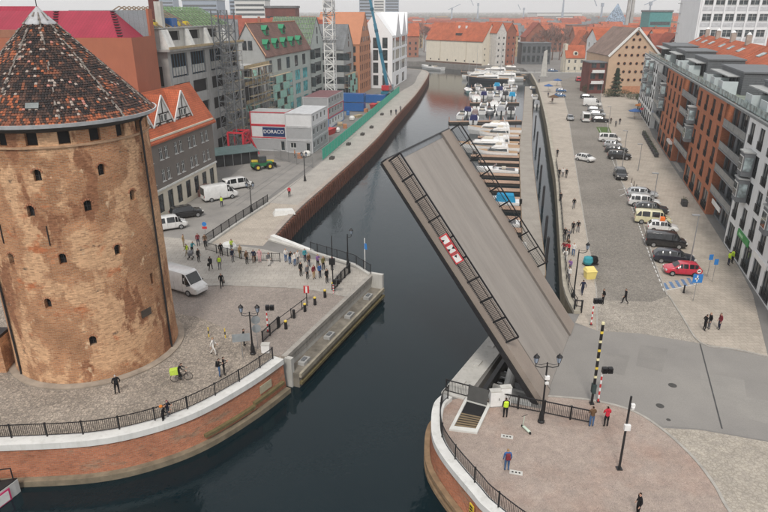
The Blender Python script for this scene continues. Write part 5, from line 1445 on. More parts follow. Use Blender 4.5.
# cream granary and its neighbours at the head of the marina
XC = math.atan2(-27,27.0)
cg = thing('cream_granary', 'long cream granary with plain orange tiled roof at the end of the basin', 'granary', (24.5,381,0), XC)
L, D, H = 40, 14, 12.6
CRW = plain('granary_cream', (.70,.64,.53), .8, .05, .4, streak=.1)
op = [(3+k*6.2, 1.4, .9, .9, ('dark',1,1)) for k in range(6)]
wall(cg, (0,0), (L,0), 0, H, CRW, op); wall(cg, (L,0), (L,D), 0, H, CRW, [x for z in (2,5,8) for x in grid(D,3,z,.9,1.0,('dark',1,1))]); wall(cg, (L,D), (0,D), 0, H, CRW, []); wall(cg, (0,D), (0,0), 0, H, CRW, [])
gable_roof(cg, 0, 0, L, D, H, 8.6, TILE_O, 'x', .4, .25, CRW)
for x in (10.5, 29):
    mb = MB(); mb.box(x,-.12,0,x+.18,-.01,H); mb.build('downpipe', plain('tan_pipe', (.45,.38,.28)), cg)
mb = MB(); mb.box(20,1.6,H+2.3,24,3.6,H+3.6); mb.build('roof_hatch', plain('dark_hatch', (.05,.03,.03)), cg)
for x in (19.5,24.5): mb = MB(); mb.box(x,4.4,H+6,x+.9,5.4,H+7.4); mb.build('chimney', WHITEP, cg)
mb = MB(); mb.box(-.1,-.25,0,L+.1,-.01,.9); mb.build('dark_plinth', plain('plinth_brown', (.12,.07,.05)), cg)
wg = simple_house('stepped_granary', 'narrow white granary with dark shuttered openings beside the cream granary', (60,352), .5, 6.5, 14, 17, 5, plain('half_white', (.55,.53,.5)), TILE_O, 2, 5, 'y', ('dark',1,1), .9, 1.1, fh=3.1)
simple_house('brick_granary', 'slim red brick granary right of the white one', (66,356), .4, 6, 14, 17.5, 4, bricks('warm_red_brick',(.36,.13,.08),(.3,.1,.065),(.22,.12,.09)), TILE_O, 2, 5, 'y', ('dark',1,1), .9, 1.1, fh=3.1)
simple_house('museum_hall', 'dark glazed hall with slim white fins at the head of the marina', (76,362), .0, 16, 12, 11, 0, plain('slate_render',(.1,.11,.12)), TILE_G, 6, 2, style=('dark',2,1), ww=1.6, wh=3.4, fh=4.8)
simple_house('brick_granary', 'broad red brick gabled granary with square windows behind the marina', (85,396), .0, 14, 16, 13, 8, bricks('warm_red_brick',(.36,.13,.08),(.3,.1,.065),(.22,.12,.09)), TILE_R, 5, 3, 'y', ('white',1,1), 1.1, 1.3, fh=3.5, left=3)
simple_house('red_house', 'low red brick house with hipped orange roof behind the promenade', (113,352), .1, 18, 12, 10.5, 6, bricks('warm_red_brick',(.36,.13,.08),(.3,.1,.065),(.22,.12,.09)), TILE_O, 5, 2, ww=1.1, wh=1.6, fh=3.6, left=3)
simple_house('red_house', 'red brick row with steep orange gable near the bare trees', (101,345), .1, 9, 10, 10, 8, bricks('warm_red_brick',(.36,.13,.08),(.3,.1,.065),(.22,.12,.09)), TILE_O, 3, 2, 'y', ww=1.0, wh=1.5, fh=3.6)
ch = simple_house('cream_cottage', 'small cream cottage with orange roof and arched dormer at the street end', (87,312), .0, 9, 9, 7.0, 5.2, CREAM, TILE_O, 3, 2, ww=1.0, wh=1.5, fh=3.2, left=2)
mb = MB(); mb.cyl((4.5,.6,8.6),(4.5,3.2,8.6),1.2,1.2,16); mb.build('arched_dormer', CREAM, ch)
mb = MB(); mb.cyl((4.5,.5,8.8),(4.5,.62,8.8),.6,.6,14); mb.build('dormer_window', GLASS, ch)
mb = MB(); mb.box(-.3,2.5,0,.9,6.5,13); mb.build('tall_gable_wall', CREAM, ch)
sl = thing('concrete_stele', 'pale leaning concrete stele on the right promenade', 'sculpture', at(543,77)+(0,))
mb = MB(); mb.hexa([(-1.3,-.6,0),(1.3,-.6,0),(1.3,.6,0),(-1.3,.6,0)],[(-.4,-.3,11),(.9,-.3,11.6),(.9,.3,11.6),(-.4,.3,11)]); mb.build('slab', CONCL, sl)
mb = MB(); mb.box(-1.8,-1.2,0,1.8,1.2,.5); mb.build('base', CONC, sl)
fbridge = thing('footbridge', 'low footbridge across the head of the marina', 'bridge', (64,312,0), -.1)
mb = MB(); mb.box(-2,-1.6,-.3,34,1.6,.3); mb.build('deck', CONC, fbridge)
for k in range(12): mb = MB(); mb.box(-1.8+k*3.2,-1.6,.3,-1.7+k*3.2,-1.5,1.4); mb.build('post', STEEL_G, fbridge)
mb = MB(); mb.box(-2,-1.62,1.35,34,-1.5,1.45); mb.build('rail', STEEL_G, fbridge)

# ------------------------------------------------------------------ marina
dockp = smooth([(18.3,70.5),(20.4,80),(33.1,145),(43.4,191),(52.4,232),(61.5,274)], 5)
DOCK = bricks('dock_decking', (.36,.33,.29), (.33,.3,.265), (.2,.18,.16), 3, .16, .015, .85, None, .25, .5, True, .15)
DTIM = bricks('brown_dock_boards', (.46,.31,.225), (.38,.255,.19), (.2,.14,.1), .16, 3, .015, .85, None, .25, .5, True, .2)
dk = thing('marina_walkway', 'long pale floating walkway of the marina', 'pontoon', (0,0,0))
band(dockp, -1.35, 1.35, -2.75, -2.22).build('deck', DOCK, dk)
band(dockp, -1.45, -1.35, -2.8, -2.3).build('fender', WOOD, dk); band(dockp, 1.35, 1.45, -2.8, -2.3).build('fender', WOOD, dk)
mb = MB(); mb.box(-.55,-3,-2.2,.55,3,-2.12); 
tag(mb.build('gangway', plain('gangway_grey',(.45,.44,.41)), None, (dockp[2][0]+.3,dockp[2][1]+8,0.02), -.19), 'pale grey gangway plate lying on the near end of the marina walkway', 'gangway')
ORD = ['nearest','second','third','fourth','fifth','sixth','seventh','eighth','ninth','tenth','eleventh','twelfth','thirteenth','fourteenth','fifteenth','sixteenth','seventeenth','eighteenth','nineteenth','twentieth']
fing = resample(dockp, 5.6)
FY = [p for p in fing if 82 < p[1] < 165][:19]
fdir = Vector((-.985,.17))
for k, p in enumerate(FY):
    th = thing('finger_pontoon', 'brown timber finger pontoon, %s from the raised bridge' % ORD[k], 'pontoon', (p[0]-1.5,p[1]+.3,WATER_Z), math.atan2(fdir.y,fdir.x), 'finger pontoons of the marina')
    Lf = 8.5 if k < 9 else 10.5
    mb = MB(); mb.box(0,-.8,.0,Lf,.8,.5); mb.build('float', plain('dark_float',(.05,.045,.04)), th)
    mb = MB(); mb.box(0,-1.0,.5,Lf+.05,1.0,.6); mb.build('deck', DTIM, th)
    mb = MB(); mb.cyl((Lf-.3,.0,.6),(Lf-.3,.0,1.0),.07,.07,6); mb.box(Lf-.5,-.04,1.0,Lf-.1,.04,1.07); mb.build('cleat', GALV, th)
for k, (px, py) in enumerate(((533,110),(535,128),(536.5,146),(538.5,164),(540,183),(542.5,206),(545,239),(546,262))):
    p = at(px, py, WATER_Z); mb = MB(); mb.cyl((0,0,-1),(0,0,3.4),.2,.2,8); mb.cyl((0,0,3.4),(0,0,3.6),.22,.05,8)
    tag(mb.build('mooring_pile', plain('black_pile',(.025,.025,.028),.7), None, (p[0],p[1],WATER_Z)), 'black mooring pile in the channel beside the walkway, %s from the far end' % ORD[k].replace('nearest','first'), 'mooring pile', 'mooring piles')
def cross_pontoon(label, a, b_, w_=1.6, tim=DTIM):
    ang = math.atan2(b_[1]-a[1], b_[0]-a[0]); Lc = math.dist(a,b_)
    th = thing('cross_pontoon', label, 'pontoon', (a[0],a[1],WATER_Z), ang, 'cross pontoons of the marina')
    mb = MB(); mb.box(0,-w_/2+.05,0,Lc,w_/2-.05,.5); mb.build('float', plain('dark_float',(.05,.045,.04)), th)
    mb = MB(); mb.box(0,-w_/2,.5,Lc,w_/2,.6); mb.build('deck', tim, th)
    n = int(Lc/4)
    for k in range(n+1): mb = MB(); mb.cyl((k*4+.2,w_/2-.1,-.5),(k*4+.2,w_/2-.1,1.7),.1,.1,6); mb.build('pile', plain('orange_pile',(.4,.17,.1)), th)
cross_pontoon('cross pontoon just beyond the two big white yachts', at(449,122,-2.4), at(521,121,-2.4), 2.0)
cross_pontoon('cross pontoon behind the row of small covered boats', at(470,103,-2.4), at(519,103,-2.4), 1.2)
cross_pontoon('far cross pontoon below the black bowed yacht', at(471,88,-2.4), at(510,88,-2.4), 1.2)
cross_pontoon('farthest cross pontoon below the cream granary', at(461,72,-2.4), at(510,73,-2.4), 1.2)

HULLW = paint('gelcoat_white', (.74,.74,.73), .25, .5); HULLN = paint('navy_hull', (.015,.02,.03), .3); CANN = cloth('navy_canvas', (.02,.022,.09)); CANB = cloth('blue_canvas', (.02,.25,.45)); TEAK = plain('teak_deck', (.38,.25,.15), .8, .15, 3)
BLUEH = paint('blue_hull', (.02,.12,.32))
def hull(mb, L, W, fb, m=0, md=1, draft=.35):
    st = []; n = 12
    for i in range(n+1):
        f = i/n; x = -L/2+L*f
        b_ = W/2*(.86+.14*min(1,f*3)) if f < .55 else W/2*max(.02,1-((f-.55)/.45)**2.2)
        sheer = fb*(1+.45*f**2)
        st.append((x, b_, sheer))
    base = len(mb.v)
    for x, b_, s_ in st:
        kx = x - (0 if x < L*.2 else (x-L*.2)*.18)
        mb.v += [(kx,-b_*.72,-draft),(x,-b_,s_*.55),(x,-b_,s_),(x,b_,s_),(x,b_,s_*.55),(kx,b_*.72,-draft)]
    for i in range(n):
        for j in range(5):
            a = base+i*6+j; mb.face((a, a+6, a+7, a+1), md if j == 2 else m)
    mb.face([base+j for j in range(6)], m); mb.face([base+n*6+j for j in reversed(range(6))], m)
    return st
def house(mb, x0, x1, w0, w1, z0, z1, rake=.5, rake_b=.15, m=0):
    mb.hexa([(x0,-w0/2,z0),(x1,-w1/2,z0),(x1,w1/2,z0),(x0,w0/2,z0)], [(x0+rake_b,-w0/2*.85,z1),(x1-rake,-w1/2*.8,z1),(x1-rake,w1/2*.8,z1),(x0+rake_b,w0/2*.85,z1)], m)
def boat(label, p, rz, L, kind, hm=None, can=None):
    L = L*1.04 if kind in ('small','open') else L
    hm = hm or HULLW; W = L*(.30 if L > 9 else .34); fb = .09*L+.25 if kind != 'launch' else 1.2
    th = thing('boat' if kind in ('small','launch') else ('sailing_boat' if kind == 'sail' else 'motor_yacht'), label, 'boat', (p[0],p[1],WATER_Z), rz, 'boats moored in the basin')
    mb = MB(); hull(mb, L, W, fb); mb.build('hull', [hm, TEAK if kind == 'yacht' else HULLW], th, smooth=False)
    if kind == 'yacht':
        mb = MB(); house(mb, -L*.28, L*.28, W*.8, W*.5, fb*1.02, fb+1.15, 1.5); cb = mb.build('cabin', HULLW, th)
        mb = MB(); house(mb, -L*.24, L*.245, W*.815, W*.525, fb+.3, fb+.85, .75, .1); mb.build('cabin_windows', GLASS, cb)
        mb = MB(); house(mb, -L*.26, L*.1, W*.7, W*.5, fb+1.15, fb+1.6, .6); fbk = mb.build('flybridge', HULLW, th)
        mb = MB(); house(mb, -L*.1, L*.06, W*.45, W*.4, fb+1.6, fb+2.0, .4); mb.build('helm_seat', plain('cream_vinyl',(.55,.5,.42)), fbk)
        mb = MB(); mb.tube([(-L*.2,-W*.3,fb+1.5),(-L*.16,-W*.25,fb+2.7),(-L*.16,W*.25,fb+2.7),(-L*.2,W*.3,fb+1.5)],.07,6); mb.build('radar_arch', HULLW, th)
        mb = MB(); mb.box(-L*.56,-W*.4,.25,-L*.49,W*.4,.35); mb.build('swim_platform', TEAK, th)
        mb = MB()
        for s in (-1,1): mb.tube([(L*.05,s*W*.46,fb*1.15+.5),(L*.3,s*W*.4,fb*1.25+.55),(L*.47,s*W*.06,fb*1.42+.55)],.025,5)
        mb.build('bow_rail', GALV, th)
    elif kind == 'small':
        mb = MB(); house(mb, -L*.05, L*.3, W*.72, W*.4, fb*1.02, fb+.6, .9); cb = mb.build('cabin', HULLW, th)
        mb = MB(); house(mb, L*.0, L*.26, W*.73, W*.46, fb+.15, fb+.5, .6, .05); mb.build('windscreen', GLASS, cb)
        mb = MB(); house(mb, -L*.42, L*.02, W*.82, W*.74, fb*1.0, fb+1.15, .4, .4); mb.build('canopy', can or CANN, th)
        mb = MB(); mb.box(-L*.56,-.2,-.1,-L*.5,.2,fb+.4); mb.build('outboard_motor', plain('motor_black',(.02,.02,.02),.4), th)
    elif kind == 'open':
        mb = MB(); house(mb, -L*.42, L*.16, W*.82, W*.72, fb*.98, fb+.1, .2, .1); mb.build('cockpit', plain('cockpit_grey',(.11,.11,.115)), th); mb = MB(); mb.hexa([(L*.1,-W*.3,fb+.4),(L*.1,W*.3,fb+.4),(L*.12,W*.3,fb+.4),(L*.12,-W*.3,fb+.4)],[(L*.02,-W*.27,fb+.95),(L*.02,W*.27,fb+.95),(L*.04,W*.27,fb+.95),(L*.04,-W*.27,fb+.95)]); mb.build('windscreen', GLASS, th)
        mb = MB(); house(mb, L*.1, L*.34, W*.6, W*.35, fb*1.05, fb+.45, .7); cb = mb.build('cabin', HULLW, th)
        mb = MB(); mb.box(-L*.2,-W*.2,fb,-L*.1,W*.2,fb+.5); mb.build('bench', plain('cream_vinyl',(.55,.5,.42)), th)
    elif kind == 'sail':
        mb = MB(); house(mb, -L*.1, L*.25, W*.6, W*.4, fb*1.02, fb+.5, .6); mb.build('cabin', HULLW, th)
        mb = MB(); mb.cyl((L*.08,0,fb),(L*.08,0,fb+L*1.25),.09,.05,6); mb.build('mast', GALV, th)
        mb = MB(); mb.cyl((L*.08,0,fb+1.3),(-L*.4,0,fb+1.4),.14,.1,6); mb.build('boom', can or CANN, th)
        mb = MB(); mb.cyl((L*.48,0,fb*1.4),(L*.08,0,fb+L*1.2),.015,.015,4); mb.cyl((-L*.48,0,fb),(L*.08,0,fb+L*1.2),.015,.015,4); mb.build('stays', GALV, th)
    else:
        mb = MB(); house(mb, -L*.3, L*.2, W*.7, W*.6, fb, fb+1.8, .5); cb = mb.build('cabin', WHITEP, th)
        mb = MB(); house(mb, -L*.28, L*.19, W*.715, W*.62, fb+.7, fb+1.3, .2,.05); mb.build('cabin_windows', GLASS, cb)
        mb = MB(); house(mb, -L*.02, L*.14, W*.5, W*.4, fb+1.8, fb+3.2, .4); mb.build('wheelhouse', BLUEH, th)
        mb = MB(); mb.cyl((0,0,fb+3.2),(0,0,fb+6),.06,.04,6); mb.build('mast', GALV, th)
    return th
W_ = WATER_Z; FD = math.atan2(fdir.y, fdir.x)
boat('big white flybridge yacht beside the cross pontoon', at(494,134,W_), FD+.05, 14, 'yacht')
boat('long white yacht with dark windows nearest the raised bridge', at(486,152,W_), FD, 15, 'yacht')
boat('white boat with navy canvas cover at the pontoon end', at(468,113,W_), UANG, 8, 'small')
boat('grey open motor boat behind the big white yacht', at(490,113.5,W_), UANG+3.1, 7, 'open', paint('grey_hull',(.35,.36,.38)))
boat('dark covered boat next to the pale walkway', at(511,112,W_), UANG, 8, 'small', None, cloth('charcoal_canvas',(.04,.04,.045)))
boat('white cabin boat with dark windscreen in the second row', at(476,101,W_), UANG+.1, 10, 'small', None, HULLW)
boat('white cruiser in the middle of the second row', at(497,99,W_), UANG, 10.5, 'open')
boat('boat under a bright blue cover', at(512,98,W_), UANG, 9.5, 'small', None, CANB)
boat('white small boat in the second row beside the white cruiser', at(490,95,W_), UANG, 8, 'open')
boat('small sailing boat with bare mast at the outer pontoon end', at(468,92,W_), UANG+.2, 9, 'sail', paint('grey_green_hull',(.12,.2,.2)))
boat('small white boat at the far cross pontoon', at(514,89,W_), UANG, 8, 'open')
boat('black bowed yacht lying across the far cross pontoon', at(487,82.5,W_), FD, 19, 'yacht', HULLN)
boat('white yacht right of the black bowed yacht', at(506,80,W_), FD, 16, 'yacht')
boat('white yacht with yellow trim below the cream granary', at(494,74.5,W_), FD+.1, 20, 'yacht')
boat('slim white yacht behind the yellow trimmed one', at(508,72,W_), FD, 15, 'yacht')
boat('far white yacht nearest the cream granary gable', at(483,70,W_), FD+.1, 18, 'yacht')
boat('far white yacht next to the dark glazed hall', at(499,67,W_), FD, 17, 'yacht')
boat('sailing boat with tall mast before the brick granary', at(478,75,W_), FD+.2, 11, 'sail')
boat('blue and white harbour launch in front of the cream granary', at(452,67,W_), XC+math.pi, 17, 'launch', BLUEH)
boat('low white boat left of the blue launch', at(432,69.5,W_), XC+math.pi, 15, 'open')
boat('narrow dark boat in the right hand channel', at(533,90,W_), UANG, 8, 'open', HULLN)
boat('pale boat in the right hand channel behind the covered one', at(534.5,98,W_), UANG, 7, 'open')
boat('grey covered boat nearest in the right hand channel', at(536.5,106,W_), UANG, 6.5, 'small', None, cloth('grey_canvas',(.3,.31,.33)))
boat('tall masted sailing boat at the head of the marina', at(505,69,W_), FD, 12, 'sail')
for k, (px,py,L_,kd,cn,lab) in enumerate(((474,122,9,'small','navy','small white boat moored behind the first cross pontoon, at its outer end'),(482,112.5,8,'open',None,'white open boat between the navy covered boat and the grey one'),(500,113,8,'small','grey','white boat with grey cover beside the dark covered one'),(484,97,9,'small','navy','navy covered boat in the second row near the outer end'),(505,97,9,'small','charcoal','charcoal covered boat left of the bright blue cover'),(478,88.5,10,'open',None,'white open boat at the far cross pontoon, outer end'),(497,88,10,'small','blue','blue covered boat at the far cross pontoon'),(506,87.5,9,'open',None,'white open boat beside the blue covered one at the far pontoon'),(476,79,14,'yacht',None,'white yacht left of the black bowed yacht'),(513,78,13,'yacht',None,'white yacht against the head of the walkway'),(488,66,14,'yacht',None,'white yacht touching the far quay below the cream gable'),(516,70,12,'small','navy','navy covered boat near the footbridge'),(470,69,10,'sail',None,'small sailing boat right of the blue launch'))):
    boat(lab, at(px,py,W_), UANG+.05*(k%3) if kd != 'yacht' else FD+.04*k, L_, kd, None, cloth(cn+'_canvas',(.3,.31,.33)) if cn else None)
for k, (px,py,L_,kd,lab) in enumerate(((462,117,8,'open','white boat off the outer end of the first cross pontoon'),(484,107.5,9,'open','white boat in the gap between the first and second boat rows, outer one'),(494,107,9,'small','covered boat in the gap between the two nearest boat rows'),(503,106.5,9,'open','white boat in the gap beside the pale walkway'),(473,96,9,'open','white boat at the outer end of the second row'),(482,92.5,10,'open','white boat between the second row and the far cross pontoon'),(500,92,10,'small','covered boat between the second row and the far cross pontoon'),(508,93,10,'open','white boat between the blue cover and the far cross pontoon'),(490,77.5,13,'sail','masted white boat among the far yachts'),(500,76,12,'sail','second masted boat among the far yachts, nearer the walkway'),(511,83,11,'sail','masted boat at the walkway beyond the far pontoon'))):
    boat(lab, at(px,py,W_), UANG+.06*(k%3-1), L_, kd, None, (CANN,CANB,HULLW)[k%3] if kd == 'small' else None)
for k, (j, L_, kd, lab) in enumerate(((0,7,'open','small white boat moored at the nearest finger pontoon'),(2,7.5,'small','covered white boat between the near finger pontoons'),(6,8,'open','white open boat halfway along the finger pontoons'),(9,9,'yacht','short white yacht beyond the halfway finger pontoons'),(11,9,'yacht','white yacht moored between the finger pontoons behind the deck tip'),(13,10,'yacht','white yacht just nearer than the long white yacht'))):
    if j < len(FY)-1:
        a = FY[j]; b_ = FY[j+1]; c_ = ((a[0]+b_[0])/2-1.8-L_/2, (a[1]+b_[1])/2+.3+.17*L_/2)
        boat(lab, c_, FD, L_, kd, None, CANB if kd == 'small' else None)
# flat nosed pontoon in the lower left corner
np_ = thing('mooring_pontoon', 'pale grey flat nosed pontoon with a red sign in the lower left corner', 'pontoon', (0,0,0))
q = [at(18.5,482,-2.0), at(17,492,-2.6), (-27.5,28), (-34,28), (-34,32.6), at(-8,486,-2.0)]
mb = MB(); mb.prism(q, -3.4, -1.75); mb.build('hull', plain('pontoon_grey',(.5,.51,.5),.6,.08), np_)
mb = MB(); mb.prism([(a[0]*.9995-.05,a[1]+.02) for a in q], -1.74, -1.66); mb.build('deck', STEEL_D, np_)
a_, b_ = Vector(q[1]), Vector(q[2]); d_ = (b_-a_).normalized()
s0 = a_+d_*1.0; nn = Vector((-d_.y, d_.x)); nn = nn if nn.dot(Vector((0,-1))) > 0 else -nn
mb = MB(); mb.box(-.55,-.02,-.5,.55,.02,.5); sg = mb.build('warning_sign', plain('magenta_red',(.5,.04,.14),.5), np_, (s0.x+nn.x*.05, s0.y+nn.y*.05, -2.35), math.atan2(d_.y,d_.x))
mb = MB(); mb.box(-.42,-.035,-.37,.42,.035,.37); sw_ = mb.build('sign_face', WHITEP, sg); mb = MB(); mb.bar((-.3,-.045,-.3),(.3,-.045,.3),.12,.02,up=(0,1,0)); mb.bar((-.05,-.05,.32),(.34,-.05,-.2),.1,.02,up=(0,1,0)); mb.build('sign_stroke', plain('magenta_red',(.5,.04,.14)), sw_)
for f in (0,.5,1): mb = MB(); p_ = lerp((q[5][0],q[5][1]),(q[0][0],q[0][1]),f); mb.cyl((p_[0]-.2,p_[1]-.15,-1.7),(p_[0]-.2,p_[1]-.15,-.7),.04,.04,6); mb.build('stanchion', STEEL_B, np_)
mb = MB(); mb.bar((q[5][0]-.2,q[5][1]-.15,-.72),(q[0][0]-.2,q[0][1]-.15,-.72),.06); mb.build('handrail', STEEL_B, np_)

# ------------------------------------------------------------------ vehicles
CARS = {
 'hatch': (3.9, [(-1.95,.74,.40,.80,.82,.66),(-1.86,.82,.30,.92,.96,.66),(-1.52,.85,.28,.95,1.36,.58),(-1.1,.86,.25,.95,1.46,.60),(.1,.86,.25,.94,1.46,.60),(.42,.86,.25,.93,1.42,.58),(1.02,.85,.25,.92,.98,.68),(1.7,.82,.28,.78,.84,.62),(1.94,.72,.36,.62,.66,.55)], 1,2,5,6, .31),
 'wagon': (4.7, [(-2.35,.76,.42,.85,.88,.66),(-2.26,.86,.32,.98,1.02,.70),(-1.9,.9,.28,1.0,1.40,.62),(-1.4,.91,.26,1.0,1.52,.64),(.2,.91,.26,.98,1.52,.64),(.55,.91,.26,.97,1.47,.62),(1.2,.9,.26,.96,1.02,.72),(2.05,.86,.3,.84,.9,.66),(2.34,.74,.38,.66,.7,.56)], 1,2,5,6, .33),
 'suv': (4.6, [(-2.3,.78,.45,.98,1.0,.7),(-2.22,.9,.36,1.08,1.12,.74),(-1.98,.94,.32,1.1,1.62,.7),(-1.5,.94,.3,1.1,1.74,.7),(.3,.94,.3,1.08,1.74,.7),(.65,.94,.3,1.06,1.68,.68),(1.2,.93,.3,1.05,1.12,.76),(2.0,.9,.34,.96,1.02,.7),(2.3,.8,.42,.74,.8,.62)], 1,2,5,6, .37),
 'mpv': (4.9, [(-2.45,.8,.42,1.0,1.05,.74),(-2.4,.92,.32,1.12,1.7,.74),(-2.25,.94,.28,1.12,1.82,.76),(-1.6,.95,.26,1.12,1.88,.76),(.8,.95,.26,1.08,1.88,.76),(1.15,.95,.26,1.06,1.8,.74),(1.75,.93,.26,1.04,1.1,.78),(2.2,.88,.3,.9,.95,.7),(2.45,.78,.38,.7,.74,.6)], 0,1,5,6, .34),
 'van': (5.6, [(-2.8,.86,.5,1.0,1.05,.86),(-2.76,.97,.34,1.3,2.3,.88),(-2.6,.98,.3,1.3,2.42,.88),(-1.5,.98,.28,1.3,2.44,.88),(1.0,.98,.28,1.25,2.44,.88),(1.35,.98,.28,1.22,2.32,.84),(2.05,.97,.28,1.18,1.26,.84),(2.6,.92,.32,.98,1.05,.78),(2.8,.82,.4,.72,.78,.66)], 0,1,5,6, .35),
}
CARC = {}
def car_parts(kind):
    if kind in CARC: return CARC[kind]
    L, S, ra, rb_, wa, wb_, wr = CARS[kind]
    mb = MB()
    for (x, w, zb, zl, zt, wt) in S:
        mb.v += [(x,-w*.93,zb),(x,-w,zb+.18),(x,-w,zl),(x,-wt,zt),(x,wt,zt),(x,w,zl),(x,w,zb+.18),(x,w*.93,zb)]
    n = len(S)
    for i in range(n-1):
        for j in range(8):
            a, b_ = i*8+j, i*8+(j+1) % 8; mb.face((a, b_, b_+8, a+8))
    mb.face(list(reversed(range(8)))); mb.face([(n-1)*8+j for j in range(8)])
    me = mb.mesh('car_body', [WHITEP], False, False)
    o = bpy.data.objects.new('tmp', me); col.objects.link(o)
    bv = o.modifiers.new('b','BEVEL'); bv.width = .045; bv.segments = 2; bv.limit_method = 'ANGLE'; bv.angle_limit = R(14)
    bpy.context.view_layer.update()
    body = bpy.data.meshes.new_from_object(o.evaluated_get(bpy.context.evaluated_depsgraph_get())); bpy.data.objects.remove(o)
    body.polygons.foreach_set('use_smooth', [True]*len(body.polygons))
    parts = []
    def P(i, j): return Vector(mb.v[i*8+j])
    def panel(quads, name):
        g_ = MB()
        for q in quads:
            c = sum(q, Vector())/4; nrm = (q[1]-q[0]).cross(q[3]-q[0]).normalized()
            if nrm.dot(c-Vector((0,0,.7))) < 0: nrm = -nrm
            pts = [c+(p-c)*.9+nrm*.016 for p in q]
            g_.quad(*pts)
        parts.append((name, g_.mesh(name, glass('car_glass',(.012,.014,.016),.06,.7), False, False)))
    panel([[P(wa,3),P(wa,4),P(wb_,4),P(wb_,3)]], 'windscreen')
    panel([[P(ra,3),P(ra,4),P(rb_,4),P(rb_,3)]], 'rear_window')
    last = 4 if kind != 'van' else 4
    segs = [(rb_,3),(3,4),(4,wa),(wa,wb_)] if kind != 'van' else [(4,wa),(wa,wb_)]
    for j0, j1, nm in ((2,3,'side_windows'),(5,4,'side_windows')):
        qs = []
        for a, b_ in segs:
            if a == b_: continue
            if (a,b_) == (3,4):
                for f0, f1 in ((0,.47),(.53,1)):
                    qs.append([P(a,j0).lerp(P(b_,j0),f0), P(a,j0).lerp(P(b_,j0),f1), P(a,j1).lerp(P(b_,j1),f1), P(a,j1).lerp(P(b_,j1),f0)])
            else: qs.append([P(a,j0),P(b_,j0),P(b_,j1),P(a,j1)])
        panel(qs, nm)
    m_ = MB(); m_.cyl((0,-.1,0),(0,.1,0),wr,wr,16,0); tyre = m_.mesh('tyre', RUBBER, False, False)
    m_ = MB(); m_.cyl((0,-.115,0),(0,.115,0),wr*.64,wr*.6,12,0); rim = m_.mesh('rim', GALV, False, False)
    x0, xn = S[0], S[-1]
    lt = []
    for s in (-1,1):
        m_ = MB(); m_.box(S[-2][0]+.02, s*(S[-2][1]-.14)-.14, S[-2][3]-.2, S[-1][0]-.02, s*(S[-2][1]-.14)+.1, S[-2][3]-.04); lt.append(('headlight', m_.mesh('headlight', plain('lamp_lens',(.6,.6,.58),.2), False, False)))
        m_ = MB(); m_.box(S[0][0]-.02, s*(S[0][1]-.04)-.09, S[0][3]-.18, S[1][0]-.0, s*(S[0][1]-.04)+.09, S[0][3]+.06); lt.append(('taillight', m_.mesh('taillight', plain('tail_lens',(.35,.02,.02),.3), False, False)))
        m_ = MB(); xm = S[wb_][0]-.25; m_.box(xm-.07, s*(S[wb_][1]+.1)-.09, S[wb_][3]+.02, xm+.06, s*(S[wb_][1]+.1)+.09, S[wb_][3]+.16); lt.append(('mirror', m_.mesh('mirror', FRAMED, False, False)))
    m_ = MB(); m_.box(xn[0]-.03,-.26,xn[2]+.1,xn[0]+.02,.26,xn[2]+.2); lt.append(('number_plate', m_.mesh('number_plate', WHITEP, False, False)))
    m_ = MB(); m_.box(x0[0]-.02,-.26,x0[2]+.16,x0[0]+.03,.26,x0[2]+.27); lt.append(('number_plate', m_.mesh('number_plate', WHITEP, False, False)))
    m_ = MB(); m_.box(S[1][0]+.02,-S[1][1]*.8,.22,S[-2][0]-.02,S[1][1]*.8,.34); lt.append(('underbody', m_.mesh('underbody', RUBBER, False, False)))
    m_ = MB()
    for s in (-1,1):
        for xx in (-.25*L/4.6, .75*L/4.6):
            m_.box(xx-.008, s*(S[3][1]+.002)-.004, S[3][2]+.2, xx+.008, s*(S[3][1]+.002)+.004, S[3][3])
    lt.append(('door_seam', m_.mesh('door_seam', RUBBER, False, False)))
    CARC[kind] = (body, parts, tyre, rim, lt, L, wr); return CARC[kind]
CARCOL = {'white': (.72,.72,.71), 'black': (.012,.012,.014), 'navy': (.018,.022,.035), 'red': (.55,.02,.05), 'silver': (.42,.44,.46), 'dark': (.03,.033,.036), 'cream': (.68,.64,.42), 'blue': (.05,.14,.3), 'grey': (.2,.21,.22)}
def car(name, label, p, rz, kind, colr, cat='car', group=None):
    body, parts, tyre, rim, lt, L, wr = car_parts(kind)
    th = thing(name, label, cat, (p[0],p[1],.02), rz, group)
    b_ = link('body', body, th); b_.material_slots[0].link = 'OBJECT'; b_.material_slots[0].material = paint('car_'+colr, CARCOL[colr], .25, .6)
    for nm, me_ in parts: link(nm, me_, th)
    for nm, me_ in lt: link(nm, me_, th)
    wy = CARS[kind][1][3][1]-.06
    for sx in (-.31,.30):
        for s in (-1,1):
            w_ = link('wheel', tyre, th, (sx*L, s*wy, wr)); link('rim', rim, w_)
    return th
PK = math.atan2(-.27,.963)          # nose-in parking, square to the right pavement
GRP = 'cars parked along the right street'
car('parked_car', 'small red hatchback, nearest of the parked row', at(681,274), PK+math.pi+.1, 'hatch', 'red', group=GRP)
car('parked_car', 'dark navy estate car next to the red hatchback', at(673,262), PK, 'wagon', 'navy', group=GRP)
car('parked_van', 'boxy black people carrier behind the navy estate', at(665,246), PK, 'mpv', 'black', group=GRP)
cw = car('parked_car', 'small white car with an orange roof sign', at(662,231), PK, 'hatch', 'white', group=GRP)
mb = MB(); mb.box(-.5,-.35,1.5,.1,.35,1.95); rs = mb.build('roof_sign', plain('orange_sign',(.75,.16,.02),.5), cw)
mb = MB(); mb.box(-.56,-.2,1.56,-.5,-.13,1.86); mb.box(-.56,.13,1.56,-.5,.2,1.86); mb.box(-.56,-.2,1.84,-.5,.2,1.9); mb.box(-.56,-.13,1.68,-.5,.13,1.73); mb.build('sign_letter', WHITEP, rs)
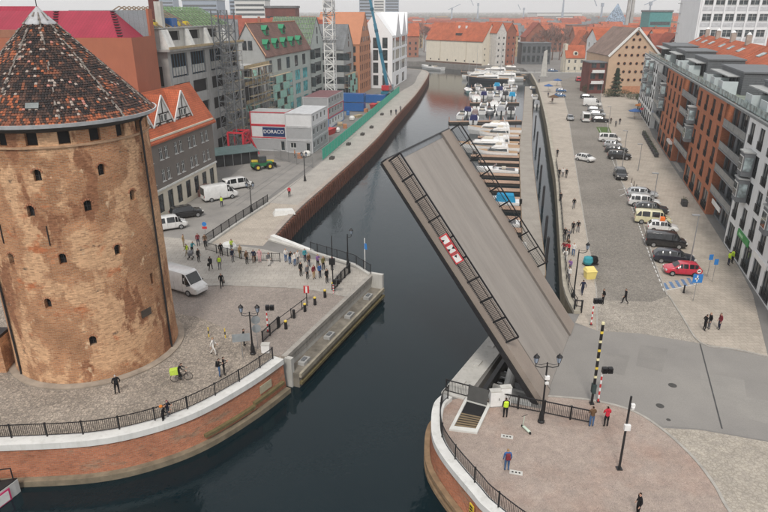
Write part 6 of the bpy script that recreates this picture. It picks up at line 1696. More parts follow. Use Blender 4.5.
car('parked_van', 'cream panel van beside the white car with the roof sign', at(652,223), PK, 'mpv', 'cream', group=GRP)
car('parked_car', 'dark grey estate behind the cream van', at(651,212.5), PK, 'wagon', 'dark', group=GRP)
car('parked_car', 'white off roader in the middle of the parked row', at(643.5,206), PK, 'suv', 'white', group=GRP)
car('parked_car', 'silver estate at the far end of the nearer parked row', at(642,197), PK, 'wagon', 'silver', group=GRP)
car('parked_car', 'black car parked facing along the street on the blue bay', at(620,178), UANG+math.pi, 'suv', 'black', group=GRP)
car('parked_car', 'black off roader, nearest of the farther parked row', at(619,159), PK, 'suv', 'black', group=GRP)
car('parked_car', 'dark estate second in the farther parked row', at(616,152.5), PK, 'wagon', 'dark', group=GRP)
car('parked_car', 'silver hatchback beside the white minibus', at(612.5,147), PK, 'hatch', 'silver', group=GRP)
car('parked_van', 'white minibus in the farther parked row', at(609.5,141.5), PK, 'mpv', 'white', group=GRP)
car('moving_car', 'white car driving alone down the cobbled street', at(585,161), UANG+math.pi+.9, 'hatch', 'white')
car('moving_car', 'small dark car far up the cobbled street', at(570,120), UANG+math.pi, 'hatch', 'grey')
car('parked_van', 'white box van at the edge of the small lawn', at(585,121), UANG, 'van', 'white', 'van', GRP)
car('parked_car', 'black car beside the small lawn', at(600,122), PK, 'wagon', 'black', group=GRP)
car('parked_car', 'silver car behind the black one near the lawn', at(597,116), PK, 'wagon', 'silver', group=GRP)
car('parked_car', 'grey car between the lawn and the white delivery van', at(595,111.5), PK, 'wagon', 'grey', group=GRP)
car('parked_van', 'white delivery van parked farthest before the conifer', at(592,106), PK, 'van', 'white', 'van', GRP)
car('parked_car', 'dark car below the pink banners', at(587,98.5), PK, 'wagon', 'dark', group=GRP)
car('parked_car', 'red van far up the street near the cream cottage', at(578,81), UANG, 'mpv', 'red', group=GRP)
car('parked_car', 'white car far up the street beyond the red van', at(577,72), UANG, 'mpv', 'white', group=GRP)
car('parked_car', 'blue car by the café tables on the far promenade', at(561,92), PK, 'hatch', 'blue', group=GRP)
car('parked_car', 'second blue car near the café tables', at(560,97), PK, 'hatch', 'blue', group=GRP)
car('parked_car', 'dark blue car beside the leaning stele', at(553,72), PK, 'wagon', 'blue', group=GRP)
car('delivery_van', 'white panel van parked beside the round tower', at(184,290), PK-.25, 'van', 'white', 'van')
car('delivery_van', 'white delivery van before the grey tenement', at(220,199), UANG-.75, 'van', 'white', 'van')
car('small_van', 'small white van beyond the delivery van on the left street', at(238,188), UANG-.75, 'mpv', 'white', 'van')
car('parked_car', 'black car standing before the grey tenement', at(187,217), UANG-.85, 'suv', 'black')
car('small_van', 'white van half hidden behind the round tower', at(169,229), UANG-.85, 'mpv', 'white', 'van')
# telehandler on the left site
tl = thing('telehandler', 'green and yellow telehandler parked by the site cabins', 'loader', at(262,169)+(0,), UANG-.8)
for x in (-1.2,1.2):
    for s in (-1,1):
        mb = MB(); mb.cyl((x,s*.75,.6),(x,s*1.15,.6),.6,.6,14); wl_ = mb.build('wheel', RUBBER, tl); mb = MB(); mb.cyl((x,s*.74,.6),(x,s*1.17,.6),.3,.3,10); mb.build('rim', YELLOWP, wl_)
mb = MB(); mb.box(-2.0,-.7,.7,1.9,.7,1.35); mb.build('chassis', plain('dark_green_paint',(.02,.16,.06),.4), tl)
mb = MB(); mb.box(-.7,-.75,1.35,.7,.05,2.5); cb = mb.build('cab', FRAMED, tl)
mb = MB(); mb.box(-.62,-.78,1.6,.72,.0,2.35); mb.build('cab_glass', GLASS, cb)
mb = MB(); mb.bar((-1.8,.4,1.7),(2.6,.4,1.2),.35,.4); mb.build('boom', YELLOWP, tl)
mb = MB(); mb.box(2.5,-.8,.2,2.65,.8,1.0); mb.box(2.65,-.6,.2,3.6,-.45,.27); mb.box(2.65,.45,.2,3.6,.6,.27); mb.build('fork', STEEL_D, tl)

# ------------------------------------------------------------------ people
SKIN = plain('skin', (.5,.3,.22), .6, .05, 5); HAIR = {'dark': cloth('hair_dark',(.02,.014,.01)), 'fair': cloth('hair_fair',(.3,.2,.1)), 'grey': cloth('hair_grey',(.4,.38,.36)), 'hat': cloth('knit_hat',(.12,.03,.06))}
SHOE = plain('shoe_leather', (.02,.017,.015), .6)
POSES = {}
def person_mesh(pose):
    if pose in POSES: return POSES[pose]
    J = {'pel':((0,0,.95),(.15,.105)), 'sp':((0,.01,1.15),(.14,.10)), 'ch':((0,.0,1.36),(.17,.11)), 'nk':((0,-.01,1.52),(.06,.06)), 'hd':((0,-.03,1.63),(.085,.1)), 'tp':((0,-.02,1.73),(.06,.07))}
    for s, k in ((-1,'r'),(1,'l')):
        J['sh'+k] = ((s*.19,0,1.43),(.07,.065)); J['el'+k] = ((s*.25,.04,1.15),(.05,.05)); J['wr'+k] = ((s*.25,-.06,.92),(.034,.034)); J['ha'+k] = ((s*.25,-.09,.84),(.03,.04))
        J['hp'+k] = ((s*.1,0,.88),(.1,.1)); J['kn'+k] = ((s*.11,-.02,.5),(.068,.07)); J['an'+k] = ((s*.11,.03,.1),(.045,.05)); J['to'+k] = ((s*.13,-.15,.045),(.042,.035))
    def mv(n, x, y, z): J[n] = ((x,y,z), J[n][1])
    if pose == 'walk':
        mv('knr',-.11,-.16,.52); mv('anr',-.11,-.2,.12); mv('tor',-.12,-.38,.07); mv('knl',.11,.06,.5); mv('anl',.11,.32,.14); mv('tol',.12,.18,.04)
        mv('elr',-.25,.14,1.16); mv('wrr',-.24,.18,.93); mv('har',-.24,.17,.85); mv('ell',.25,-.08,1.16); mv('wrl',.23,-.24,.98); mv('hal',.22,-.3,.93)
    elif pose == 'phone':
        for s, k in ((-1,'r'),(1,'l')): mv('el'+k,s*.25,-.06,1.16); mv('wr'+k,s*.12,-.27,1.24); mv('ha'+k,s*.06,-.33,1.28)
    elif pose == 'pockets':
        for s, k in ((-1,'r'),(1,'l')): mv('el'+k,s*.3,.08,1.17); mv('wr'+k,s*.22,-.06,.98); mv('ha'+k,s*.17,-.1,.93)
        mv('knl',.14,-.03,.5); mv('anl',.17,.03,.1); mv('tol',.22,-.14,.045)
    elif pose == 'lean':
        for n in ('sp','ch','nk','hd','tp'): p = J[n][0]; mv(n, p[0], p[1]-.32*(p[2]-.95), p[2]-.05*(p[2]-.95))
        for s, k in ((-1,'r'),(1,'l')): mv('sh'+k,s*.19,-.16,1.39); mv('el'+k,s*.26,-.28,1.16); mv('wr'+k,s*.2,-.5,1.14); mv('ha'+k,s*.16,-.57,1.14)
    elif pose == 'crouch':
        mv('pel',0,.1,.42); mv('sp',0,.05,.62); mv('ch',0,-.06,.82); mv('nk',0,-.1,.97); mv('hd',0,-.13,1.08); mv('tp',0,-.12,1.18)
        for s, k in ((-1,'r'),(1,'l')): mv('sh'+k,s*.19,-.06,.88); mv('el'+k,s*.27,-.22,.66); mv('wr'+k,s*.15,-.4,.62); mv('ha'+k,s*.1,-.46,.62); mv('hp'+k,s*.1,.08,.38); mv('kn'+k,s*.16,-.3,.48); mv('an'+k,s*.13,-.05,.1); mv('to'+k,s*.14,-.22,.045)
    elif pose == 'ride':
        mv('pel',0,.12,.98); mv('sp',0,.02,1.17); mv('ch',0,-.14,1.34); mv('nk',0,-.22,1.47); mv('hd',0,-.27,1.57); mv('tp',0,-.27,1.67)
        for s, k in ((-1,'r'),(1,'l')): mv('sh'+k,s*.19,-.16,1.39); mv('el'+k,s*.25,-.3,1.18); mv('wr'+k,s*.25,-.5,1.06); mv('ha'+k,s*.25,-.56,1.04)
        mv('knr',-.12,-.18,.62); mv('anr',-.12,-.08,.28); mv('tor',-.13,-.24,.24)
    order = list(J); idx = {n:i for i,n in enumerate(order)}
    bones = [('pel','sp','top'),('sp','ch','top'),('ch','nk','top'),('nk','hd','head'),('hd','tp','head')]
    for k in 'rl': bones += [('ch','sh'+k,'top'),('sh'+k,'el'+k,'top'),('el'+k,'wr'+k,'top'),('wr'+k,'ha'+k,'skin'),('pel','hp'+k,'leg'),('hp'+k,'kn'+k,'leg'),('kn'+k,'an'+k,'leg'),('an'+k,'to'+k,'shoe')]
    me = bpy.data.meshes.new('tmp'); me.from_pydata([J[n][0] for n in order], [(idx[a],idx[b_]) for a,b_,_ in bones], []); me.update()
    o = bpy.data.objects.new('tmp', me); col.objects.link(o)
    o.modifiers.new('s','SKIN'); 
    sv = me.skin_vertices[0].data
    for n in order: sv[idx[n]].radius = J[n][1]; sv[idx[n]].use_root = (n == 'pel')
    ss = o.modifiers.new('u','SUBSURF'); ss.levels = 1; ss.render_levels = 1
    bpy.context.view_layer.update()
    out = bpy.data.meshes.new_from_object(o.evaluated_get(bpy.context.evaluated_depsgraph_get())); bpy.data.objects.remove(o)
    vs_ = [tuple(v.co) for v in out.vertices]; fs = [tuple(p.vertices) for p in out.polygons]
    mb = MB(); mb.v = vs_
    segs = [(Vector(J[a][0]), Vector(J[b_][0]), r) for a,b_,r in bones]
    hd = Vector(J['hd'][0])
    for p in out.polygons:
        c = Vector(p.center); best = None
        for a, b_, r in segs:
            d = b_-a; t = max(0,min(1,(c-a).dot(d)/d.length_squared)); dist = (c-(a+d*t)).length
            if best is None or dist < best[0]: best = (dist, r)
        r = best[1]
        if r == 'head': m_ = 1 if (c.z > hd.z+.045 or c.y > hd.y+.03) and c.z > hd.z-.06 else 0
        else: m_ = {'top':2,'leg':3,'shoe':4,'skin':0}[r]
        if r == 'top' and c.z > J['nk'][0][2]+.01: m_ = 0
        mb.f.append(tuple(p.vertices)); mb.m.append(m_)
    # nose, eyes, ears, fingers
    f = hd + Vector((0,-.098,0))
    mb.hexa([f+Vector((-.012,.02,.0)),f+Vector((.012,.02,.0)),f+Vector((.014,-.018,-.03)),f+Vector((-.014,-.018,-.03))],[f+Vector((-.008,.02,.035)),f+Vector((.008,.02,.035)),f+Vector((.006,.0,.03)),f+Vector((-.006,.0,.03))],0)
    for s in (-1,1):
        mb.box(f.x+s*.035-.012,f.y-.004,f.z+.02,f.x+s*.035+.012,f.y+.02,f.z+.034,1); mb.box(hd.x+s*.09-.012,hd.y-.02,hd.z-.03,hd.x+s*.09+.012,hd.y+.02,hd.z+.03,0)
    mb.box(f.x-.025,f.y+.0,f.z-.055,f.x+.025,f.y+.02,f.z-.047,4)
    for k in 'rl':
        w_ = Vector(J['wr'+k][0]); h = Vector(J['ha'+k][0]); d = (h-w_).normalized(); sd_ = d.cross(Vector((1,0,0)));
        sd_ = sd_.normalized() if sd_.length > .1 else Vector((0,0,1))
        for i, ln in enumerate((.07,.085,.08,.06)):
            b0 = h + sd_*(.028*(i-1.5)/1.5) + d*.015; mid = b0+d*ln*.55; tip_ = mid + d*ln*.4 + Vector((0,-.015,-.01))
            mb.cyl(b0, mid, .01, .009, 5, 0, False); mb.cyl(mid, tip_, .009, .006, 5, 0)
        mb.cyl(w_.lerp(h,.6)+sd_*.03, w_.lerp(h,.6)+sd_*.065+d*.04, .011, .008, 5, 0)
    me2 = mb.mesh('person_body', [SKIN,HAIR['dark'],SHOE,SHOE,SHOE], True, False)
    POSES[pose] = me2; return me2
CLO = {'black':(.012,.012,.014),'navy':(.02,.025,.05),'grey':(.14,.14,.15),'hivis':(.55,.75,.05),'red':(.5,.03,.05),'maroon':(.18,.03,.04),'teal':(.05,.28,.33),'olive':(.16,.14,.05),'tan':(.38,.26,.14),'pink':(.6,.35,.36),'white':(.68,.66,.63),'blue':(.05,.12,.3),'brown':(.12,.07,.04),'jeans':(.06,.12,.24),'khaki':(.3,.26,.18),'purple':(.22,.12,.3),'lime':(.45,.6,.08),'orange':(.6,.2,.04)}
def person(label, p, rz, pose, top, legs, hair='dark', sc=1.0, z=0.012, extra=None, group=None):
    me = person_mesh(pose)
    o = tag(link('person', me, None, (p[0],p[1],z), rz), label, 'person', group); o.scale = (sc,)*3
    for i, mt in ((1,HAIR[hair]),(2,cloth('cloth_'+top,CLO[top])),(3,cloth('cloth_'+legs,CLO[legs]))):
        o.material_slots[i].link = 'OBJECT'; o.material_slots[i].material = mt
    if extra:
        mb = MB()
        if extra[0] == 'backpack':
            mb.hexa([(-.15,.1,1.02),(.15,.1,1.02),(.15,.27,1.05),(-.15,.27,1.05)],[(-.13,.09,1.46),(.13,.09,1.46),(.12,.22,1.42),(-.12,.22,1.42)]); mb.build('backpack', cloth('cloth_'+extra[1],CLO[extra[1]]), o)
        elif extra[0] == 'vest':
            mb.lathe([(.185,0),(.205,.2),(.215,.42),(.13,.5)],(0,0,.98),10); v_ = mb.build('safety_vest', cloth('cloth_hivis',CLO['hivis']), o); v_.scale = (1,.72,1)
        elif extra[0] == 'hood':
            mb.lathe([(.12,0),(.14,.06),(.1,.14)],(0,.04,1.45),8); mb.build('hood', cloth('cloth_'+extra[1],CLO[extra[1]]), o)
        elif extra[0] == 'bag':
            mb.box(.2,-.1,.55,.34,.12,.85); mb.box(.26,-.01,.85,.28,.03,1.0); mb.build('bag', cloth('cloth_'+extra[1],CLO[extra[1]]), o)
    return o
def face(p, q): return math.atan2(q[1]-p[1], q[0]-p[0]) + math.pi/2
G1, G2, G3 = 'onlookers on the left bank', 'onlookers on the right promenade', 'people on the right bastion'
T_ = (TX,TY)
def per(label, px, py, look, pose, top, legs, **kw):
    p = at(px, py)
    if isinstance(look, str): look = {'bridge': (8,50), 'cam': (0,0), 'away': (0,400), 'left': (-200,p[1]), 'right': (200,p[1]), 'tower': T_}[look]
    return person(label, p, face(p, look), pose, top, legs, **kw)
per('person in black standing at the foot of the round tower, seen from behind', 118, 394, 'tower', 'pockets', 'black', 'black', hair='grey', group=G1)
per('person in black with a yellow hood leaning at the bastion railing', 164, 424, (-8,38), 'lean', 'black', 'black', extra=('hood','orange'), group=G1)
per('person in navy with a reddish hat beside the bastion railing', 169, 420, (-8,38), 'phone', 'navy', 'grey', hair='hat', group=G1)
per('person in black jacket and blue jeans standing before the left lantern', 220, 377, 'bridge', 'phone', 'black', 'jeans', extra=('backpack','black'), group=G1)
per('person in black right beside the one in blue jeans', 224.5, 375, 'bridge', 'phone', 'black', 'black', group=G1)
per('person in white and tan stepping across the plaza cobbles', 214, 355, 'right', 'walk', 'white', 'white', hair='fair', extra=('bag','tan'), group=G1)
per('person in dark clothes half hidden behind the grey road signs', 244.5, 346, 'bridge', 'stand', 'black', 'black', group=G1)
per('person in black walking across the left road setts', 222, 288, 'cam', 'walk', 'black', 'black', extra=('bag','black'), group=G1)
per('person in tan jacket in the group near the tower', 184, 247, 'right', 'stand', 'tan', 'khaki', group=G1)
per('person in olive with a safety vest in the group near the tower', 187.5, 257, 'left', 'walk', 'olive', 'khaki', extra=('vest','hivis'), group=G1)
per('person in teal jacket pushing a pram near the tower', 192.5, 254, 'bridge', 'lean', 'teal', 'black', group=G1)
per('person in dark red jacket near the ramp railing end', 198.5, 246, 'cam', 'stand', 'maroon', 'navy', group=G1)
per('person in brown at the end of the ramp railing', 205.5, 247, 'cam', 'pockets', 'brown', 'black', group=G1)
per('person in dark coat on the left pavement beside the safety worker', 211, 270.5, 'away', 'walk', 'black', 'black', extra=('bag','black'), group=G1)
per('worker in yellow safety vest on the left pavement', 220, 269.5, 'cam', 'stand', 'grey', 'grey', extra=('vest','hivis'), group=G1)
per('person in black standing by the ramp fence corner', 221.5, 256, 'cam', 'stand', 'black', 'black', group=G1)
per('person in tan coat along the left pavement railing', 240.5, 258.5, 'bridge', 'stand', 'tan', 'olive', hair='fair', group=G1)
per('person in navy beside the pink coat on the left pavement', 254, 263, 'cam', 'stand', 'navy', 'brown', group=G1)
per('person in pale pink coat on the left pavement', 260, 262.5, 'cam', 'stand', 'pink', 'pink', hair='fair', group=G1)
per('person in grey near the left end of the white wing wall', 269, 266, 'bridge', 'stand', 'grey', 'white', group=G1)
per('person in black at the white wing wall', 290, 264, 'bridge', 'lean', 'black', 'jeans', group=G1)
per('person in pale blue at the white wing wall', 295, 266, 'bridge', 'stand', 'white', 'jeans', group=G1)
per('person in white jacket next to the pale blue one', 298, 264, 'bridge', 'stand', 'white', 'grey', hair='fair', group=G1)
per('person in black alone in front of the crowd on the left pavement', 301, 276, 'bridge', 'stand', 'black', 'black', group=G1)
per('person in brown with blue bag by the river railing', 309, 267, 'bridge', 'stand', 'brown', 'navy', hair='fair', group=G1)
per('person in rust red jacket near the left signal mast', 314, 279, 'bridge', 'stand', 'maroon', 'tan', group=G1)
per('person in blue jacket near the left signal mast', 320, 278, 'bridge', 'stand', 'blue', 'navy', group=G1)
per('person in olive coat behind the blue jacket', 323.5, 270, 'bridge', 'stand', 'olive', 'black', hair='fair', group=G1)
per('worker in safety vest behind the white delivery van', 222, 207, 'cam', 'stand', 'grey', 'navy', extra=('vest','hivis'), group=G1)
per('person in red jacket walking on the left promenade', 289.5, 197, 'cam', 'walk', 'red', 'black', extra=('backpack','red'), group=G1)
per('person in dark clothes, left of three on the far left promenade', 391, 115.5, 'away', 'stand', 'black', 'black', group=G1)
per('person in dark clothes, middle of three on the far left promenade', 396, 115, 'away', 'stand', 'navy', 'black', group=G1)
per('person in grey, right of three on the far left promenade', 400.5, 111.5, 'away', 'walk', 'grey', 'black', group=G1)
per('worker in red behind the green site fence', 326, 141, 'cam', 'stand', 'red', 'navy', group=G1)
per('worker in orange before the right hand cabin stack', 295, 158, 'left', 'stand', 'orange', 'black', group=G1)
for (lab, px, py, top, legs, hair) in (('person in black nearest the corner railing on the left abutment',327,283,'black','black','dark'),('person in teal behind the black clad one at the river railing',305,262,'teal','navy','dark'),('person in white hat coat at the wing wall end',286,262,'white','jeans','fair'),('person in red at the river railing beside the lantern',332,270,'red','black','dark'),('person in purple among the left crowd',318,268,'purple','black','fair'),('person in grey coat left of the rust red jacket',307.5,279,'grey','black','grey'),('person in brown coat on the left pavement beside the pink coat',247,264,'brown','black','dark'),('person in navy coat near the ramp parapet',233,262,'navy','grey','dark'),('person in lime jacket near the ramp bulk bag',232,252,'lime','grey','dark'),('person in black on the left pavement near the van',199,262,'black','black','dark')):
    per(lab, px, py, 'bridge', 'stand' if int(px) % 2 else 'phone', top, legs, hair=hair, group=G1)
# right side
per('worker in yellow safety vest before the white cabinets', 505, 418, 'away', 'stand', 'black', 'black', extra=('vest','hivis'), group=G3)
per('person in blue jacket with a red backpack on the brick plaza', 506.5, 471, 'away', 'stand', 'blue', 'jeans', hair='fair', extra=('backpack','maroon'), group=G3)
per('person in brown jacket and jeans at the barrier post', 591, 427, 'away', 'phone', 'brown', 'jeans', group=G3)
per('person in red jacket at the barrier post', 605.5, 427, 'away', 'phone', 'red', 'black', hair='dark', extra=('hood','red'), group=G3)
per('person in black at the bottom edge of the brick plaza', 637, 516, 'left', 'stand', 'black', 'black', group=G3)
per('man in black standing alone on the pale cobbles', 624.5, 304, 'left', 'walk', 'black', 'black', group=G2)
per('man in black beside the red and white signal post', 602.5, 304, 'left', 'pockets', 'black', 'black', group=G2)
per('person in navy near the right lantern and yellow bin', 582, 295, 'away', 'walk', 'navy', 'navy', group=G2)
per('person in black, left of three on the pavement corner', 704, 331, 'right', 'pockets', 'black', 'black', hair='dark', group=G2)
per('person in black and grey, middle of three on the pavement corner', 708.5, 329, 'left', 'stand', 'black', 'grey', hair='fair', group=G2)
per('person in dark red on the pavement corner', 718.5, 329.5, 'left', 'stand', 'maroon', 'navy', group=G2)
per('worker in yellow jacket, left of two before the green shop sign', 728, 265.5, 'right', 'stand', 'hivis', 'navy', group=G2)
per('worker in yellow jacket, right of two before the green shop sign', 731.5, 263.5, 'right', 'stand', 'hivis', 'black', extra=('backpack','hivis'), group=G2)
for (lab, px, py, pose, top, legs, kw) in (
  ('person in black at the quay rail nearest the bridge', 564.5, 240, 'stand', 'black', 'black', {}),
  ('person in grey beside the black one at the quay rail', 568, 242, 'phone', 'grey', 'black', {}),
  ('person in black, left of the couple on the right promenade', 572.5, 233.5, 'stand', 'black', 'black', {}),
  ('person in grey, right of the couple on the right promenade', 577.5, 232.5, 'pockets', 'black', 'grey', {}),
  ('person in brown coat crouching by the quay rail', 568, 247, 'crouch', 'brown', 'black', {}),
  ('person in bright red jacket at the quay rail', 568, 255, 'lean', 'red', 'black', {}),
  ('person in white jacket beside the bright red one', 573, 256, 'stand', 'white', 'jeans', {'hair':'fair'}),
  ('person in maroon at the quay rail', 563.5, 254, 'lean', 'maroon', 'navy', {}),
  ('person in white top at the quay rail', 565.5, 262, 'lean', 'white', 'white', {'hair':'grey'}),
  ('person in purple jacket at the quay rail', 569.5, 273, 'phone', 'purple', 'grey', {}),
  ('person in pale coat between the purple jacket and the bridge', 568.5, 281, 'stand', 'white', 'grey', {}),
  ('person in black pushing a buggy along the right promenade', 573.5, 209, 'walk', 'black', 'grey', {}),
  ('person in black at the quay wall higher up the promenade', 560, 203, 'stand', 'black', 'black', {}),
  ('person in black, first of three far up the promenade', 559, 178, 'stand', 'black', 'black', {}),
  ('person in white and grey, second of three far up the promenade', 562.5, 177, 'stand', 'white', 'grey', {}),
  ('person in black, third of three far up the promenade', 566, 178, 'stand', 'black', 'black', {}),
  ('person in black by the quay wall bend', 557, 157, 'stand', 'black', 'black', {}),
  ('person in black, left of three by the lawn', 610.5, 124, 'walk', 'black', 'black', {}),
  ('person in grey, middle of three by the lawn', 615.5, 127, 'walk', 'grey', 'black', {}),
  ('person in black, right of three by the lawn', 619.5, 124.5, 'walk', 'black', 'navy', {}),
  ('person in dark red on the far promenade near the café tables', 552, 103, 'stand', 'maroon', 'black', {}),
  ('person in navy on the far promenade near the café tables', 548, 97, 'stand', 'navy', 'black', {}),
  ('person in black beside the leaning stele', 539, 83, 'walk', 'black', 'black', {})):
    per(lab, px, py, (14,60) if px < 580 and pose in ('stand','lean','phone','crouch') else 'cam', pose, top, legs, group=G2, **kw)
# cyclist with bicycle
def bicycle(label, p, rz):
    th = thing('bicycle', label, 'bicycle', (p[0],p[1],.012), rz)
    for x in (-.53,.53):
        mb = MB(); n = 20
        for i in range(n):
            a, b_ = 2*math.pi*i/n, 2*math.pi*(i+1)/n; mb.cyl((x+.33*math.cos(a),0,.35+.33*math.sin(a)),(x+.33*math.cos(b_),0,.35+.33*math.sin(b_)),.022,.022,5,0,False)
        w_ = mb.build('wheel', RUBBER, th); mb = MB()
        for i in range(8): a = math.pi*i/8; mb.cyl((x-.31*math.cos(a),0,.35-.31*math.sin(a)),(x+.31*math.cos(a),0,.35+.31*math.sin(a)),.004,.004,3)
        mb.build('spokes', GALV, w_)
    mb = MB(); B0=(-.05,0,.32); S0=(-.2,0,.8); H0=(.36,0,.85); H1=(.4,0,.72)
    for a, b_ in ((B0,S0),(B0,H1),(S0,H0),((-.53,0,.35),B0),((-.53,0,.35),S0),((.53,0,.35),H0)): mb.cyl(a,b_,.02,.02,6)
    mb.build('frame', STEEL_B, th)
    mb = MB(); mb.box(-.34,-.07,.88,-.08,.07,.93); mb.cyl(S0,(-.22,0,.9),.015,.015,5); mb.build('saddle', STEEL_B, th)
    mb = MB(); mb.cyl(H0,(.35,0,1.0),.015,.015,5); mb.cyl((.35,-.3,1.02),(.35,.3,1.02),.014,.014,5); mb.build('handlebar', STEEL_B, th)
    mb = MB(); mb.box(-.75,-.08,.72,-.25,.08,.75); mb.build('carrier_rack', STEEL_B, th)
    mb = MB(); mb.cyl((-.05,-.1,.32),(-.05,.1,.32),.09,.09,10); mb.build('crankset', GALV, th)
    return th
bp = at(182,381); bicycle('black bicycle with lime bags held by the cyclist near the tower', bp, .25)
mb = MB(); mb.hexa([(-.3,-.28,0),(.3,-.28,0),(.3,.28,0),(-.3,.28,0)],[(-.34,-.25,.38),(.28,-.25,.42),(.28,.25,.42),(-.34,.25,.38)]); tag(mb.build('pannier_bag', cloth('cloth_lime',CLO['lime']), None, (bp[0]-.5*math.cos(.25),bp[1]-.5*math.sin(.25),.78), .25), 'lime yellow bag on the rear rack of the bicycle', 'bag')
person('cyclist in black astride the bicycle near the tower', (bp[0]-.15,bp[1]-.04), .25+math.pi/2, 'ride', 'black', 'black', z=.012)

# ------------------------------------------------------------------ street furniture
LGL = plain('lantern_glass', (.30,.36,.45), .2, .1, 3)
def lantern(par, x, y, z):
    mb = MB(); mb.lathe([(.05,-.1),(.1,-.02),(.12,.0)],(x,y,z),8); mb.build('lantern_base', STEEL_B, par)
    mb = MB(); mb.lathe([(.11,0),(.2,.42)],(x,y,z),6); g_ = mb.build('lantern_glass', LGL, par)
    mb = MB(); mb.lathe([(.24,.42),(.22,.47),(.1,.6),(.05,.62),(.02,.74)],(x,y,z),6); mb.build('lantern_roof', STEEL_B, g_)
    mb = MB()
    for i in range(6): a = math.pi/3*i; mb.cyl((x+.11*math.cos(a),y+.11*math.sin(a),z),(x+.2*math.cos(a),y+.2*math.sin(a),z+.42),.012,.012,4)
    mb.build('lantern_ribs', STEEL_B, g_)
def lamp_post(label, p, h=4.3, arm=.62, rz=0.0, one=False):
    th = thing('street_lamp', label, 'street lamp', (p[0],p[1],.012), rz, 'cast iron lanterns')
    mb = MB(); mb.lathe([(.26,0),(.26,.12),(.2,.18),(.17,.7),(.13,.85),(.09,1.1),(.075,1.2),(.06,h-.4),(.08,h-.38),(.05,h-.3),(.05,h)],(0,0,0),10); mb.build('post', STEEL_B, th)
    for s in ((1,) if one else (-1,1)):
        mb = MB(); mb.tube([(0,0,h-.3),(s*arm*.5,0,h-.42),(s*arm,0,h-.3),(s*arm,0,h-.08)],.035,6); mb.tube([(0,0,h-.05),(s*arm*.55,0,h-.2),(s*arm,0,h-.12)],.02,5); mb.build('arm', STEEL_B, th)
        lantern(th, s*arm, 0, h+.0)
    return th
lamp_post('double lantern lamp post at the end of the tower bastion railing', at(253,354), 4.1, .7)
lp = lamp_post('double lantern lamp post with white camera beside the raised bridge', at(541,422), 5.0, .8)
mb = MB(); mb.box(-.1,-.22,3.7,.22,.0,3.95); mb.box(-.05,-.2,3.3,.2,-.02,3.45); mb.build('camera_box', WHITEP, lp)
lamp_post('lantern lamp post on the far corner of the left abutment', at(348,268), 4.2, .45, 0, True)
lamp_post('tall lantern lamp post by the quay rail above the raised bridge', at(573,300), 5.6, .9, .2, True)
lamp_post('dark double lamp post on the left promenade corner', at(252,214), 4.2, .45)
lamp_post('lamp post on the left promenade beside the site fence', at(305,181), 4.5, .4)
def light_column(label, p, h=8.5, rz=0.0):
    th = thing('street_light', label, 'street light', (p[0],p[1],0), rz, 'slim street lights on the right')
    mb = MB(); mb.cyl((0,0,0),(0,0,h),.075,.05,8); mb.cyl((0,0,0),(0,0,.9),.1,.1,8); mb.build('post', GALV, th)
    mb = MB(); mb.box(-.1,-.2,h,.75,.2,h+.1); mb.build('lamp_head', GALV, th)
light_column('slim grey street light beside the red hatchback', at(689,268), 6.4, math.pi*.95)
light_column('slim grey street light behind the white off roader', at(650,222), 7, math.pi*.95)
light_column('slim grey street light behind the farther parked row', at(622,168), 7, math.pi*.95)
light_column('slim grey street light at the small lawn', at(607,137), 7, math.pi*.95)
light_column('slim grey street light on the pavement near the planters', at(638,171), 5, math.pi*.95)
light_column('slim grey street light near the white delivery van', at(600,103), 7, math.pi*.95)
cp = thing('camera_pole', 'dark pole with white security camera and white box on the brick plaza', 'pole', at(619,469)+(.012,))
mb = MB(); mb.cyl((0,0,0),(0,0,5.6),.085,.07,8); mb.box(-.18,-.18,0,.18,.18,.06); mb.build('post', STEEL_D, cp)
mb = MB(); mb.box(.05,-.12,4.85,.3,.06,5.05); mb.cyl((.2,-.05,4.7),(.2,-.05,4.85),.1,.12,8); mb.build('camera', WHITEP, cp)
mb = MB(); mb.box(-.2,-.28,3.2,.18,-.08,3.6); mb.build('junction_box', WHITEP, cp)
# raised barrier boom, striped
br = thing('barrier_boom', 'raised black and yellow striped barrier boom at the bridge road', 'barrier', at(591.5,404)+(.02,))
mb = MB(); mb.cyl((0,0,0),(0,0,1.7),.1,.1,8); mb.box(-.16,-.16,0,.16,.16,.1); mb.build('post', STEEL_D, br)
mb = MB(); mb.box(-.14,-.2,1.0,.14,.2,1.75); mb.build('drive_box', plain('dark_green_box',(.03,.05,.05)), br)
for k in range(7):
    mb = MB(); mb.box(-.09,-.06,1.75+k*.75,.09,.06,2.3+k*.75); mb.build('black_segment', STEEL_B, br)
    mb = MB(); mb.box(-.095,-.065,2.3+k*.75,.095,.065,2.5+k*.75); mb.build('yellow_segment', YELLOWP if k % 2 else plain('pale_yellow',(.7,.65,.4)), br)
def signal(label, p, rz=0.0, h=2.3):
    th = thing('signal_post', label, 'traffic signal', (p[0],p[1],.02), rz, 'red and white signal posts')
    n = 8
    for k in range(n): mb = MB(); mb.cyl((0,0,h*k/n),(0,0,h*(k+1)/n),.07,.07,8); mb.build('red_band' if k % 2 == 0 else 'white_band', REDP if k % 2 == 0 else WHITEP, th)
    for s in (0,1):
        mb = MB(); mb.box(-.05+s*.42,-.2,h,.3+s*.42,.12,h+.45); hd_ = mb.build('signal_head', STEEL_B, th)
        mb = MB(); mb.cyl((.125+s*.42,-.2,h+.22),(.125+s*.42,-.32,h+.24),.13,.14,10,0,False); mb.build('visor', STEEL_B, hd_)
    mb = MB(); mb.box(-.12,-.12,-.02,.12,.12,.06); mb.build('foot', STEEL_D, th)
signal('red and white signal post beside the striped boom', at(598,402), 0, 2.6)
signal('red and white signal post beside the man in black', at(591,325), 0, 2.3)
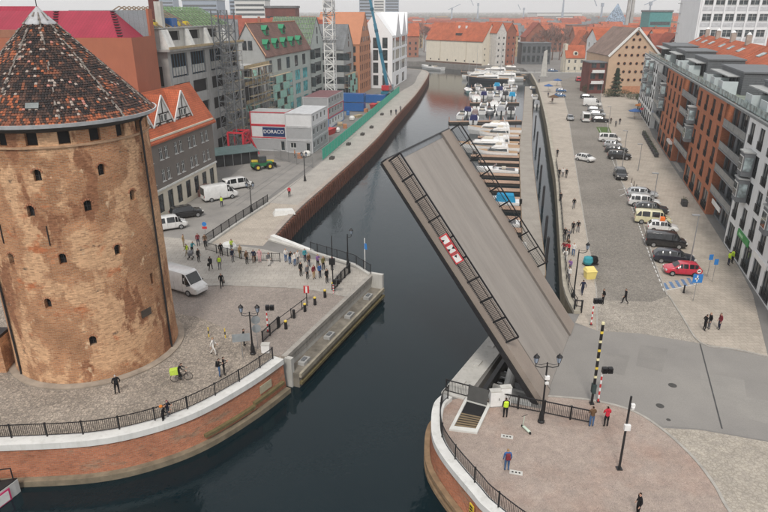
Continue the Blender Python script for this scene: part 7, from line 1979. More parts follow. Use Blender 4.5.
signal('red and white signal post by the left lantern', at(268,332), 0, 2.3)
signal('red and white signal post at the end of the left pavement', at(333.5,294), 0, 1.2)
mm_ = thing('signal_mast', 'tall dark mast with signal lamps at the left abutment', 'mast', at(333,284)+(.02,))
mb = MB(); mb.cyl((0,0,0),(0,0,5.6),.07,.05,8); mb.build('post', STEEL_D, mm_)
mb = MB(); mb.box(-.35,-.15,2.3,.3,.15,3.0); mb.build('signal_head', STEEL_B, mm_)
fl = thing('flag_pole', 'white pole with a blue board on the left abutment corner', 'pole', at(365,270)+(.02,))
mb = MB(); mb.cyl((0,0,0),(0,0,3.9),.06,.05,8); mb.build('post', WHITEP, fl)
mb = MB(); mb.hexa([(-.05,-.05,2.6),(.28,-.05,2.5),(.28,.05,2.5),(-.05,.05,2.6)],[(-.05,-.05,3.3),(.22,-.05,3.2),(.22,.05,3.2),(-.05,.05,3.3)]); mb.build('blue_board', BLUES, fl)
BOLL = [(294,318,'nearest the left lantern'),(305,311.5,'second from the left lantern'),(315,305,'third from the left lantern'),(325,297.5,'fourth from the left lantern'),(286,329,'hidden behind the left barrier'),(333,290,'beside the left signal mast')]
for k, (px, py, wh) in enumerate(BOLL):
    th = thing('bollard', 'black bollard with yellow cap on the bridge seat, '+wh, 'bollard', at(px,py)+(.02,), 0, 'bollards along the bridge seat')
    mb = MB(); mb.lathe([(.16,0),(.15,.1),(.14,.75)],(0,0,0),10); mb.build('post', STEEL_B, th)
    mb = MB(); mb.lathe([(.15,.75),(.15,.86),(.09,.9)],(0,0,0),10); mb.build('cap', YELLOWP if k != 0 else STEEL_B, th)
for k, (px, py, wh) in enumerate(((209,337,'left of two on the plaza edge'),(225.5,338,'right of two on the plaza edge'))):
    th = thing('marker_post', 'thin yellow and black marker post, '+wh, 'post', at(px,py)+(.012,), 0, 'marker posts')
    for j in range(3): mb = MB(); mb.cyl((0,0,j*.33),(0,0,j*.33+.33),.05,.05,8); mb.build('band', (YELLOWP,STEEL_B,YELLOWP)[j], th)
rw = thing('warning_figure', 'red and white warning board standing between the left bollards', 'sign', at(307,303)+(.02,))
mb = MB(); mb.cyl((0,0,0),(0,0,1.2),.05,.05,6); mb.build('post', STEEL_B, rw)
mb = MB(); mb.box(-.28,-.04,1.1,.28,.04,1.9); bd = mb.build('board', REDP, rw); mb = MB(); mb.box(-.1,-.05,1.15,.1,.05,1.85); mb.build('stripe', WHITEP, bd)
# left barrier and railings
iron_rail('barrier_railing', 'black steel barrier railing behind the left lantern post', A((263,343),(271,335),(279,328)), 1.1, .02, 1.4, .13, None, .07)
iron_rail('boom_rail', 'long low dark rail running along the left bridge seat', A((280,327),(307,306)), .95, .02, 2.0, .13, None, .05, False, False)
iron_rail('corner_railing', 'black mesh railing at the end of the left abutment near the signal mast', A((334,291),(342,281),(350,273)), 1.15, .02, 1.2, .1, None, .08)
iron_rail('river_railing', 'thin dark river railing at the north side of the left abutment', [ (p[0]-.1,p[1]-.2) for p in ABN[:3]], 1.05, .3, 1.6, .14)
iron_rail('pavement_railing', 'dark railing along the top of the left pavement', A((206,250),(225,256),(250,261),(280,262)), 1.05, .012, 2.0, .15)
iron_rail('ramp_railing', 'dark railing along the left side of the quay ramp', A((206,246),(236,225),(268,204)), 1.15, .3, 2.2, .12, None, .06)
pw = thing('ramp_parapet', 'low concrete parapet beside the quay ramp', 'wall', (0,0,0))
band(A((206,246),(236,225),(268,204)), -.3, .15, 0, .32).build('parapet', CONCL, pw)
pb = A((212,251),(240,232),(268,211))
wb_ = MB(); wb_.lathe([(.9,0),(1.0,.5),(.7,.9),(.2,1.0)],(0,0,0),9); o = tag(wb_.build('bulk_bag', plain('white_bag',(.68,.68,.66),.8,.08,4), None, at(229,250)+(.02,)), 'white bulk bag by the ramp fence', 'bag')
cv = MB(); cv.hexa([(-1.6,-.8,0),(1.6,-.8,0),(1.6,.8,0),(-1.6,.8,0)],[(-1.3,-.5,.7),(1.4,-.5,.6),(1.3,.5,.65),(-1.2,.5,.75)]); tag(cv.build('covered_pallet', plain('white_sheet',(.62,.62,.6),.8,.08,4), None, at(284,214)+(.02,), .3), 'white sheeted pallet at the upper end of the quay ramp', 'pallet')
iron_rail('plaza_railing', 'black railing between the brick plaza and the machinery pit', A((446,392),(490,404),(543,414),(590,424)), 1.1, .02, 1.9, .13, None, .07)
iron_rail('quay_railing', 'thin rail on the quay wall beside the onlookers', [(p[0]+.35,p[1]) for p in RQ[14:-1]], .95, .3, 2.4, .3, None, .04, True, False)
iron_rail('bridge_end_railing', 'short dark railing at the far end of the bridge hinge', A((574,312),(581,313)), 1.3, .012, 1.0, .2, None, .09, True, False)
# road signs on the left plaza
def sign_plate(par, w_, h_, z, mat, rz=0.0, y=-.06, shape='box', name='plate'):
    mb = MB()
    if shape == 'round': mb.cyl((0,y,z),(0,y-.02,z),w_/2,w_/2,18)
    elif shape == 'oct': mb.cyl((0,y,z),(0,y-.02,z),w_/2,w_/2,8)
    else: mb.box(-w_/2,y-.02,z-h_/2,w_/2,y,z+h_/2)
    o = mb.build(name, mat, par); o.rotation_euler = (0,0,rz); return o
GB_ = plain('sign_back_grey',(.25,.27,.28),.5)
for lab, (px,py), items in (
  ('grey backed round road signs on a pole beside the left lantern', (258,349), (('round',.8,.8,2.9),('round',.8,.8,2.05))),
  ('wide grey backed direction sign behind the left lantern', (243,358), (('box',1.5,.75,2.0),))):
    th = thing('road_sign', lab, 'road sign', at(px,py)+(.012,)); mb = MB(); mb.cyl((0,0,0),(0,0,3.1 if 'round' in lab else 2.4),.035,.035,6); mb.build('post', GALV, th)
    for sh_, a, b_, z in items: sign_plate(th, a, b_, z, GB_, .2, -.04, sh_)
ut = thing('utility_box', 'white utility box at the left bastion railing end', 'cabinet', at(266,352)+(.012,)); mb = MB(); mb.box(-.35,-.25,0,.35,.25,.75); mb.build('body', WHITEP, ut); mb = MB(); mb.box(-.38,-.28,.75,.38,.28,.82); mb.build('lid', CONCL, ut)
bsn = thing('road_sign', 'blue and red round road sign on the left street corner', 'road sign', at(206,240)+(.012,)); mb = MB(); mb.cyl((0,0,0),(0,0,2.5),.035,.035,6); mb.build('post', GALV, bsn); sign_plate(bsn,.6,.6,2.2,BLUES,0,-.04,'round'); sign_plate(bsn,.62,.3,1.7,REDP,0,-.04)
ps = thing('road_sign', 'blue square parking sign with white mark near the red hatchback', 'road sign', at(693,301)+(.012,)); mb = MB(); mb.cyl((0,0,0),(0,0,3.0),.035,.035,6); mb.build('post', GALV, ps)
pp = sign_plate(ps,1.0,.95,2.55,BLUES,0,-.05); mb = MB(); mb.box(-.3,-.08,2.45,.1,-.07,2.6); mb.box(-.12,-.08,2.2,.0,-.07,2.85); mb.cyl((-.06,-.07,2.82),(-.06,-.085,2.82),.09,.09,8); mb.build('white_mark', WHITEP, pp)
pr_ = sign_plate(ps,.62,.62,3.35,REDP,0,-.05,'round'); mb = MB(); mb.cyl((0,-.072,3.35),(0,-.08,3.35),.22,.22,16); mb.build('white_disc', WHITEP, pr_); mb = MB(); mb.box(-.14,-.086,3.28,.14,-.08,3.42); mb.build('car_mark', STEEL_B, pr_)
for k, (px,py) in enumerate(((707,277),(712,282))):
    th = thing('road_sign', 'slim post with small blue sign on the right pavement, '+('left of two' if k == 0 else 'right of two'), 'road sign', at(px,py)+(.016,), 0, 'small blue signs'); mb = MB(); mb.cyl((0,0,0),(0,0,2.8),.03,.03,6); mb.build('post', GALV, th); sign_plate(th,.45,.65,2.4,BLUES,0,-.04)
th = thing('bollard', 'short dark bollard by the blue parking sign', 'bollard', at(683.5,293)+(.012,)); mb = MB(); mb.lathe([(.09,0),(.08,.8),(.1,.85),(.05,.95)],(0,0,0),8); mb.build('post', STEEL_B, th); mb = MB(); mb.lathe([(.13,0),(.13,.06)],(0,0,0),8); mb.build('foot', STEEL_D, th)
for k in range(9):
    p = lerp(at(628,183), at(648,213), k/8); th = thing('bollard', 'thin dark bollard in the row between parking and pavement, %s from the far end' % ORD[k].replace('nearest','first'), 'bollard', (p[0]+.6,p[1],.016), 0, 'thin bollards'); mb = MB(); mb.cyl((0,0,0),(0,0,.9),.05,.05,6); mb.build('post', STEEL_D, th)
# yellow grit bin and rubbish heap
yb = thing('grit_bin', 'pale yellow grit bin on the right promenade', 'bin', at(589.5,278)+(.012,), .1)
mb = MB(); mb.hexa([(-.5,-.4,0),(.5,-.4,0),(.5,.4,0),(-.5,.4,0)],[(-.6,-.5,.9),(.6,-.5,.9),(.6,.5,.9),(-.6,.5,.9)]); mb.build('body', plain('pale_yellow_plastic',(.75,.62,.2),.5,.06), yb); mb = MB(); mb.hexa([(-.65,-.55,.9),(.65,-.55,.9),(.65,.55,.9),(-.65,.55,.9)],[(-.5,-.4,1.1),(.5,-.4,1.1),(.5,.4,1.25),(-.5,.4,1.25)]); mb.build('lid', plain('pale_yellow_plastic',(.75,.62,.2)), yb)
rbp = thing('market_trolley', 'teal and black laden trolley behind the yellow grit bin', 'trolley', at(590,265)+(.012,), .3)
mb = MB(); mb.lathe([(.45,.2),(.6,.5),(.5,1.0),(.15,1.15)],(-.35,0,0),9); mb.build('teal_bundle', cloth('cloth_teal',CLO['teal']), rbp); mb = MB(); mb.lathe([(.45,.2),(.55,.5),(.4,.95),(.1,1.05)],(.5,.1,0),9); mb.build('black_bundle', cloth('cloth_black',CLO['black']), rbp); mb = MB(); mb.box(-.8,-.4,.1,.9,.4,.2); mb.build('platform', STEEL_D, rbp)
for s in (-1,1):
    for x in (-.6,.7): mb = MB(); mb.cyl((x,s*.35,.1),(x,s*.42,.1),.1,.1,8); mb.build('wheel', RUBBER, rbp)
# bastion plaza objects
for k, (px, lab) in enumerate(((494.5,'left of the two white control cabinets beside the pit'),(504.5,'taller right one of the two white control cabinets beside the pit'))):
    th = thing('control_cabinet', lab, 'cabinet', at(px,406-k*1)+(.012,), .12, 'white cabinets'); h_ = 1.35+.25*k
    mb = MB(); mb.box(-.4,-.22,.08,.4,.22,h_); bd = mb.build('body', WHITEP, th); mb = MB(); mb.box(-.43,-.25,h_,.43,.25,h_+.06); mb.build('lid', CONCL, th); mb = MB(); mb.box(-.38,-.2,0,.38,.2,.08); mb.build('plinth', CONC, th)
    mb = MB(); mb.box(.24,-.25,.6,.28,-.22,.8); mb.build('handle', STEEL_D, bd)
ht_ = thing('stair_hatch', 'open stair hatch with raised dark lid and white kerb in the brick plaza', 'hatch', (0,0,0))
hp = A((466,398),(491,405),(477,434.5),(449,431))
cen = (sum(p[0] for p in hp)/4, sum(p[1] for p in hp)/4)
def scalep(k): return [(cen[0]+(p[0]-cen[0])*k, cen[1]+(p[1]-cen[1])*k) for p in hp]
o_, i_ = scalep(1.0), scalep(.78)
for k in range(4):
    a, b_, c, d_ = o_[k], o_[(k+1)%4], i_[(k+1)%4], i_[k]; mb = MB(); mb.prism([a,b_,c,d_], 0, .16); mb.build('kerb', plain('hatch_white',(.6,.6,.57),.8,.1), ht_)
mb = MB(); mb.sheet(i_, .03); mb.build('stair_opening', DARK, ht_)
for k in range(6):
    f0, f1 = .45+k*.09, .45+k*.09+.05; a, b_ = lerp(i_[0],i_[3],f0), lerp(i_[1],i_[2],f0); c, d_ = lerp(i_[1],i_[2],f1), lerp(i_[0],i_[3],f1)
    mb = MB(); mb.prism([a,b_,c,d_], .034, .036+.008*k); mb.build('step', plain('ochre_step',(.2,.15,.09),.85), ht_)
e0, e1 = Vector(i_[0]+(.18,)), Vector(i_[1]+(.18,)); up_ = Vector((.15,.35,1.0)).normalized()*1.15
mb = MB(); mb.hexa([e0,e1,e1+up_,e0+up_],[v+Vector((0,.06,0)) for v in (e0,e1,e1+up_,e0+up_)]); mb.build('lid', plain('dark_lid',(.06,.06,.058),.7), ht_)
def scooter(label, p, rz):
    th = thing('kick_scooter', label, 'scooter', (p[0],p[1],.012), rz)
    for x in (-.45,.45): mb = MB(); mb.cyl((x,-.03,.11),(x,.03,.11),.11,.11,12); mb.build('wheel', RUBBER, th)
    mb = MB(); mb.box(-.4,-.09,.13,.35,.09,.2); mb.build('deck', plain('mint_white',(.55,.65,.55),.4), th)
    mb = MB(); mb.cyl((.42,0,.15),(.3,0,1.1),.03,.025,7); mb.build('stem', plain('mint_white',(.55,.65,.55)), th)
    mb = MB(); mb.cyl((.3,-.25,1.1),(.3,.25,1.1),.02,.02,6); mb.build('handlebar', RUBBER, th)
scooter('pale kick scooter parked near the white cabinets', at(526,431), 2.0)
for k, (px,py) in enumerate(((507,437),(516,473))):
    th = thing('drain_cover', 'small pale drain cover with dark holes, '+('below the safety worker' if k == 0 else 'beside the red backpack'), 'drain cover', at(px,py)+(.012,), -.25); mb = MB(); mb.box(-.42,-.2,0,.42,.2,.03); mb.build('plate', CONCL, th)
    for x in (-.22,0,.22): mb = MB(); mb.cyl((x,0,.03),(x,0,.036),.07,.07,8); mb.build('hole', DARK, th)
pram = thing('pram', 'dark pram pushed by the person in teal', 'pram', (at(191,259)[0],at(191,259)[1],.012)); mb = MB(); mb.hexa([(-.2,-.35,.5),(.2,-.35,.5),(.2,.35,.5),(-.2,.35,.5)],[(-.24,-.42,.85),(.24,-.42,.85),(.24,.42,.95),(-.24,.42,.95)]); mb.build('basket', cloth('cloth_grey',CLO['grey']), pram)
for x in (-.25,.25):
    for y in (-.3,.3): mb = MB(); mb.cyl((x-.03,y,.14),(x+.03,y,.14),.14,.14,10); mb.bar((x*.9,y,.14),(x*.7,-y*.4,.55),.03); mb.build('wheel', RUBBER, pram)
for k, (px,py) in enumerate(((332,159),(348.5,145),(362.5,135),(371.5,128),(382,115))):
    th = thing('concrete_block', 'dark concrete ballast block at the green fence, %s from the near end' % ORD[k].replace('nearest','first'), 'block', at(px,py)+(.008,), UANG, 'ballast blocks'); mb = MB(); mb.box(-.7,-.4,0,.7,.4,.5); mb.build('block', plain('dark_block',(.07,.065,.06),.85), th); mb = MB(); mb.tube([(-.3,0,.5),(-.25,0,.68),(.25,0,.68),(.3,0,.5)],.03,5); mb.build('lifting_loop', STEEL_D, th)
# café parasols and tables on the far promenade and beside the apartments
for k, (px,py,c_) in enumerate(((548,92,'blue'),(557,86,'blue'),(553,104,'brown'),(640,113,'orange'),(634,119,'blue'),(645,117,'red'),(596,86,'white'),(603,84,'white'))):
    th = thing('cafe_stall', '%s café stall %s' % ({'blue':'blue','brown':'brown','orange':'orange striped','red':'red','white':'white'}[c_], ['near the blue cars','behind the nearest blue stall','beside the quay wall bend','at the far end of the apartment pavement','beside the orange striped stall','against the white apartments','left under the pink banners','right under the pink banners'][k]), 'stall', at(px,py)+(.016,), .2+k, 'café stalls')
    mb = MB(); mb.cyl((0,0,0),(0,0,2.6),.05,.05,6); mb.build('pole', GALV, th); mb = MB(); mb.lathe([(1.7,2.1),(1.72,2.25),(.1,2.9)],(0,0,0),8); mb.build('canopy', cloth('cloth_'+c_,CLO[c_]), th)
    mb = MB(); mb.cyl((.8,.3,.72),(.8,.3,.76),.45,.45,12); mb.cyl((.8,.3,0),(.8,.3,.72),.04,.04,6); mb.build('table', WOOD, th)

# ------------------------------------------------------------------ trees
BARK = plain('bare_bark', (.13,.085,.07), .9, .25, 2)
def bare_tree(label, p, h, seed, group='bare trees at the end of the street'):
    r2 = random.Random(seed); th = thing('bare_tree', label, 'tree', (p[0],p[1],0), 0, group)
    tr = MB(); cr = MB()
    def grow(a, d, ln, r, lv):
        r = max(r, .1); b_ = a+d*ln; (tr if lv < 2 else cr).cyl(a, b_, r, r*.68, 6 if lv < 2 else 3, 0, False)
        if lv >= 6: return
        for k in range(3 if lv < 4 else 2):
            ax = Vector((r2.uniform(-1,1),r2.uniform(-1,1),r2.uniform(-.2,.5))); nd = (d+ax*.62).normalized(); grow(b_, nd, ln*r2.uniform(.62,.82), r*.62, lv+1)
    grow(Vector((0,0,-.1)), Vector((r2.uniform(-.06,.06),r2.uniform(-.06,.06),1)), h*.27, h*.022, 0)
    tr.build('trunk', BARK, th, uv=False); stuff(cr.build('crown', plain('twig_brown',(.2,.12,.10),.9,.25,2), th, uv=False))
for k, (px,py,h,lab) in enumerate(((545,62,17,'tall bare tree left of the cream cottage'),(552,60,16,'bare tree beside the tall one near the red houses'),(559,60,15,'bare tree before the low red brick house'),(538,63,13,'bare tree above the leaning stele'),(586,70,15,'bare tree right of the cream cottage'),(594,70,13,'bare tree against the white house wall'),(583,58,16,'bare tree behind the cream cottage'),(573,56,15,'bare tree over the cottage roof'),(530,58,15,'bare tree behind the dark glazed hall'),(556,52,18,'large bare tree behind the red brick row'),(566,54,17,'bare tree above the low red house roof'),(549,50,17,'bare tree far behind the leaning stele'),(600,60,15,'bare tree left of the white house roof'),(424,52,16,'bare tree right of the white gabled block'),(420,48,18,'bare tree behind the white gabled block'))):
    bare_tree(lab, at(px,py), h*1.22, 40+k)
protos = []
for k, px in enumerate((428,437,446,455,463,471,489,496,512,519,526,533,541,548,556,564,571,580,588,597,606,640,648,655)):
    q_ = at(px, 38+(k*7)%13); lab = 'bare winter tree among the far roofs, %s from the left' % ('twenty-%s' % ('first','second','third','fourth')[k-20] if k >= 20 else ORD[k].replace('nearest','first'))
    if k < 3:
        n0_ = set(bpy.data.objects); bare_tree(lab, q_, 13, 80+k, 'bare trees among the far roofs'); protos.append(next(o for o in bpy.data.objects if o not in n0_ and o.type == 'EMPTY'))
    else:
        c_ = copy_tree(protos[k%3]); c_.location = (q_[0],q_[1],0); c_.rotation_euler = (0,0,k*1.3); c_.scale = (1+.1*(k%4),)*3; c_['label'] = lab
con = thing('conifer_tree', 'dark green conifer in front of the peach granary', 'tree', at(614.5,96)+(0,))
mb = MB(); mb.cyl((0,0,0),(0,0,9.2),.25,.04,7); mb.build('trunk', BARK, con)
mb = MB(); r2 = random.Random(9)
for k in range(2600):
    f = r2.random()**.75; z = .6+f*8.9; rad = (1-f)*3.0+.12; lay_ = .72+.28*math.sin(z*5.2); a = r2.uniform(0,6.283); rr_ = rad*lay_*r2.random()**.4
    c = Vector((rr_*math.cos(a), rr_*math.sin(a), z-rr_*.28)); d = Vector((math.cos(a)*.6, math.sin(a)*.6, -.2)); s_ = Vector((-math.sin(a),math.cos(a),.2))*.22
    mb.tri(c-s_, c+s_, c+d)
stuff(mb.build('crown', plain('needle_green',(.022,.045,.022),.9,.35,1.5), con, uv=False))
def bush(label, p, r, h, seed, c=(.04,.055,.02), name='bush'):
    r2 = random.Random(seed); th = thing(name, label, 'shrub', (p[0],p[1],0), 0, 'shrubs before the granary'); mb = MB()
    for k in range(700):
        v = Vector((r2.gauss(0,1),r2.gauss(0,1),r2.gauss(0,1))).normalized()*r2.random()**.35; q_ = Vector((v.x*r, v.y*r, h*.5+v.z*h*.5)); e_ = Vector((r2.uniform(-1,1),r2.uniform(-1,1),r2.uniform(-1,1)))*.22; mb.tri(q_, q_+e_, q_+Vector((e_.y,e_.z,-e_.x)))
    stuff(mb.build('foliage', plain(name+'_leaf',c,.9,.4,1.5), th, uv=False)); mb = MB(); mb.cyl((0,0,0),(0,0,h*.5),.08,.04,5); mb.build('stem', BARK, th)
for k, (px,py,r_,h_,lab) in enumerate(((607,97,1.8,3.0,'round dark shrub left of the conifer'),(624,97,2.3,2.6,'wide dark shrub right of the conifer'),(633,99,2.4,2.4,'low shrub under the granary base'),(586,93,1.7,3.2,'dark shrub below the pink banners'),(640,100,1.8,2.2,'olive shrub nearest the white apartments'))): bush(lab, at(px,py), r_, h_, 60+k)

# ------------------------------------------------------------------ the town beyond
r3 = random.Random(21)
WCOL = [plain('far_cream',(.5,.45,.37),.85,.1), plain('far_brick',(.32,.14,.095),.85,.15), plain('far_white',(.6,.6,.58),.85,.06), plain('far_grey',(.36,.36,.36),.85,.1), plain('far_ochre',(.45,.33,.2),.85,.1)]
RCOL = [TILE_O, TILE_R, TILE_O, TILE_G, TILE_R]
WN = ['cream','brick red','white','grey','ochre']; RN = ['orange','red brown','orange','grey','red brown']
FARH = []; FARN = [0]
VIS = {54,58,77,98,100,101,107,129,131,153,154,158,160,162,184,186,187,188,189,220,222,223,224,226,250,251,252,254,255,256,282,284,288,289,290,292,317,320,322,327,350,352,353,355,356,358,382,383,389,391,396,418,427,428,453,454,455,456,458,459,468,491,492,493,494,495,497,529,533,534,535,537,571,576,578,580,613,621,647,648,649,652,661,682,686,688,689,690,691,694,695,702,732,733,736,737,738,739,742,744,778,781,782,783,784,785,792,818,819,822,823,826,829,858,863,864,866,876,904,905,906,908}
def far_house(x, y, L, D, H, rise, wi, ri, rot, nw=True, lab=None, chim=None):
    own = lab is not None
    if not own:
        FARN[0] += 1; chim = r3.random() < .5
        if VIS and FARN[0] not in VIS: return
    else: chim = True
    lab = ('%s town house with %s roof ' % (WN[wi], RN[ri]) + lab) if lab else 'house'
    th = thing('town_house', lab, 'house', (x,y,0), rot, 'town houses beyond the river')
    if not own: FARH.append((th, L, D, H, rise, wi, ri, FARN[0]))
    mb = MB(); mb.box(0,0,0,L,D,H); mb.build('walls', WCOL[wi], th)
    if rise > 0: gable_roof(th, 0, 0, L, D, H, rise, RCOL[ri], 'x', .4, .2, WCOL[wi])
    else: mb = MB(); mb.box(-.2,-.2,H,L+.2,D+.2,H+.4); mb.build('roof', TILE_G, th)
    if nw:
        n = max(2,int(L/3.4)); 
        for r_ in range(max(1,int(H/3.4))):
            for k in range(n):
                key = 'fw'
                if key not in WCACHE: q_ = MB(); q_.box(-.6,-.06,0,.6,.02,1.6); WCACHE[key] = q_.mesh('window', GLASS, uv=False)
                link('window', WCACHE[key], th, (L*(k+.5)/n, 0, 1.1+r_*3.3))
    if chim and rise > 0: mb = MB(); mb.box(L*.3,D*.35,H,L*.3+.9,D*.35+.9,H+rise+.8); mb.build('chimney', WCOL[1], th)
def blocked(x, y):
    if y < 470 and 15 < x < 135: return True
    if y < 420 and -40 < x < 140: return True
    return False
yy = 350.0
while yy < 1250:
    step = 19 + (yy-350)*.035
    x = -.68*yy-40
    while x < .72*yy+40:
        Lh = r3.uniform(9,20)*(1+(yy-350)/1500)
        if not blocked(x+Lh/2, yy) and not (x < -30 and yy < 400 and x > -260) and r3.random() < .86:
            big_ = r3.random() < .07
            H = r3.uniform(7,12.5) if not big_ else r3.uniform(14,18)
            far_house(x, yy+r3.uniform(-6,6), Lh, r3.uniform(10,15), H, 0 if big_ and r3.random() < .6 else r3.uniform(4,7), r3.choice((0,1,1,2,3,4)), 3 if r3.random() < .16 else r3.choice((0,0,1,2,4)), r3.uniform(-.35,.35), yy < 620)
        x += Lh + r3.uniform(1,12)*(1+(yy-350)/900)
    yy += step
NEARL = ['behind the raw concrete block','behind the formwork bay','behind the green battened house','behind the dark concrete house frame','behind the pink brown roof, set farther back','behind the terracotta house','far left behind the crimson hall roof','between the terracotta house and the white block','right behind the peach granary','behind the small red brick gabled house','beyond the white office block','beside the white office block','right of the twin pylons','behind the white three storey house','behind the low red brick house','above the cream granary ridge','left of the cream granary','above the white and brick granaries','above the cream cottage']
# nearer roofs behind the left row and left of the white block
for k, (x, y, L_, D_, H_, ri_, wi, rf, ro_) in enumerate(((-64,170,20,14,20,6,1,1,.2),(-70,205,24,14,19,6,3,3,.2),(-52,240,22,14,20,5,1,1,.2),(-44,262,20,14,19,6,2,0,.2),(-74,250,20,14,21,5,1,1,.2),(-34,285,24,14,18,6,1,0,.2),(-110,190,26,16,20,5,3,3,.1),(-20,300,18,12,17,6,1,1,.2),(108,262,20,14,14,5,1,1,0),(118,285,22,14,15,5,2,0,0),(140,300,22,14,16,5,1,0,0),(132,240,18,14,16,6,1,1,0),(160,330,24,14,16,5,0,0,0),(122,330,20,12,13,5,2,0,.1),(145,365,22,14,13,6,1,1,.1),(30,412,24,13,13,7,1,0,-.1),(0,418,22,13,13,7,1,0,.0),(62,424,24,14,13,6,4,0,.0),(120,414,24,14,12,6,1,0,.0))):
    far_house(x, y, L_, D_, H_, ri_, wi, rf, ro_, True, NEARL[k])
# named skyline pieces
def tower_block(label, px, dist, w_, h_, mat, n=4, gl=GLASS, name='high_rise'):
    x = (px-384)/625*dist*.93; th = thing(name, label, 'building', (x,dist,0), 0)
    mb = MB(); mb.box(-w_/2,0,0,w_/2,w_,h_); mb.build('walls', mat, th); mb = MB(); mb.box(-w_/2-.4,-.4,h_,w_/2+.4,w_+.4,h_+1); mb.build('roof', TILE_G, th)
    for k in range(n):
        pass
    for k in range(int(h_/4)-1):
        mb = MB(); mb.box(-w_/2+.8,-.2,3.4+k*4,w_/2-.8,-.05,5.2+k*4); mb.build('window_band', gl, th)
BL = plain('far_blue_grey', (.26,.31,.38), .6, .1); 
tower_block('grey blue glass tower left of the teal boom', 366, 900, 18, 46, BL)
tower_block('second grey blue tower just right of the teal boom', 392, 980, 20, 48, BL)
tower_block('pale tower between the two blue ones', 379, 1050, 16, 46, plain('far_white',(.6,.6,.58)))
tower_block('pale slab block above the raw concrete block', 200, 700, 36, 37, BL, 6)
tower_block('dark slab block above the hoist tower', 236, 760, 14, 44, BL)
tower_block('pale gridded office block above the gabled house', 250, 620, 28, 36, plain('far_white',(.6,.6,.58)), 7)
tower_block('brown brick tower behind the pink brown roof', 280, 330, 15, 29, bricks('maroon_brick',(.2,.06,.05),(.17,.05,.045),(.12,.06,.05)), 4)
tower_block('blue grey slab near the top left edge', 165, 820, 22, 44, BL, 5)
tower_block('far pale flat block on the skyline right of the marina', 560, 1350, 90, 22, plain('far_white',(.6,.6,.58)), 9)
tower_block('teal clad block left of the white tower block', 662, 420, 14, 27, plain('teal_cladding',(.06,.25,.25),.6), 5)
ms = thing('glass_wedge', 'blue grey leaning glass wedge building on the skyline', 'building', ((617-384)/625*620*.93,620,0))
mb = MB(); mb.v = [(-11,0,0),(11,0,0),(11,18,0),(-11,18,0),(-9.5,0,19),(10,0,19),(1,2,34)]
for f in ((0,1,5,4),(1,2,5),(2,3,0,1),(3,0,4),(4,5,6),(5,2,6),(2,3,6),(3,4,6)): mb.face(f)
mb.build('shell', glass('wedge_glass',(.2,.27,.35),.2), ms)
mb = MB(); mb.box(-11.2,-.4,11,11.2,-.1,15); mb.build('red_base', plain('wedge_red',(.3,.09,.09)), ms)
for k, (px,h_) in enumerate(((628.5,35.5),(632.5,35.8))):
    x = (px-384)/625*540*.93; th = thing('concrete_pylon', 'slim grey concrete pylon, %s of two right of the glass wedge' % ('left','right')[k], 'pylon', (x,540,0), 0, 'concrete pylons'); mb = MB(); mb.hexa([(-1.5,-1.5,0),(1.5,-1.5,0),(1.5,1.5,0),(-1.5,1.5,0)],[(-1.0,-1,h_),(1.0,-1,h_),(1.0,1,h_),(-1.0,1,h_)]); mb.build('shaft', CONC, th); mb = MB(); mb.box(-1.2,-1.2,h_,1.2,1.2,h_+.8); mb.build('cap', CONCL, th)
for k, (px, dist, h_) in enumerate(((478,1500,52),(452,1450,40),(524,1500,40),(563,1250,66),(602,1150,48),(650,1100,50),(695,1200,40))):
    x = (px-384)/625*dist*.93; th = thing('harbour_crane', 'far harbour crane on the skyline, %s from the left' % ('first','second','third','fourth','fifth','sixth','seventh')[k], 'crane', (x,dist,0), 0, 'cranes on the skyline')
    mb = MB(); mb.hexa([(-2.5,-2,0),(2.5,-2,0),(2.5,2,0),(-2.5,2,0)],[(-.7,-.7,h_*.8),(.7,-.7,h_*.8),(.7,.7,h_*.8),(-.7,.7,h_*.8)]); mb.build('mast', BL, th)
    mb = MB(); mb.bar((-h_*.2,0,h_*.72),(h_*(.45 if k%2 else -.35),0,h_),1.2); mb.build('jib', BL, th); mb = MB(); mb.box(-2,-2,h_*.7,2,2,h_*.82); mb.build('cab', BL, th)
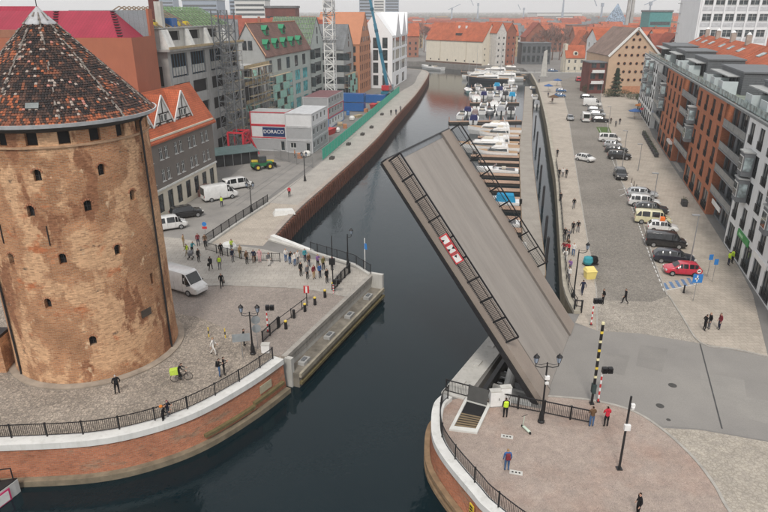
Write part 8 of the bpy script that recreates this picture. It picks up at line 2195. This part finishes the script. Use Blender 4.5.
# only town houses that the view shows are built; name each by its place, counted from the left
vis = FARH
ZONE = [(0,.36,'above the left building row'),(.36,.56,'behind the white gabled block'),(.56,.68,'above the cream granary and marina'),(.68,.79,'above the bare trees and cottage'),(.79,9,'at the upper right')]
byz = {}
for rec in vis:
    th = rec[0]; c = th.location; f = .5 + (c.x/(c.y*CP+CAM_H*SP))*625/768
    zi = next((z for z in ZONE if z[0] <= f < z[1]), ZONE[0 if f < .5 else -1])
    byz.setdefault((zi[2], rec[5], {2:0,4:1}.get(rec[6],rec[6])), []).append((f, rec))
def ordn(n): return ORD[n].replace('nearest','first')
for (zn, wi, ri), lst in byz.items():
    lst.sort(key=lambda t: t[0])
    for k, (f, rec) in enumerate(lst): rec[0]['label'] = 'far %s house, %s roof, %s%s' % (WN[wi], RN[ri], zn, (', %s from left' % ordn(k)) if len(lst) > 1 else '')
# woods on the horizon
mb = MB(); r4 = random.Random(77)
for k in range(5200):
    d = r4.uniform(1300,4200); x = r4.uniform(-.75,.75)*d; h_ = r4.uniform(7,15); w_ = r4.uniform(9,26)
    n = len(mb.v); a0 = r4.uniform(0,3)
    for i in range(5): a = a0+i*1.2566; mb.v.append((x+w_*math.cos(a)*.6, d+w_*math.sin(a)*.6, r4.uniform(0,2)))
    for i in range(5): a = a0+i*1.2566+.5; mb.v.append((x+w_*math.cos(a)*.5, d+w_*math.sin(a)*.5, h_*r4.uniform(.5,.85)))
    mb.v.append((x+r4.uniform(-2,2), d, h_))
    for i in range(5):
        j = (i+1)%5; mb.face((n+i,n+j,n+5+i)); mb.face((n+j,n+5+j,n+5+i)); mb.face((n+5+i,n+5+j,n+10))
o = stuff(mb.build('woodland', plain('far_winter_wood', (.10,.095,.075), .95, .35, .05), uv=False)); tag(o, 'grey brown winter woodland along the far horizon', 'woodland')

# ------------------------------------------------------------------ the hazy air
hz = MB(); hz.box(-3800,-300,-8,3800,4700,75)
hm = bpy.data.materials.new('haze_air'); hm.use_nodes = True; hn = hm.node_tree
hn.nodes.remove(hn.nodes['Principled BSDF'])
pv = hn.nodes.new('ShaderNodeVolumePrincipled'); pv.inputs['Color'].default_value = (.985,.988,.992,1); pv.inputs['Density'].default_value = .00032; pv.inputs['Anisotropy'].default_value = .2
hn.links.new(pv.outputs[0], hn.nodes['Material Output'].inputs['Volume'])
ho = stuff(hz.build('haze', hm, uv=False)); tag(ho, 'pale grey haze filling the air over the town', 'haze')
